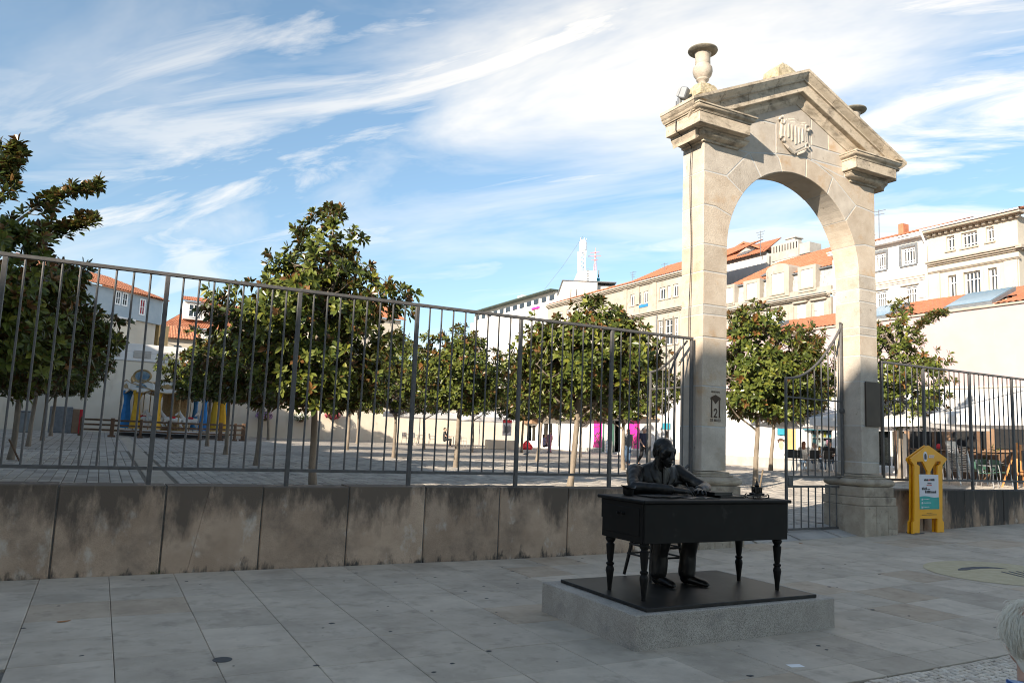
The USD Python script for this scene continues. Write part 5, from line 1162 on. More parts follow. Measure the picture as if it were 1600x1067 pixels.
obj("parapet", G().box(46, 46.3, y1, y0, zt - 1.3, zt, .02).box(46.301, 50, y0 - .3, y0, zt - 1.3, zt, .02), "concrete", c2)
obj("white_base", G().box(46.05, 49, y1 - .2, y0 - .31, zt - 2.9, zt - 1.302), "white_plaster", c2)
for k in range(9): obj("railing_slot", G().box(45.985, 45.998, y1 + (y0 - y1) * (k + .35) / 9.5, y1 + (y0 - y1) * (k + .62) / 9.5, zt - .62, zt - .12), "dark_interior", c2)
yc = at(1235, 380, X=46.4)[1]; zc_ = at(1235, 371, X=46.4)[2]
obj("chimney", G().box(46.4, 47.2, yc - .42, yc + .42, zt - 1.2, zc_ - .12, .02), "concrete", c2)
for k, z in enumerate((zc_ - .12, zc_ - .52, zc_ - .92)): obj("chimney_band", G().box(46.3, 47.3, yc - .52, yc + .52, z, z + .11, .02), "concrete", c2)
obj("side_block", G().box(46.1, 47.4, y1 - 1.0, y1 - .02, zt - 1.2, zt - .35, .02), "concrete", c2)
g = thing("grey_parapet_wall", "rough grey parapet wall left of the concrete roof block in the arch", "wall"); yq = at(1177, 400, X=47.5)[1]
obj("wall", G().box(47.6, 48, y0 + .05, yq, 12, at(1180, 402, X=47.6)[2], .02), "concrete", g)

# stone house left of the arch
h = thing("stone_house", "long weathered stone house left of the arch with small paired windows", "house")
zE = 15.1
def rs(x0, y0, x1, y1): return rpx(760 + x0 / 4.7, 350 + y0 / 4.7, 760 + x1 / 4.7, 350 + y1 / 4.7, XH)
uw = [rs(1270, 470, 1312, 560), rs(1328, 458, 1352, 545), rs(1370, 442, 1408, 530), rs(1056, 520, 1086, 590), rs(1106, 508, 1136, 588), rs(1153, 498, 1186, 570)]
zt0, zt1 = np.mean([r[2] for r in uw]), np.mean([r[3] for r in uw]); uw = [(r[0], r[1], zt0, zt1) for r in uw]
uw += [(60.6 + k * 1.5, 61.3 + k * 1.5, zt0, zt1) for k in range(4)] + [(45.0, 46.2, zt0, zt1), (43.2, 44.4, zt0, zt1)]
lw = [rs(1262, 712, 1298, 900), rs(1312, 702, 1366, 900), rs(1380, 690, 1408, 900)]; zl = np.mean([r[3] for r in lw]); lw = [(r[0], r[1], zl - 2.1, zl) for r in lw]
wall_x("wall", h, 42.7, 68, 0, zE, uw + lw, XH, "stone_facade")
for r in uw: window_x(h, r, XH, 2, (.85,), fw=.05)
for r in lw: window_x(h, r, XH, 2, (.45, .75), surround="stone_trim")
zc1 = at(1020, 487, X=XH)[2]; cornice_x(h, 42.7, 68, zc1, XH, .4, .3); cornice_x(h, 42.7, 68, zE + .15, XH, .4, .3)
for y in (54.3, 50.2, 52.5): obj("pilaster", G().box(XH - .08, XH - .003, y, y + .5, zc1 + .01, zE - .16, .01), "stone_trim", h)
obj("shop_sign_band", G().box(XH - .06, XH - .004, *rs(1110, 590, 1186, 612)[:2], zt0 - .32, zt0 - .02), "blue_cloth", h)
obj("drainpipe", G().tube([(XH - .12, rs(1255, 700, 1256, 720)[0], zc1 - .4), (XH - .12, rs(1255, 700, 1256, 720)[0], 6)], .07, 6), "lead_grey", h)
obj("roof", tile_roof((XH - .4, 42.7, zE + .16), (XH - .4, 54.2, zE + .16), (XH + 4.5, 54.2, zE + 2.6), (XH + 4.5, 42.7, zE + 2.6)), "roof_tile", h)
obj("far_roof", tile_roof((XH - .4, 54.25, zE + .16), (XH - .4, 68, zE + .16), (XH + 4.5, 68, zE + 2.0), (XH + 4.5, 54.25, zE + 2.0)), "roof_tile_old", h)

# modern white building with its roof tower
mb = thing("modern_white_building", "tall white modern block with a roof tower and antennas, left of the stone house", "building")
D_ = 80.0
def fr(px, py, d=D_):
    r_ = _f * FPX + _R * (px - 800) - _U * (py - 533.5); return np.array([0, 0, EYE]) + r_ * (d / (r_[:2] @ (_f[:2] / np.linalg.norm(_f[:2]))))
o_ = fr(880, 440); loc = np.array([o_[0], o_[1], 0]); sc_ = D_ / (FPX * .99)
def lx(px): return (px - 880) * sc_ * 1.0
def lz(py, px=905): return fr(px, py)[2]
R_ = -YAW
def mbox(name, x0, x1, y0, y1, z0, z1, m, b_=.02): return obj(name, G().box(lx(x0), lx(x1), y0, y1, z0, z1, b_).xf(rz=R_, loc=loc), m, mb)
mbox("main_block", 880, 934, 0, 12, 0, lz(440, 900), "white_plaster"); mbox("side_block", 934.2, 962, .6, 12, 0, lz(444, 945), "white_plaster")
mbox("roof_edge", 878, 964, -.1, 12.1, lz(440) + .002, lz(438.5), "lead_grey"); mbox("roof_house", 905, 935.5, 1.5, 8, lz(438), lz(417.5, 915), "white_plaster")
for k in range(9): mbox("ladder_rung", 918.5, 922, 1.40, 1.46, lz(436) + k * .18, lz(436) + k * .18 + .05, "steel", .005)
for x in (892, 901, 914): mbox("wall_slot", x, x + 1.2, -.02, -.003, lz(476), lz(452), "dark_interior", .002)
mbox("roof_tank", 936, 941, 2, 4, lz(440), lz(427), "teal_awning")
mbox("wall_box", 958, 962.5, .50, .595, lz(452), lz(447), "brown_cladding"); mbox("wall_hook", 945, 953, .52, .595, lz(448.5), lz(447), "lead_grey")
# tower
tz0, tz1 = lz(417), lz(362); tw = G()
for x, y in ((908.5, 2), (916.5, 2), (908.5, 3), (916.5, 3)): tw.box(lx(x) - .07, lx(x) + .07, y - .07, y + .07, tz0, lz(384))
for k in range(5):
    z = tz0 + (lz(384) - tz0) * (k + .5) / 5; tw.box(lx(908.5), lx(916.5), 1.96, 2.04, z, z + .06)
    tw.tube([(lx(908.5), 2, z), (lx(916.5), 2, z + .5)], .035, 4)
tw.lathe([(0, lz(385)), (.42, lz(385)), (.42, lz(369)), (.3, lz(367.5)), (0, lz(367.5))], 16, (lx(913), 2.5, 0)).lathe([(.3, lz(367)), (.34, lz(366.8)), (.34, lz(366.2)), (.3, lz(366))], 16, (lx(913), 2.5, 0))
for a in range(5): t_ = a * 1.256; tw.tube([(lx(913) + .3 * math.cos(t_), 2.5 + .3 * math.sin(t_), lz(367.5)), (lx(913) + .36 * math.cos(t_), 2.5 + .36 * math.sin(t_), lz(362.5))], .03, 4)
obj("antenna_tower", tw.xf(rz=R_, loc=loc), "white_paint", mb)
mbox("panel_antenna", 903.8, 905.6, 1.9, 2.1, lz(418), lz(387), "white_paint", .01)
an = G(); an.tube([(lx(931), 3, lz(420)), (lx(936), 3, lz(420))], .04, 4)
for x in (932, 936.5): an.tube([(lx(x), 3, lz(420)), (lx(934.2), 3, lz(376))], .05, 5)
for k in range(8): z = lz(418 - k * 5); an.tube([(lx(932) + k * .02, 3, z), (lx(936.3) - k * .02, 3, z + .3)], .03, 4)
for z, l in ((lz(384), .55), (lz(390), .8), (lz(396), .4)): an.tube([(lx(934) - l, 2.9, z), (lx(934) + l * .8, 2.9, z + .1)], .035, 4)
obj("lattice_mast", an.xf(rz=R_, loc=loc), "pale_pink", mb)
obj("panel_antenna", G().box(lx(939), lx(940.6), 2.5, 2.7, lz(424), lz(413), .01).xf(rz=R_, loc=loc), "lead_grey", mb)
wr = G(); wr.tube([fr(911, 369), fr(880, 415), fr(851, 452)], .013, 4); obj("guy_wire", wr, "lead_grey", mb)
# long white wing with a green roof edge, parallel to the square's side
XW = 45.0; y0, y1 = at(862, 452, X=XW)[1], at(776, 482, X=XW)[1] + 8; zt = at(860, 452, X=XW)[2]
wing = thing("white_office_wing", "long low white wing with a dark green roof edge, left of the modern block", "building")
obj("wall", G().box(XW, XW + 8, y0 - 2.2, y1, 0, zt - 1.55), "white_plaster", wing)
obj("upper_wall", G().box(XW + .6, XW + 8, y0, y1, zt - 1.548, zt - .15), "white_plaster", wing)
for k in range(12): yy = y0 + (y1 - y0) * (k + .5) / 12; obj("clerestory_window", G().box(XW + .56, XW + .597, yy - .62, yy + .5, zt - 1.15, zt - .55), "window_glass", wing)
obj("roof_edge", G().box(XW - .35, XW + 8, y0 - .3, y1, zt - .148, zt - .03, .02), "green_edge", wing); obj("wall_corner", G().box(XW + .1, XW + 6, y0 - 5.4, y0 - 2.22, 0, zt + .1, .02), "white_plaster", wing)
obj("small_vent", G().box(XW + 1, XW + 1.9, y0 + 9, y0 + 10.3, zt - .045, zt + .75, .03), "white_plaster", wing)
q = at(838, 472, X=XW); obj("red_light_box", G().box(XW - .16, XW - .01, q[1] - .9, q[1] + .9, zt - 1.95, zt - 1.7, .01), "magenta_poster", wing)

# antennas on roofs
def aerial(px, py0, py1, X, label, m="lead_grey", arms=3):
    a, b_ = at(px, py0, X=X), at(px, py1, X=X); g = G(); g.tube([(a[0], a[1], b_[2]), a], .028, 5)
    for k in range(arms): g.tube([(a[0], a[1] - .5 + .1 * k, a[2] - .12 - .22 * k), (a[0] + .05, a[1] + .5 - .1 * k, a[2] - .06 - .22 * k)], .018, 4)
    tag(obj("roof_aerial", g, m), label, "antenna")
aerial(1188, 361, 400, 46.5, "tall thin aerial rising above the roofs inside the arch"); aerial(1373, 328, 378, 43, "thin aerial standing on the white house's roof right of the arch", arms=2)
aerial(989, 424, 441, 42, "small aerial on the stone house's roof, left one"); aerial(1038, 411, 428, 42, "small aerial on the stone house's roof, close to the arch", arms=1)

# ------------------------------------------------------------------ market side: shops with the pink wall above, X = 31.5
XS = 31.5
pk = thing("pink_market_building", "market building with pale pink upper wall, tiled roof with skylights and shop fronts below", "building")
zs = lambda y: float(zp(XS, y))
op = [(52.25, 53.9, .95, 2.85), (51.1, 51.7, .95, 2.85), (48.3, 48.9, 1.2, 2.9), (43.2, 45.05, .8, 3.08), (57.8, 59.2, .9, 2.7), (54.9, 56.6, 1.3, 2.7), (28.75, 29.35, 1.2, 2.78), (25.9, 27.35, 1.1, 2.75), (19.4, 20.9, .9, 2.7), (17.3, 18.9, .9, 2.7), (14.8, 16.6, .9, 2.6), (22.0, 23.6, .9, 2.6)]
wall_x("shop_wall", pk, 9.5, 60, 0, 4.40, op, XS, "warm_plaster" if False else "white_plaster")
for r in op:
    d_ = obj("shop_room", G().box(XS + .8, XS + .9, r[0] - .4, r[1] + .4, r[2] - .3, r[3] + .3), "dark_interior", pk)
    f_ = obj("shop_window", prism(sbox(r[0], r[2], r[1], r[3]).difference(sbox(r[0] + .07, r[2] + .07, (r[0] + r[1]) / 2 - .03, r[3] - .07)).difference(sbox((r[0] + r[1]) / 2 + .03, r[2] + .07, r[1] - .07, r[3] - .07)), XS + .12, XS + .18, "yz"), "window_frame", pk)
    obj("pane", G().box(XS + .185, XS + .197, r[0] + .02, r[1] - .02, r[2] + .02, r[3] - .02), "shop_glass", f_)
wall_x("pink_wall", pk, 8.0, 35.5, 4.402, 7.58, [], XS + .06, "pink_plaster"); wall_x("far_upper_wall", pk, 35.52, 60, 4.402, 5.1, [], XS + .06, "white_plaster")
obj("moulding", G().box(XS - .05, XS + .055, 9.5, 60, 4.30, 4.398, .01), "warm_plaster", pk)
obj("plinth_band", G().box(XS - .05, XS - .003, 24.5, 42, 0, 1.05, .01).box(XS - .05, XS - .003, 45.4, 48, 0, 1.05, .01), "concrete", pk)
obj("coping", G().box(XS - .03, XS + .45, 8.0, 35.5, 7.582, 7.67, .01), "stone_trim", pk)
ys = [8.0, 18.1, 20.2, 22.9, 24.6, 30.2, 31.8, 35.5]
for k, (a, b_) in enumerate(zip(ys[:-1], ys[1:])):
    if k % 2 == 0: obj("roof", tile_roof((XS + .1, a, 7.68), (XS + .1, b_, 7.68), (XS + 6, b_, 9.5), (XS + 6, a, 9.5)), "roof_tile", pk)
    else:
        P = [(XS + .15, 7.72), (XS + 1.9, 8.50), (XS + 1.9, 8.68), (XS + .15, 7.86)]
        v, f = prism(P, a + .02, b_ - .02, "xz"); fr_ = obj("skylight", (v, f), "lead_grey", pk); obj("skylight_pane", prism([(XS + .2, 7.89), (XS + 1.85, 8.663), (XS + 1.85, 8.680), (XS + .2, 7.907)], a + .1, b_ - .1, "xz"), "skylight_glass", fr_)
        obj("roof", tile_roof((XS + 1.95, a, 8.24), (XS + 1.95, b_, 8.24), (XS + 6, b_, 9.5), (XS + 6, a, 9.5)), "roof_tile", pk)
obj("canopy", G().box(XS - 1.0, XS - .056, 39.5, 60, 3.22, 3.34, .02), "warm_plaster", pk)
obj("awning_return", prism([(38.9, 3.1), (41.2, 3.12), (41.2, 3.30), (40.2, 3.75)], XS - .5, XS - .06, "yz"), "canvas_tan", pk); obj("awning_return", prism([(46.8, 3.0), (47.6, 3.0), (47.6, 3.2), (47.2, 3.62)], XS - 1.1, XS - .3, "yz"), "canvas_tan", pk)
obj("brown_fascia", G().box(XS - .6, XS - .06, 54.5, 60, 2.75, 3.2, .02), "brown_cladding", pk)
for y0, y1, z0, z1, m in ((28.1, 28.68, 1.15, 2.8, "ochre_panel"), (43.95, 44.35, .82, 3.0, "chair_green"), (45.1, 45.3, .82, 3.0, "chair_green")): obj("panel", G().box(XS - .03, XS - .004, y0, y1, z0, z1, .004), m, pk)
obj("teal_blind", G().box(XS - .25, XS - .01, 25.8, 27.45, 2.52, 2.8, .02).box(XS - .02, XS - .006, 28.8, 29.3, 2.25, 2.75, .004), "teal_awning", pk)
sh = thing("shop_shelves", "shelves with bottles and boxes in the teal-topped kiosk window behind the gate", "shelves")
for z in (1.35, 1.75, 2.15):
    obj("shelf", G().box(XS + .25, XS + .55, 25.95, 27.3, z, z + .03), "white_paint", sh)
    for k in range(8): y = 26.05 + k * .155; hh = rng.uniform(.12, .3); obj("shelf_box", G().box(XS + .28, XS + .42, y, y + .1, z + .032, z + .03 + hh, .005), ["cloth_pink", "white_paint", "teal_awning", "wood_warm", "cloth_yellow", "poster_white"][rng.integers(6)], sh)
def poster_x(y0, y1, z0, z1, label, words):
    t = thing("wall_poster", label, "poster"); obj("sheet", G().box(XS - .02, XS - .006, y0, y1, z0, z1), "magenta_poster", t)
    g = G()
    for (u, v_, l, w, a) in words:   # dark brush marks
        c = np.array([y1 - u * (y1 - y0), z0 + v_ * (z1 - z0)]); d = np.array([-math.cos(a), math.sin(a)]) * l / 2; n = np.array([-d[1], d[0]]) / np.linalg.norm(d) * w / 2
        g.prism([tuple(c - d - n), tuple(c + d - n * .6), tuple(c + d + n * .6), tuple(c - d + n)], XS - .0245, XS - .0205, "yz")
    obj("dark_lettering", g, "ink_dark", t)
poster_x(45.40, 46.42, 1.10, 3.02, "bright pink poster with dark brush marks on the shop wall, left one", [(.45, .30, .95, .12, -.75), (.5, .2, .9, .08, -.7), (.35, .48, .3, .12, .9), (.55, .5, .3, .1, -.6), (.72, .56, .3, .1, .8), (.2, .75, .35, .06, .1), (.6, .78, .35, .06, .2)])
poster_x(41.08, 42.2, 1.17, 3.13, "bright pink poster with dark brush marks on the shop wall, right one behind the couple", [(.28, .86, .5, .16, -.3), (.62, .70, .3, .1, .9), (.72, .68, .3, .1, -.9), (.85, .7, .2, .08, .3), (.4, .45, .4, .12, .3), (.6, .14, .5, .1, .3)])
fp = thing("portrait_poster", "poster of a smiling face beside the café gate shop window", "poster"); fy0, fy1 = 28.95, 29.32
obj("sheet", G().box(XS - .03, XS - .006, 28.72, 29.42, 1.22, 2.2), "poster_white", fp)
obj("printed_face", prism([(29.07 + .17 * math.cos(t) - .04, 1.72 + .25 * math.sin(t)) for t in np.linspace(0, 2 * np.pi, 25)[:-1]], XS - .034, XS - .031, "yz"), "skin", fp); obj("printed_hair", prism([(29.25, 1.78), (29.3, 2.0), (29.05, 2.1), (28.82, 2.0), (28.84, 1.86), (28.95, 1.95), (29.15, 1.93)], XS - .038, XS - .035, "yz"), "hair_brown", fp)
tag(obj("blue_shop_sign", G().box(XS - .12, XS - .056, 37.9, 38.6, 2.45, 2.85, .01), "teal_awning"), "small blue sign on the pale shop wall beside the arch's left pillar", "sign")

# ------------------------------------------------------------------ tan back wall of the square
bw = thing("back_wall", "long tan rendered wall closing the back of the square behind the carousel", "wall")
obj("low_wall", G().box(6.0, XS - .002, 56.0, 56.4, 0, 4.3, .02), "warm_plaster", bw); obj("high_wall", G().box(-16, 5.998, 56.0, 56.4, 0, 5.55, .02), "warm_plaster", bw)
obj("coping", G().box(-16, 6.05, 55.93, 56.47, 5.552, 5.68, .02).box(6.06, XS - .01, 55.93, 56.47, 4.302, 4.42, .02), "white_plaster", bw)
obj("pier", G().box(1.6, 2.3, 55.8, 55.995, 0, 4.4, .02).box(-3.8, -3.1, 55.8, 55.995, 0, 4.4, .02), "beige_plaster", bw)
pr_ = thing("white_parapet", "low white parapet with grey panels above the tan wall at left", "wall"); obj("parapet", G().box(-9, 5.5, 58.2, 58.5, 4.5, 6.9, .02), "white_plaster", pr_)
for k in range(6): obj("grey_panel", G().box(-6 + 1.9 * k, -4.9 + 1.9 * k, 58.15, 58.196, 5.95, 6.45, .01), "concrete", pr_)

# ------------------------------------------------------------------ houses beyond, at left
bh = thing("blue_grey_house", "house with blue-grey cladded upper floor and orange roof, far left above the square", "house")
c0 = np.array([-.33, 64.0]); dr = np.array([3.82, 3.7]); LW = np.linalg.norm(dr); dr /= LW; ang = math.atan2(dr[1], dr[0]); Lx0 = -7
TB = lambda g: g.xf(rz=ang, loc=(c0[0], c0[1], 0))
obj("lower_wall", TB(G().box(Lx0, LW - .35, 0, 7, 0, 9.42)), "beige_plaster", bh)
wins = [(1.2, 1.62, 10.35, 11.25), (.55, .95, 10.35, 11.25), (2.95, 3.42, 9.95, 11.1)]
p = sbox(Lx0, 9.424, LW, 11.4)
for r in wins: p = p.difference(sbox(r[0], r[2], r[1], r[3]))
obj("cladded_storey", TB(G().prism(p, -.18, .2, "xz").box(LW - .38, LW, .2, 7, 9.424, 11.4)), "blue_grey_cladding", bh)
for k, r in enumerate(wins):
    rr = sbox(r[0] - .06, r[2] - .06, r[1] + .06, r[3] + .06); cut = [(r[0] + .03, (r[0] + r[1]) / 2 - .02), ((r[0] + r[1]) / 2 + .02, r[1] - .03)]
    for a, b_ in cut:
        for z0, z1 in ((r[2] + .03, (r[2] + r[3]) / 2 - .02), ((r[2] + r[3]) / 2 + .02, r[3] - .03)): rr = rr.difference(sbox(a, z0, b_, z1))
    w__ = obj("window", TB(G().prism(rr, -.22, -.15, "xz")), "window_frame", bh)
    obj("pane", TB(G().box(r[0], r[1], -.14, -.12, r[2], r[3])), "red_shutter" if k == 2 else "window_glass", w__, label="red window shutter" if k == 2 else None)
obj("roof", tile_roof(*[np.array([*(c0 + dr * x + np.array([-dr[1], dr[0]]) * y), z]) for x, y, z in ((Lx0, -.5, 11.42), (LW + .4, -.5, 11.42), (LW - 2.4, 3.4, 13.0), (Lx0 + 2, 3.4, 13.0))]), "roof_tile", bh)
obj("hip_roof", tile_roof(*[np.array([*(c0 + dr * x + np.array([-dr[1], dr[0]]) * y), z]) for x, y, z in ((LW + .4, -.5, 11.42), (LW + .4, 7.3, 11.42), (LW - 2.4, 3.45, 13.0), (LW - 2.4, 3.4, 13.0))]), "roof_tile", bh)
obj("balcony_slab", TB(G().box(.3, 2.4, -.5, -.01, 9.25, 9.40)), "white_plaster", bh); obj("recess_wall", TB(G().box(.2, 2.3, -.06, -.004, 7.6, 9.2)), "warm_plaster", bh); obj("air_unit", TB(G().box(1.0, 1.6, -.38, -.07, 8.95, 9.24, .02)), "lead_grey", bh)
an_ = thing("ochre_annex", "narrow ochre annex with dark balcony beside the blue-grey house", "house"); e = c0 + dr * (LW + .05)
obj("wall", G().box(0, 1.1, 0, 3, 0, 9.5).xf(rz=ang, loc=(*e, 0)), "ochre_panel", an_); obj("balcony", G().box(-.1, 1.2, -1.0, -.01, 6.4, 7.5, .02).xf(rz=ang, loc=(*e, 0)), "wood_dark", an_); obj("window", G().box(.1, .5, -.04, -.005, 7.6, 8.5).xf(rz=ang, loc=(*e, 0)), "window_glass", an_)
hs = thing("white_dormer_house", "white house with orange roof and a white dormer behind the tall pointed tree", "house")
zr0 = 11.45
obj("wall", G().box(5.1, 17, 85, 93, 0, zr0), "white_plaster", hs); obj("roof", tile_roof((4.6, 84.5, zr0), (17.4, 84.5, zr0), (15, 89, zr0 + 3.4), (8.6, 89, zr0 + 3.4)), "roof_tile", hs); obj("hip_roof", tile_roof((4.6, 93, zr0), (4.6, 84.5, zr0), (8.6, 89, zr0 + 3.4), (8.6, 89.1, zr0 + 3.4)), "roof_tile", hs)
dm = obj("dormer", G().box(6.55, 9.0, 84.9, 89, zr0 + .9, zr0 + 2.75), "white_plaster", hs); obj("dormer_roof", tile_roof((6.2, 84.5, zr0 + 2.76), (9.3, 84.5, zr0 + 2.76), (8.9, 88, zr0 + 3.7), (6.6, 88, zr0 + 3.7)), "roof_tile", hs)
wv = obj("dormer_window", G().prism(sbox(7.0, zr0 + 1.1, 8.0, zr0 + 2.5).difference(sbox(7.08, zr0 + 1.2, 7.46, zr0 + 1.8)).difference(sbox(7.54, zr0 + 1.2, 7.92, zr0 + 1.8)).difference(sbox(7.08, zr0 + 1.88, 7.46, zr0 + 2.4)).difference(sbox(7.54, zr0 + 1.88, 7.92, zr0 + 2.4)), 84.82, 84.88, "xz"), "window_frame", hs); obj("pane", G().box(7.02, 7.98, 84.885, 84.897, zr0 + 1.12, zr0 + 2.48), "window_glass", wv)
obj("window", G().box(6.2, 7.2, 84.95, 84.996, 9.4, 10.5, .01), "window_glass", hs)
bn = thing("small_brown_roofed_house", "low cream house with a dark brown roof between the blue-grey house and the white one", "house")
obj("wall", G().box(3.9, 7.4, 76, 80, 0, 9.4), "beige_plaster", bn); obj("roof", tile_roof((3.6, 75.6, 9.3), (7.6, 75.6, 9.3), (7.4, 79, 10.8), (3.8, 79, 10.8)), "roof_tile_old", bn); obj("window", G().box(5.3, 5.9, 75.95, 75.996, 7.4, 8.7, .01), "window_glass", bn)
rh_ = thing("red_roofed_house", "house with orange roof glimpsed through the tall pointed tree", "house")
obj("wall", G().box(19.5, 29, 82, 90, 0, 14.2), "beige_plaster", rh_); obj("roof", tile_roof((19, 81.5, 14.2), (29.5, 81.5, 14.2), (27, 86, 17.2), (22, 86, 17.2)), "roof_tile", rh_); obj("hip_roof", tile_roof((19, 90, 14.2), (19, 81.5, 14.2), (22, 86, 17.2), (22, 86.1, 17.2)), "roof_tile", rh_)
# wooded hill between the houses
hg = G(); rsn = np.random.default_rng(5)
hp_ = rsn.uniform([-14, 100, 0], [22, 116, 1], (5200, 3)); hh = 12.5 + 2.6 * meshkit.fbm(hp_ * [.16, .16, 0], 4, 3) + 1.2 * np.sin(hp_[:, 0] * .5); hp_[:, 2] = hh * (1 - .25 * rsn.random(5200) ** 2) * np.clip((hp_[:, 1] - 96) / 8, .55, 1)
A = rsn.normal(size=(5200, 3)); A[:, 2] = np.abs(A[:, 2]) + .3; A[:, 1] -= .5; A /= np.linalg.norm(A, axis=1, keepdims=True); T1 = np.cross(A, [0.1, .2, 1]); T1 /= np.linalg.norm(T1, axis=1, keepdims=True); T2 = np.cross(A, T1); sz_ = rsn.uniform(.3, .7, (5200, 1))
v = np.stack([hp_ + T1 * sz_, hp_ + T2 * sz_ * .7, hp_ - T1 * sz_, hp_ - T2 * sz_ * .7], 1).reshape(-1, 3); obj("wooded_hill", (v, np.arange(5200 * 4).reshape(-1, 4)), "hill_leaves", label="green wooded hillside rising between the houses at left", cat="trees", kind="stuff")
# overhead wires
def wire(p, q, sag, label, r=.018, m="black_cable"):
    t = np.linspace(0, 1, 14)[:, None]; P = np.array(p) * (1 - t) + np.array(q) * t; P[:, 2] -= sag * 4 * (t * (1 - t))[:, 0]; tag(obj("overhead_wire", G().tube(P, r, 4), m), label, "cable")
wire((-12, 55, 12.6), at(238, 500, Y=67.3), .5, "black overhead cable running down across the blue-grey house"); wire(at(125, 537, Y=52), at(330, 558, Y=57), .15, "thin pale overhead wire over the carousel", .012, "steel")

# ------------------------------------------------------------------ buildings outside the frame that shade the street
def shade_block(name, x0, x1, y0, y1, h_, face, label):
    t = thing(name, label, "building")
    obj("wall", G().box(x0, x1, y0, y1, -.4, h_, .05), "white_plaster", t)
    obj("cornice", G().box(x0 - .25, x1 + .25, y0 - .25, y1 + .25, h_ + .002, h_ + .3, .04), "stone_trim", t)
    g = G(); gf = G()
    n = int((x1 - x0 if face == "y" else y1 - y0) / 2.6)
    for k in range(n):
        for z in np.arange(1.2, h_ - 2, 3.3):
            if face == "y": a = x0 + 1.3 + 2.6 * k; gf.box(a - .1, a + 1.2, y1 + .002, y1 + .05, z - .1, z + 1.9); g.box(a, a + 1.1, y1 + .051, y1 + .06, z, z + 1.8)
            else: a = y0 + 1.3 + 2.6 * k; gf.box(x1 + .002, x1 + .05, a - .1, a + 1.2, z - .1, z + 1.9); g.box(x1 + .051, x1 + .06, a, a + 1.1, z, z + 1.8)
    obj("window_frames", gf, "window_frame", t); obj("panes", g, "window_glass", t)
shade_block("street_house_row", -48, 2.5, -15, -5, 15.45, "y", "tall house row across the street, out of frame, whose shade covers the pavement")
shade_block("side_house_row", -24, -12.5, 8.4, 37.6, 9.8, "x", "lower house row along the square's left side, out of frame, shading the left trees")
shade_block("side_house_row", -24, -12.5, 38.3, 66, 13.0, "x", "taller house row at the square's far left, out of frame, shading the carousel")
# ------------------------------------------------------------------ square: points on its sloping floor
def gp(px, py):
    d = _f * FPX + _R * (px - 800) - _U * (py - 533.5); t = 5.0 / np.hypot(d[0], d[1])
    for _ in range(400):
        p = np.array([0, 0, EYE]) + d * t; e = p[2] - float(zp(p[0], p[1]))
        if e < .004: break
        t += max(e, .01) / max(np.linalg.norm(d), 1) * 2.0
    return p
def at_ratio(px, Y):
    d = _f * FPX + _R * (px - 800) - _U * (700 - 533.5); x = d[0] / d[1] * Y; return np.array([x, Y, float(zp(x, Y))])

# carousel ---------------------------------------------------------
CC = np.array([3.95, 50.5]); cz = float(zp(*CC)); CRd = 2.75
ca = thing("carousel", "old-fashioned children's carousel with painted crown and blue and yellow drapes", "carousel", (*CC, cz))
obj("platform", G().lathe([(0, .0), (2.9, .0), (2.9, .30), (2.84, .36), (0, .36)], 40), "carousel_white", ca)
obj("platform_skirt", G().lathe([(2.93, .02), (2.96, .02), (2.96, .2), (2.93, .2)], 40), "dark_interior", ca)
obj("centre_drum", G().lathe([(.75, .36), (.75, 2.5), (.95, 2.7)], 16), "gold_trim", ca)
obj("canopy", G().lathe([(2.75, 2.72), (2.85, 2.74), (2.85, 2.80), (1.4, 3.25), (0, 3.6)], 32), "canvas_tan", ca)
for k in range(12):
    a0, a1 = k * math.pi / 6, (k + 1) * math.pi / 6; am = (a0 + a1) / 2; R = 2.86; wd = R * math.tan(math.pi / 12) * .98
    P = [(-wd, 2.62)] + [(-wd + 2 * wd * t, 2.62 - .16 * math.sin(math.pi * t)) for t in np.linspace(.1, .9, 7)] + [(wd, 2.62), (wd, 3.02), (wd * .5, 3.12), (0, 3.2), (-wd * .5, 3.12), (-wd, 3.02)]
    T = lambda g: g.xf(rz=am + math.pi / 2, loc=(R * math.cos(am), R * math.sin(am), 0))
    rm = obj("rim_panel", T(G().prism(P, -.03, .03, "xz")), "carousel_white", ca)
    obj("scalloped_edge", T(G().tube([(x, -.04, z) for x, z in P[:9]], .035, 5).tube([(x, -.04, z) for x, z in P[9:] + [P[9 - 1]]][::-1], .03, 5)), "gold_trim", rm)
    obj("painted_flourish", T(G().prism([(-wd * .55, 2.78), (0, 2.70), (wd * .55, 2.78), (wd * .3, 2.92), (0, 3.0), (-wd * .3, 2.92)], -.045, -.031, "xz")), "painted_scene" if k % 2 else "gold_trim", rm)
    if k % 3 == 1:
        c_ = [(.62 * math.cos(t), 3.40 + .36 * math.sin(t) * (1 + .10 * math.cos(6 * t))) for t in np.linspace(0, 2 * np.pi, 40)[:-1]]
        cr = obj("crown_cartouche", T(G().prism(c_, -.03, .03, "xz")), "gold_trim", ca)
        obj("painted_scene", T(G().prism([(.50 * math.cos(t), 3.40 + .28 * math.sin(t)) for t in np.linspace(0, 2 * np.pi, 28)[:-1]], -.05, -.031, "xz")), "painted_scene", cr)
        obj("scroll", T(G().tube([(.62 * math.cos(t), -.05, 3.40 + .36 * math.sin(t)) for t in np.linspace(0, 2 * np.pi, 30)], .04, 5)), "gold_trim", cr)
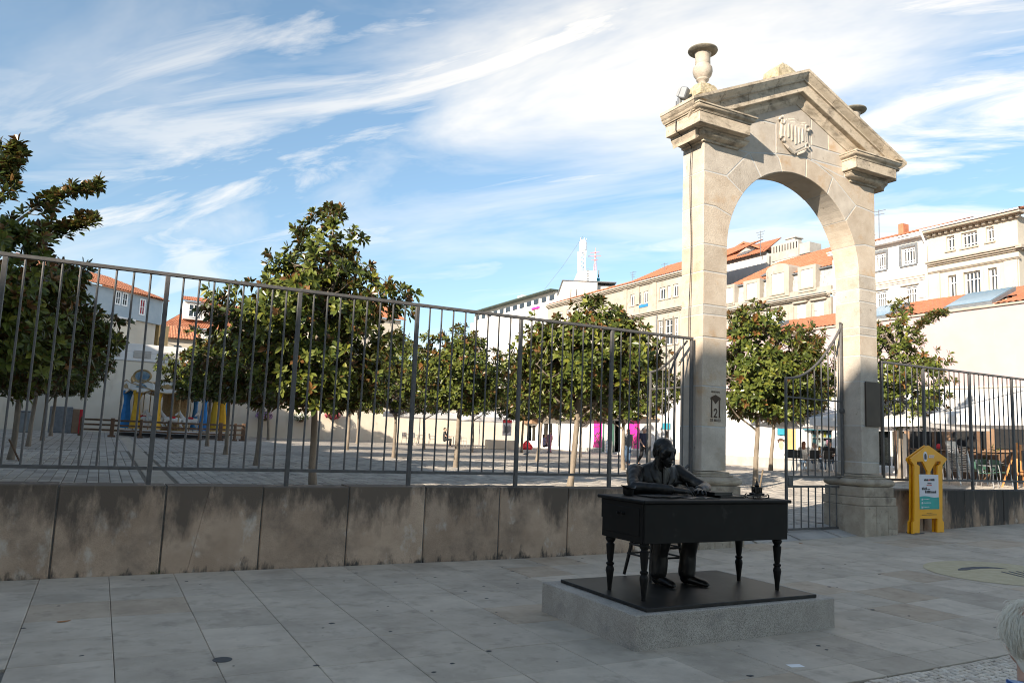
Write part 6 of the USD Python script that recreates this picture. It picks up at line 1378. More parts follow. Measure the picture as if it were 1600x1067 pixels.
def drape(a, m):
    R = 2.72; g = G(); zs_ = np.linspace(.45, 2.6, 12); w = np.interp(zs_, [.45, 1.3, 2.0, 2.6], [.34, .24, .16, .30]); n = 18
    th = np.arange(n) / n * 2 * np.pi; rr = 1 + .16 * np.sin(6 * th)
    v = np.vstack([np.stack([w[i] * rr * np.cos(th), w[i] * .55 * rr * np.sin(th), np.full(n, z)], 1) for i, z in enumerate(zs_)])
    i = np.arange(n); j = (i + 1) % n; g.add(v, np.vstack([np.stack([q * n + i, q * n + j, (q + 1) * n + j, (q + 1) * n + i], 1) for q in range(11)]))
    obj("drape", g.xf(rz=a, loc=(R * math.cos(a), R * math.sin(a), 0)), m, ca, smooth=True)
for k in range(12):
    a = k * math.pi / 6; obj("pole", G().tube([(2.6 * math.cos(a), 2.6 * math.sin(a), .36), (2.6 * math.cos(a), 2.6 * math.sin(a), 2.7)], .03, 6), "gold_trim", ca)
for a, m in ((192, "blue_cloth"), (217, "yellow_cloth"), (246, "yellow_cloth"), (300, "blue_cloth"), (318, "yellow_cloth"), (338, "yellow_cloth"), (352, "blue_cloth"), (60, "blue_cloth"), (110, "yellow_cloth")): drape(math.radians(a), m)
hs_ = [hull(((0, .35, .95), .15), ((0, -.32, .98), .15)), hull(((0, -.38, 1.05), .11), ((0, -.62, 1.38), .07)), hull(((0, -.62, 1.40), .075), ((0, -.86, 1.24), .045))]
for sx_ in (-1, 1):
    hs_ += [chain(((sx_ * .08, -.33, .92), .06), ((sx_ * .08, -.52, .70), .04), ((sx_ * .08, -.44, .48), .03)), chain(((sx_ * .08, .35, .92), .075), ((sx_ * .08, .45, .68), .045), ((sx_ * .08, .62, .50), .03)), hull(((sx_ * .04, -.60, 1.45), .02), ((sx_ * .045, -.60, 1.53), .008))]
hs_.append(chain(((0, .50, 1.02), .05), ((0, .68, .9), .05), ((0, .74, .6), .02)))
hm = fuse(hs_, .05, 6)
for a, r in ((200, 1.9), (232, 1.8), (262, 1.9), (292, 1.8), (322, 1.9), (350, 1.8)):
    ar = math.radians(a); hx = obj("carousel_horse", place(hm, (r * math.cos(ar), r * math.sin(ar), .05), ar), "carousel_white", ca, smooth=True)
    obj("saddle", G().box(-.17, .17, -.16, .18, 1.02, 1.16, .05).xf(rz=ar, loc=(r * math.cos(ar), r * math.sin(ar), .05)), "red_cloth", hx); obj("horse_pole", G().tube([(r * math.cos(ar), r * math.sin(ar), .36), (r * math.cos(ar), r * math.sin(ar), 2.75)], .025, 6), "gold_trim", hx)
# dark wooden railing before it
wf = thing("wooden_railing", "dark wooden post and rail fence around the carousel", "fence")
pts = [at_ratio(123, 47.6), at_ratio(172, 46.8), at_ratio(217, 46.2), at_ratio(262, 46.0), at_ratio(310, 46.0), at_ratio(342, 46.1), at_ratio(365, 46.4), at_ratio(378, 47.0)]
for k, p in enumerate(pts):
    hh = 1.0; r = .10 if k % 2 else .07; obj("post", G().box(p[0] - r, p[0] + r, p[1] - r, p[1] + r, p[2], p[2] + hh, .02).box(p[0] - r * 1.9, p[0] + r * 1.9, p[1] - r * 1.9, p[1] + r * 1.9, p[2], p[2] + .1, .02), "wood_dark", wf)
    if k:
        q = pts[k - 1]
        for z in (.35, .62, .88): d = p - q; L = np.linalg.norm(d[:2]); obj("rail", G().box(.08, L - .08, -.03, .03, z - .05, z + .05, .01).xf(rz=math.atan2(d[1], d[0]), loc=q), "wood_dark", wf)

# hanging flower baskets on the back wall ---------------------------
for px, py, m, lab in ((413, 650, "flower_violet", "hanging basket of violet flowers on the tan wall, left of the other two"), (470, 652, "flower_white", "hanging basket of cream flowers on the tan wall, the middle one"), (520, 649, "flower_red", "hanging basket of red flowers on the tan wall, right of the other two")):
    c = at(px, py, Y=55.6); t = thing("flower_basket", lab, "flower basket", c)
    obj("bowl", G().lathe([(0, -.35), (.18, -.32), (.33, -.1), (.36, .02), (.3, .02)], 14), "wood_dark", t); obj("bracket", G().tube([(0, .40, .45), (0, .02, .5), (0, 0, .05)], .025, 5), "iron_paint", t)
    rs = np.random.default_rng(px); k = 900; d = rs.normal(size=(k, 3)); d /= np.linalg.norm(d, axis=1, keepdims=True); d[:, 2] = d[:, 2] * .6 + .05; P = d * rs.uniform(.25, .58, (k, 1)) * [1.1, .75, 1]
    s1 = np.cross(d, rs.normal(size=(k, 3))); s1 /= np.linalg.norm(s1, axis=1, keepdims=True); s2 = np.cross(d, s1); q = .055
    v = np.stack([P + s1 * q, P + s2 * q, P - s1 * q, P - s2 * q], 1).reshape(-1, 3); f = np.arange(4 * k).reshape(-1, 4)
    obj("blossoms", (v[: 4 * 560], f[:560]), m, t, kind="stuff"); obj("foliage", (v[4 * 560:], f[560:] - 4 * 560), "hill_leaves", t, kind="stuff")
sp_ = thing("loudspeaker", "black loudspeaker box strapped to a tree trunk under its crown", "loudspeaker", (10.80, 30.62, 2.35))
obj("cabinet", G().box(-.2, .2, -.2, .15, 0, .62, .03), "plastic_black", sp_); obj("grille", G().lathe([(0, 0), (.13, .0), (.14, .012), (0, .02)], 18).xf(rx=math.pi / 2, loc=(0, -.203, .2)), "iron_paint", sp_); obj("strap", G().box(-.22, .22, -.05, -.02, .3, .34).box(-.05, .25, .151, .3, .28, .34), "iron_paint", sp_)

# white café tents and furniture at the back ------------------------
def parasol(x, y, s, ze, za, label, val=.28, post=True, rz=0.0, group=None):
    z = float(zp(x, y)); t = thing("cafe_parasol", label, "parasol", (x, y, z), rz, group); h = s / 2; ze -= z; za -= z
    g = G(); n = 6; c = np.array([[-h, -h, ze], [h, -h, ze], [h, h, ze], [-h, h, ze]]); ap = np.array([0, 0, za])
    for k in range(4):
        a, b_ = c[k], c[(k + 1) % 4]
        for i in range(n):
            for j in range(4):
                P = []
                for (ii, jj) in ((i, j), (i + 1, j), (i + 1, j + 1), (i, j + 1)):
                    e = a + (b_ - a) * ii / n; q = e + (ap - e) * jj / 4; sag = -.10 * math.sin(math.pi * jj / 4) - .05 * math.sin(math.pi * ii / n) * (1 - jj / 4); P.append(q + [0, 0, sag])
                g.quad(*P)
    obj("canopy", g, "canvas_white", t, smooth=True)
    g = G()
    for k in range(4):
        a, b_ = c[k], c[(k + 1) % 4]
        for i in range(n):
            P = [a + (b_ - a) * q for q in (i / n, (i + 1) / n)]; sg = [-.05 * math.sin(math.pi * q) for q in (i / n, (i + 1) / n)]
            g.quad(P[0] + [0, 0, sg[0] - val], P[1] + [0, 0, sg[1] - val], P[1] + [0, 0, sg[1] - .003], P[0] + [0, 0, sg[0] - .003])
    obj("valance", g, "canvas_white", t)
    g = G().tube([(0, 0, 0), (0, 0, za - .02)], .035, 8); obj("pole", g, "steel", t); obj("foot", G().box(-.35, .35, -.35, .35, 0, .08, .02), "concrete", t)
    g = G()
    for k in range(4): g.tube([(0, 0, za - .9), tuple(c[k] * .55 + ap * .45 + [0, 0, -.12])], .018, 4).tube([tuple(c[k]), tuple(ap)], .016, 4)
    obj("struts", g, "steel", t); return t
GP = "white square café parasols"
for x, y, s, ze, za, lab in ((19.4, 49.8, 3.9, 2.95, 3.75, "white café tent at the back of the square, left one"), (23.3, 48.4, 3.9, 2.90, 3.7, "white café tent at the back of the square, right one against the shop corner"),
                             (26.6, 22.6, 3.8, 2.75, 3.45, "white parasol seen through the gate bars over the dark chairs"), (25.2, 17.9, 4.2, 2.72, 3.55, "white parasol right of the arch, partly behind the loose open magnolia"), (25.4, 13.2, 4.4, 2.80, 3.75, "large white parasol at the right edge over the green chairs")):
    parasol(x, y, s, ze, za, lab, rz=.05, group=GP)
def chair(name, label, m_seat, m_frame, loc, rz, group, kind="bistro"):
    t = thing(name, label, "chair", loc, rz, group)
    obj("seat", G().box(-.21, .21, -.21, .2, .43, .455, .01), m_seat, t)
    for s in (-1, 1):
        obj("leg", G().tube([(s * .22, -.24, 0), (s * .20, -.19, .43), (s * .23, -.17, .66), (s * .235, .15, .68)], .014, 6), m_frame, t); obj("leg", G().tube([(s * .22, .26, 0), (s * .20, .18, .44), (s * .20, .24, .84)], .014, 6), m_frame, t)
    P = np.linspace(-.2, .2, 7); g = G()
    for a, b_ in zip(P[:-1], P[1:]): y0, y1 = .21 + .03 * (1 - (a / .2) ** 2), .21 + .03 * (1 - (b_ / .2) ** 2); g.add([(a, y0, .5), (b_, y1, .5), (b_, y1 + .03, .84), (a, y0 + .03, .84), (a, y0 + .012, .5), (b_, y1 + .012, .5), (b_, y1 + .042, .84), (a, y0 + .042, .84)], [[0, 1, 2, 3], [4, 7, 6, 5], [3, 2, 6, 7], [0, 4, 5, 1]])
    obj("backrest", g, m_seat, t); return t
GD, GG, GS = "dark wicker café chairs behind the gate", "green-backed café chairs at the right", "steel café chairs at the back tents"
def table(label, loc, group=None, m="steel"):
    t = thing("cafe_table", label, "table", loc, 0, group); obj("tabletop", G().lathe([(0, .70), (.34, .70), (.35, .712), (.34, .724), (0, .724)], 20), m, t); obj("column", G().tube([(0, 0, .02), (0, 0, .70)], .03, 8), "steel", t)
    for k in range(4): a = k * math.pi / 2 + .4; obj("foot", G().tube([(0, 0, .06), (.28 * math.cos(a), .28 * math.sin(a), .012)], .016, 5), "steel", t)
    return t
def cg(px, Y): return at_ratio(px, Y)
first = None
for px, Y, rz, lab in ((1236, 21.8, 2.4, "dark café chair nearest the gate's free edge, turned left"), (1249, 22.3, 1.9, "dark café chair second from the gate's free edge"), (1268, 21.6, 2.8, "dark café chair in the middle of the group behind the gate, showing its back"), (1287, 21.3, 3.0, "dark café chair with curved back before the seated people behind the gate"), (1307, 21.0, 3.3, "dark café chair closest to the arch's right pillar behind the gate")):
    p = cg(px, Y)
    if first is None: first = chair("wicker_chair", lab, "chair_dark", "steel", p, rz, GD)
    else: copy(first, "wicker_chair", lab, "chair", p, rz, GD)
tb1 = table("round café table between the dark chairs behind the gate, left one", cg(1262, 22.9)); copy(tb1, "cafe_table", "round café table between the dark chairs behind the gate, right one", "table", cg(1292, 22.3))
first = None
for px, Y, rz, lab in ((1541, 14.3, .2, "green-backed café chair facing the railing, left of the wooden board"), (1562, 14.9, -.3, "green-backed café chair half hidden by the wooden easel board"), (1524, 15.6, 2.6, "green-backed café chair just right of the chair stack"), (1472, 17.8, 2.9, "dark green café chair left of the chair stack, behind the yellow stand")):
    p = cg(px, Y)
    if first is None: first = chair("green_chair", lab, "chair_green", "steel", p, rz, GG)
    else: copy(first, "green_chair", lab, "chair", p, rz, GG)
stk = cg(1500, 15.2); c0_ = None
for k in range(11):
    lab = ["lowest chair, first", "second chair", "third chair", "fourth chair", "fifth chair", "sixth chair", "seventh chair", "eighth chair", "ninth chair", "tenth chair", "topmost chair, eleventh"][k] + " from the ground in the stack of steel chairs behind the railing"
    loc = stk + [0, .012 * k, .055 * k]
    if c0_ is None: c0_ = chair("stacked_chair", lab, "steel", "steel", loc, -.3, "stack of steel chairs")
    else: copy(c0_, "stacked_chair", lab, "chair", loc, -.3, "stack of steel chairs")
first = None
for px, Y, rz, lab in ((634, 50.4, .4, "steel café chair at the left end under the back tents"), (646, 50.0, 2.2, "steel café chair under the back tents, second from the left"), (657, 50.6, 4.0, "steel café chair under the back tents, right of the leftmost pair"), (675, 49.6, 1.0, "steel café chair under the back tents near the seated person"), (722, 47.8, .6, "steel café chair under the right back tent")):
    p = cg(px, Y)
    if first is None: first = chair("steel_chair", lab, "steel", "steel", p, rz, GS)
    else: copy(first, "steel_chair", lab, "chair", p, rz, GS)
copy(tb1, "cafe_table", "round steel table under the left back tent", "table", cg(640, 51)); copy(tb1, "cafe_table", "round steel table under the right back tent", "table", cg(708, 48.6)); copy(tb1, "cafe_table", "round steel table among the green chairs at the right", "table", cg(1550, 16.1))
# easel board, kiosk door, planter, boards, bins
eb = cg(1590, 14.0); e_ = thing("easel_board", "light wooden easel with a chalkboard at the right edge behind the railing", "easel", eb, .1)
for s in (-1, 1): obj("leg", G().tube([(s * .30, -.05, 0), (s * .06, 0, 1.42)], [.045, .03], 4), "wood_warm", e_)
obj("back_leg", G().tube([(0, .5, 0), (0, .02, 1.35)], .03, 4), "wood_warm", e_); obj("ledge", G().box(-.36, .40, -.1, -.04, .42, .50, .01), "wood_warm", e_)
bd = obj("board_frame", G().box(-.02, .62, -.085, -.055, .52, 1.36, .01), "wood_warm", e_); obj("chalkboard", G().box(.04, .56, -.094, -.0865, .58, 1.18), "chalkboard", bd); obj("header", G().box(.04, .56, -.094, -.0865, 1.22, 1.33), "wood_frame", bd)
kd = cg(1411, 18.4); k_ = thing("white_folding_panel", "tall white folding panel standing behind the railing right of the arch", "panel", kd, .25); obj("panel", G().box(-.20, .20, -.03, .03, 0, 1.62, .01).box(.21, .50, .02, .07, 0, 1.6, .01), "white_paint", k_); obj("handle", G().box(.08, .16, -.06, -.031, .62, .65, .005), "steel", k_)
bk = thing("cafe_bar_hut", "dark brown café bar hut under the parasols at the right", "kiosk", (30.2, 18.9, float(zp(30, 19))))
obj("back_wall", G().box(.5, .6, -3.2, 2.6, 0, 2.3), "brown_cladding", bk); obj("counter", G().box(-.3, .3, -2.6, 1.6, 0, 1.05, .03), "wood_dark", bk); obj("counter_top", G().box(-.4, .4, -2.7, 1.7, 1.052, 1.10, .01), "brown_cladding", bk)
for y in (-3.0, -1.2, .6, 2.3): obj("post", G().box(-.45, -.33, y, y + .12, 0, 2.3, .01), "wood_dark", bk)
obj("dark_screen", G().box(.42, .49, -2.6, -1.3, 1.2, 2.2).box(.42, .49, -.9, .4, 1.2, 2.2).box(.42, .49, .9, 2.3, .4, 2.2), "dark_interior", bk)
tag(obj("red_lamp", G().lathe([(0, 0), (.09, .02), (.11, .1), (.06, .2), (0, .22)], 12).xf(loc=(29.85, 19.4, float(zp(30, 19)) + 1.11)), "red_cloth"), "small red lamp on the café bar behind the yellow stand", "lamp")
pl_ = thing("dark_potted_shrub", "dark potted shrub behind the green chairs at the right", "plant", cg(1556, 17.3)); obj("pot", G().lathe([(0, 0), (.2, 0), (.26, .4), (.22, .4), (0, .36)], 14), "chair_dark", pl_)
rs = np.random.default_rng(4); tp = rs.normal(0, .16, (60, 3)) * [1.2, 1, 1.2] + [0, 0, .78]; A = tp - [0, 0, .5]; A /= np.linalg.norm(A, axis=1, keepdims=True); v, f, c = leaves_mesh(tp, A, rs, 6, 9, .14, .0, .0); obj("foliage", (v, f), "leaves", pl_, kind="stuff", tint=c * .6)
tk = cg(992, 27.5); t = thing("ribbed_bin", "pale ribbed cylinder bin by the green shop door", "bin", (30.7, 43.4, float(zp(30.7, 43.4)))); obj("drum", G().lathe([(0, 0), (.24, 0)] + [(.24 + .012 * (k % 2), .05 + .05 * k) for k in range(17)] + [(.22, .9), (0, .9)], 20), "steel", t); obj("lid", G().lathe([(0, .902), (.25, .902), (.24, .94), (0, .97)], 20), "lead_grey", t)
gb = at_ratio(33, 50.0); t = thing("grey_litter_bin", "grey litter bin at far left before the tan wall", "bin", gb); obj("body", G().box(-.28, .28, -.25, .25, 0, 1.1, .04), "grey_bin", t); obj("lid", G().box(-.3, .3, -.27, .27, 1.102, 1.18, .03), "lead_grey", t)
t = thing("white_utility_box", "pale box with a red side panel at far left beside the wooden railing", "cabinet", at_ratio(97, 51.5)); obj("body", G().box(-.8, .35, -.3, .3, 0, 1.5, .03), "lead_grey", t); obj("side_panel", G().box(.351, .7, -.3, .3, 0, 1.4, .03), "brown_cladding", t); obj("red_panel", G().box(.70, .95, -.28, .28, 0, 1.38, .02), "red_cloth", t)
sb = at_ratio(791, 45.5); t = thing("notice_board", "white notice board with red heading on a post before the brown shop corner", "sign", sb); obj("post", G().tube([(0, 0, 0), (0, 0, 1.5)], .03, 6), "steel", t); bo = obj("board", G().box(-.33, .33, -.03, .03, .95, 2.0, .01), "poster_white", t); obj("red_heading", G().box(-.33, .33, -.036, -.031, 1.78, 2.0), "red_cloth", bo)
g = G()
for k in range(6): g.box(-.26 + .09 * k, -.2 + .09 * k, -.036, -.031, 1.1 + .05 * (k % 3), 1.65 - .07 * (k % 2))
obj("dark_print", g, "ink_dark", bo)
t = thing("stone_bench", "low pale stone block bench by the shop corner", "bench", at_ratio(783, 46.8)); obj("block", G().box(-1.1, 1.0, -.3, .3, 0, .62, .03), "warm_plaster", t)
tag(obj("red_bag", fuse([hull(((-.25, 0, .12), .14), ((.25, 0, .12), .14), ((0, 0, .42), .12))], .06, 4, .02), "red_cloth").GetPrim() if False else obj("red_bag", place(fuse([hull(((-.3, 0, .16), .17), ((.3, 0, .16), .17), ((0, 0, .50), .14))], .06, 4, .03), at_ratio(823, 48.0)), "red_cloth", smooth=True), "red and black bag left on the ground before the shop windows", "bag")
pg = thing("pigeon", "grey pigeon walking on the square left of the mother and child", "bird", gp(823, 713), 1.2); obj("body", fuse([hull(((0, .07, .13), .055), ((0, -.05, .15), .05)), hull(((0, -.06, .17), .04), ((0, -.1, .24), .025)), hull(((0, -.1, .245), .027), ((0, -.135, .24), .008)), hull(((0, .1, .13), .04), ((0, .2, .11), (.03, .02, .01)))], .02, 4), "lead_grey", pg, smooth=True); obj("leg", G().tube([(.02, 0, .09), (.02, -.01, 0)], .006, 4), "red_cloth", pg); obj("leg", G().tube([(-.02, 0, .09), (-.02, .03, 0)], .006, 4), "red_cloth", pg)

# ------------------------------------------------------------------ people on the square
def hand(wr, d, r=.011):
    d = np.asarray(d, float); d /= np.linalg.norm(d); s = np.cross(d, [0, 1, 0]); s = s / (np.linalg.norm(s) + 1e-6); wr = np.asarray(wr, float); q = wr + d * .085
    out = [hull((wr, .026), (q, (.032, .032, .03)))]
    for k, l in zip((-1.5, -.5, .5, 1.5), (.062, .075, .07, .055)): b = q + np.array([0, k * .017, 0]); out.append(chain((b, r), (b + d * l * .55 + s * .006, r * .95), (b + d * l + s * .022, r * .8)))
    out.append(chain((wr + d * .03 + [0, -.03, 0], r * 1.1), (wr + d * .065 + [0, -.052, 0], r), (wr + d * .095 + [0, -.05, 0], r * .85))); return out
def person(label, loc, rz, h=1.70, top="cloth_grey", legs="cloth_denim", hair="hair_brown", pose="stand", female=False, shoe="cloth_black", sleeve=True, group=None, shorts=False, name="person", arms=None):
    t = thing(name, label, "person", loc, rz, group); k = h / 1.72; sw = .165 if female else .19
    if pose == "sit": hipz, kn, an = .50, [(.09, -.42, .50), (-.09, -.42, .50)], [(.09, -.40, .08), (-.09, -.36, .08)]
    elif pose == "walk": hipz, kn, an = .92, [(.085, -.14, .50), (-.085, .06, .49)], [(.085, -.17, .09), (-.085, .30, .13)]
    else: hipz, kn, an = .93, [(.095, -.02, .50), (-.095, .0, .50)], [(.10, 0, .08), (-.105, .02, .08)]
    up = hipz - .93; hips = [(.085, 0, hipz), (-.085, 0, hipz)]; sh_ = [(sw, .01, 1.42 + up), (-sw, .01, 1.42 + up)]
    el = [(sw + .07, .03, 1.13 + up), (-sw - .07, .03, 1.13 + up)]; wr = [(sw + .06, -.08, .90 + up), (-sw - .06, -.08, .90 + up)]
    if pose == "walk": el = [(sw + .06, .10, 1.14), (-sw - .06, -.02, 1.13)]; wr = [(sw + .08, .04, .90), (-sw - .06, -.20, .95)]
    if pose == "sit": el = [(sw + .06, -.10, 1.16 + up), (-sw - .06, -.10, 1.16 + up)]; wr = [(.12, -.34, 1.10 + up), (-.12, -.34, 1.10 + up)]
    if arms: el, wr = arms
    HZ = 1.60 + up; hd_ = m3.Manifold()
    for q in head_mesh(): hd_ = hd_ + q
    hd_ = hd_.translate((0, -.015, HZ))
    tr_ = [hull(((sw - .04, .01, 1.40 + up), .06), ((-sw + .04, .01, 1.40 + up), .06), ((.07, .0, 1.22 + up), .10), ((-.07, .0, 1.22 + up), .10)), hull(((.07, 0, 1.22 + up), .10), ((-.07, 0, 1.22 + up), .10), ((.07, 0, 1.02 + up), .09), ((-.07, 0, 1.02 + up), .09)), hull(((.07, 0, 1.02 + up), .09), ((-.07, 0, 1.02 + up), .09), ((.08, 0, .92 + up), .10), ((-.08, 0, .92 + up), .10))]
    body = [hd_, hull(((0, .01, 1.44 + up), .055), ((0, 0, 1.52 + up), .05))] + tr_
    for i in range(2):
        body += [chain((sh_[i], .05), (el[i], .038), (wr[i], .026))] + hand(wr[i], np.array(wr[i]) - el[i]) + [chain((hips[i], .085), (kn[i], .055), (an[i], .038)), hull((an[i], .036), ((an[i][0], an[i][1] - .12, max(an[i][2] - .05, .03)), .03))]
    g = lambda parts, res=.035, it=5, fold=.0: place(fuse(parts, res, it, fold), (0, 0, 0), 0, 0, k)
    bd_ = obj("body", g(body, .02, 3), "skin", t, smooth=True)
    grow = lambda q, e: q
    shirt = [hull(((sw - .04, .01, 1.405 + up), .075), ((-sw + .04, .01, 1.405 + up), .075), ((.07, .0, 1.22 + up), .118), ((-.07, .0, 1.22 + up), .118)), hull(((.07, 0, 1.22 + up), .118), ((-.07, 0, 1.22 + up), .118), ((.078, 0, .96 + up), .118), ((-.078, 0, .96 + up), .118))]
    if sleeve:
        for i in range(2): m_ = np.array(sh_[i]) * .35 + np.array(el[i]) * .65; shirt.append(chain((sh_[i], .068), (m_, .058)))
    obj("shirt", g(shirt, .035, 4, .008), top, bd_, smooth=True)
    trs = [hull(((.078, 0, .95 + up), .108), ((-.078, 0, .95 + up), .108), ((.085, 0, .88 + up), .105), ((-.085, 0, .88 + up), .105))]
    for i in range(2): trs.append(chain((hips[i], .10), (kn[i], .072)) if shorts else chain((hips[i], .10), (kn[i], .072), ((an[i][0], an[i][1], an[i][2] + .03), .058)))
    obj("trousers", g(trs, .035, 4, .007), legs, bd_, smooth=True)
    for i in range(2): obj("shoe", g([hull(((an[i][0], an[i][1] + .03, max(an[i][2] - .035, .04)), .045), ((an[i][0], an[i][1] - .15, max(an[i][2] - .05, .03)), (.042, .05, .03)))], .03, 3), shoe, bd_, smooth=True)
    hr_ = hull(((0, .02, HZ + .045), (.086, .098, .085)), ((0, .05, HZ + .0), (.08, .065, .06)))
    if female: hr_ = hr_ + hull(((0, .06, HZ), (.085, .06, .08)), ((0, .07, HZ - .16), (.08, .045, .08)))
    hr_ = hr_ - hull(((0, -.12, HZ - .02), (.066, .09, .085)), ((0, -.12, HZ - .2), (.1, .1, .12)))
    obj("hair", g([hr_], .025, 3, .006), hair, bd_, smooth=True); return t
def face_to(p, ang=0.0): return math.atan2(p[0], -(-p[1])) * 0 + ang
pw = at_ratio(981, 28.9); person("woman in grey sleeveless top and jeans walking toward the arch", pw, -.75, 1.68, "cloth_grey", "cloth_denim", "hair_red", "walk", True, "skin", False)
pm = at_ratio(1007.5, 29.2); pm = at_ratio(1006, 28.6); person("man in navy polo shirt and dark trousers walking beside the woman in grey", pm, .1, 1.76, "cloth_navy", "cloth_black", "hair_grey", "walk")
person("young woman in white top standing by the pale shop wall, behind the statue's head", at_ratio(1041, 28.4), 2.6, 1.66, "cloth_white", "cloth_tan", "hair_brown", "stand", True)
person("woman in a lilac top crouched on a seat beside the child near the shops", at_ratio(850, 43.4), 1.2, 1.55, "cloth_lilac", "cloth_black", "hair_brown", "sit", True)
person("small child in a pink top standing by the seated woman near the shops", at_ratio(858.5, 43.0), -1.0, 1.35, "cloth_pink", "cloth_pink", "hair_brown", "stand", True)
for px, Y, rz, top, hair, lab in ((1256, 23.4, 2.2, "cloth_white", "hair_red", "café guest with long red-brown hair seated behind the gate, left one"), (1272, 23.8, .3, "cloth_white", "hair_grey", "café guest in white seated behind the gate, the middle one"), (1296, 23.0, -1.2, "cloth_black", "hair_brown", "café guest in dark clothes seated behind the gate, next to the pillar")):
    person(lab, at_ratio(px, Y), rz, 1.68, top, "cloth_denim", hair, "sit", hair == "hair_red")
person("guest in dark clothes seated under the white tents at the back", at_ratio(694, 48.6), 1.0, 1.7, "cloth_black", "cloth_black", "hair_brown", "sit")

# ------------------------------------------------------------------ white-haired man at the lower right corner, seen from behind
d_ = _f * FPX + _R * (1619 - 800) - _U * (1004 - 533.5); hp0 = np.array([0, 0, EYE]) + d_ * (2.40 / FPX); HY = -.95 + math.pi
wm = thing("person", "white-haired man in a blue striped shirt seen from behind at the lower right corner", "person", (hp0[0], hp0[1], 0.0), HY); hz = hp0[2]; u = hz - 1.17
hd_ = m3.Manifold()
for q in head_mesh(): hd_ = hd_ + q
hd_ = hd_.translate((0, 0, hz))
sh_ = [(.19, .06, hz - .26), (-.19, .06, hz - .26)]; el = [(.25, .0, hz - .53), (-.25, .0, hz - .53)]; wr = [(.12, -.26, hz - .62), (-.12, -.26, hz - .62)]; hz0 = hz - .74
body = [hd_, hull(((0, .05, hz - .20), .062), ((0, .03, hz - .10), .056)), hull(((.14, .06, hz - .27), .07), ((-.14, .06, hz - .27), .07), ((.08, .08, hz - .5), .11), ((-.08, .08, hz - .5), .11)), hull(((.08, .08, hz - .5), .11), ((-.08, .08, hz - .5), .11), ((.09, .06, hz0), .11), ((-.09, .06, hz0), .11))]
for i in range(2):
    s = 1 - 2 * i; body += [chain((sh_[i], .055), (el[i], .042), (wr[i], .028))] + hand(wr[i], np.array(wr[i]) - el[i]) + [chain(((s * .09, .04, hz0), .085), ((s * .11, -.40, hz0 + .02), .06), ((s * .11, -.42, .09), .042)), hull(((s * .11, -.42, .06), .04), ((s * .11, -.56, .035), .035))]
wb = obj("body", fuse(body, .014, 4), "skin", wm, smooth=True)
sh = [hull(((.15, .06, hz - .255), .085), ((-.15, .06, hz - .255), .085), ((.08, .08, hz - .5), .13), ((-.08, .08, hz - .5), .13)), hull(((.08, .08, hz - .5), .13), ((-.08, .08, hz - .5), .13), ((.09, .06, hz0 - .02), .13), ((-.09, .06, hz0 - .02), .13)), hull(((.05, .045, hz - .155), .035), ((-.05, .045, hz - .155), .035), ((.13, .06, hz - .24), .05), ((-.13, .06, hz - .24), .05)), chain((sh_[0], .075), (el[0], .06), (wr[0], .042)), chain((sh_[1], .075), (el[1], .06), (wr[1], .042))]
obj("shirt", fuse(sh, .02, 4, .006), "striped_shirt", wb, smooth=True)
th_ = np.linspace(0, 2 * np.pi, 40); colr = []
for r, z in ((.074, hz - .165), (.072, hz - .115), (.080, hz - .113), (.092, hz - .185)): colr.append(np.stack([r * 1.08 * np.cos(th_[:-1]), .035 + r * np.sin(th_[:-1]), z + .018 * np.sin(th_[:-1])], 1))
i = np.arange(39); j = (i + 1) % 39; obj("collar", (np.vstack(colr), np.vstack([np.stack([q * 39 + i, q * 39 + j, (q + 1) * 39 + j, (q + 1) * 39 + i], 1) for q in range(3)])), "striped_shirt", wb, smooth=50)
tr = [hull(((.09, .05, hz0), .12), ((-.09, .05, hz0), .12))] + [chain(((s * .09, .04, hz0), .11), ((s * .11, -.40, hz0 + .02), .08), ((s * .11, -.42, .12), .06)) for s in (-1, 1)]
obj("trousers", fuse(tr, .03, 4, .006), "cloth_tan", wb, smooth=True)
for s in (-1, 1): obj("shoe", fuse([hull(((s * .11, -.40, .045), .048), ((s * .11, -.60, .035), (.045, .05, .032)))], .025, 3), "cloth_black", wb, smooth=True)
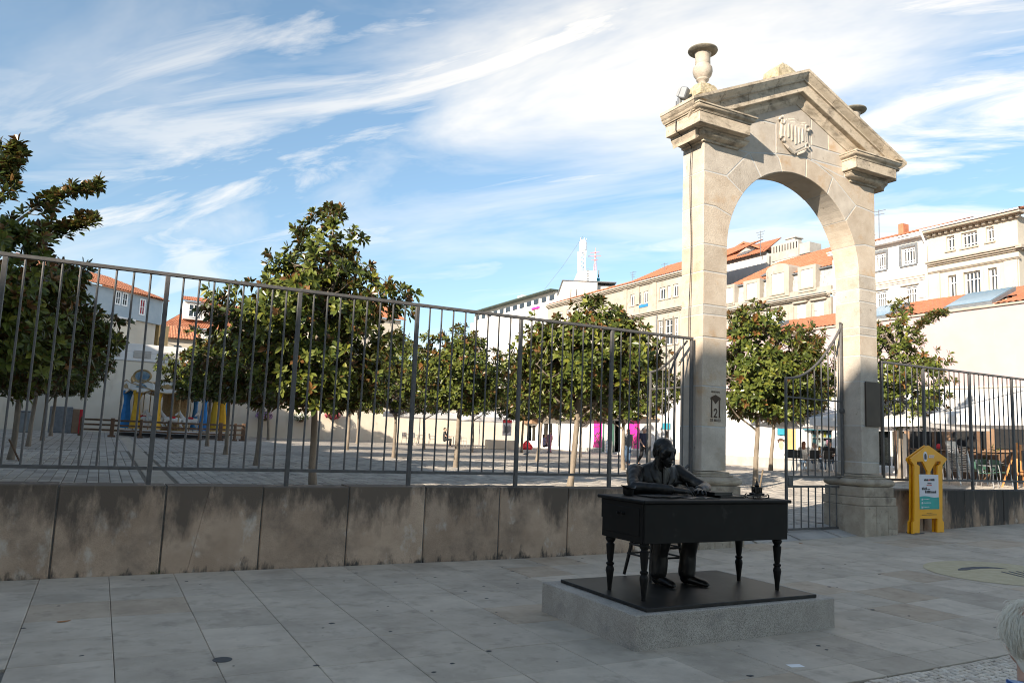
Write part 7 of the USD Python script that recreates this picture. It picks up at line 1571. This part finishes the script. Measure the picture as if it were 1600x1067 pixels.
# hair: a close cap of strands, thin at the crown where the scalp shows
rs = np.random.default_rng(8); N = 9000; dv = rs.normal(size=(N * 3, 3)); dv /= np.linalg.norm(dv, axis=1, keepdims=True); c_ = np.array([0, .018, hz + .03]); rad = np.array([.080, .100, .090])
ok = ((dv[:, 1] > -.50) | (dv[:, 2] > .55)) & (dv[:, 2] > -.95) & ~((np.abs(dv[:, 0]) > .86) & (dv[:, 2] < .05) & (dv[:, 1] < .25)); bald = np.linalg.norm(dv - np.array([.25, .35, .9]) / np.linalg.norm([.25, .35, .9]), axis=1) < .36; ok &= ~(bald & (rs.random(N * 3) < .88)); dv = dv[ok][:N]
root = c_ + dv * rad; down = np.array([0, .25, -1.0]); tang = down - (dv @ down)[:, None] * dv; tang /= np.linalg.norm(tang, axis=1, keepdims=True); tang += rs.normal(0, .16, tang.shape)
L = rs.uniform(.025, .055, (len(dv), 1)); lift = rs.uniform(.2, .6, (len(dv), 1))
low = dv[:, 2:3] < -.2
pts = np.stack([root, root + dv * .006 + tang * L * .33, root + dv * .006 * lift + tang * L * .7 + dv * .002, root + tang * L * .97 + rs.normal(0, .003, root.shape) - dv * L * .18], 1)
cv = UsdGeom.BasisCurves.Define(stage, str(wb.GetPath()) + "/hair"); cv.CreateTypeAttr("cubic"); cv.CreateBasisAttr("catmullRom"); cv.CreateCurveVertexCountsAttr(Vt.IntArray([4] * len(pts))); cv.CreatePointsAttr(Vt.Vec3fArray.FromNumpy(pts.reshape(-1, 3).astype(np.float32))); cv.CreateWidthsAttr(Vt.FloatArray([.0013] * (4 * len(pts)))); cv.SetWidthsInterpolation("vertex")
UsdShade.MaterialBindingAPI.Apply(cv.GetPrim()).Bind(UsdShade.Material.Get(stage, "/World/Looks/hair_white"))
cap = hull(((0, .020, hz + .028), (.078, .098, .088)), ((0, .05, hz - .05), (.06, .05, .05))) - hull(((0, -.13, hz - .03), (.075, .10, .12)))
obj("hair_base", fuse([cap], .012, 3, .004, 40), "hair_white", wb, smooth=True)
tag(thing_b := thing("low_bench", "low bench under the white-haired man, below the frame", "bench", (hp0[0], hp0[1], 0), HY)); obj("seat_board", G().box(-.6, .6, -.2, .32, hz0 - .17, hz0 - .125, .01), "wood_dark", thing_b)
for s in (-1, 1): obj("leg", G().box(s * .5 - .04, s * .5 + .04, -.15, .27, 0, max(hz0 - .171, .02), .005), "wood_dark", thing_b)
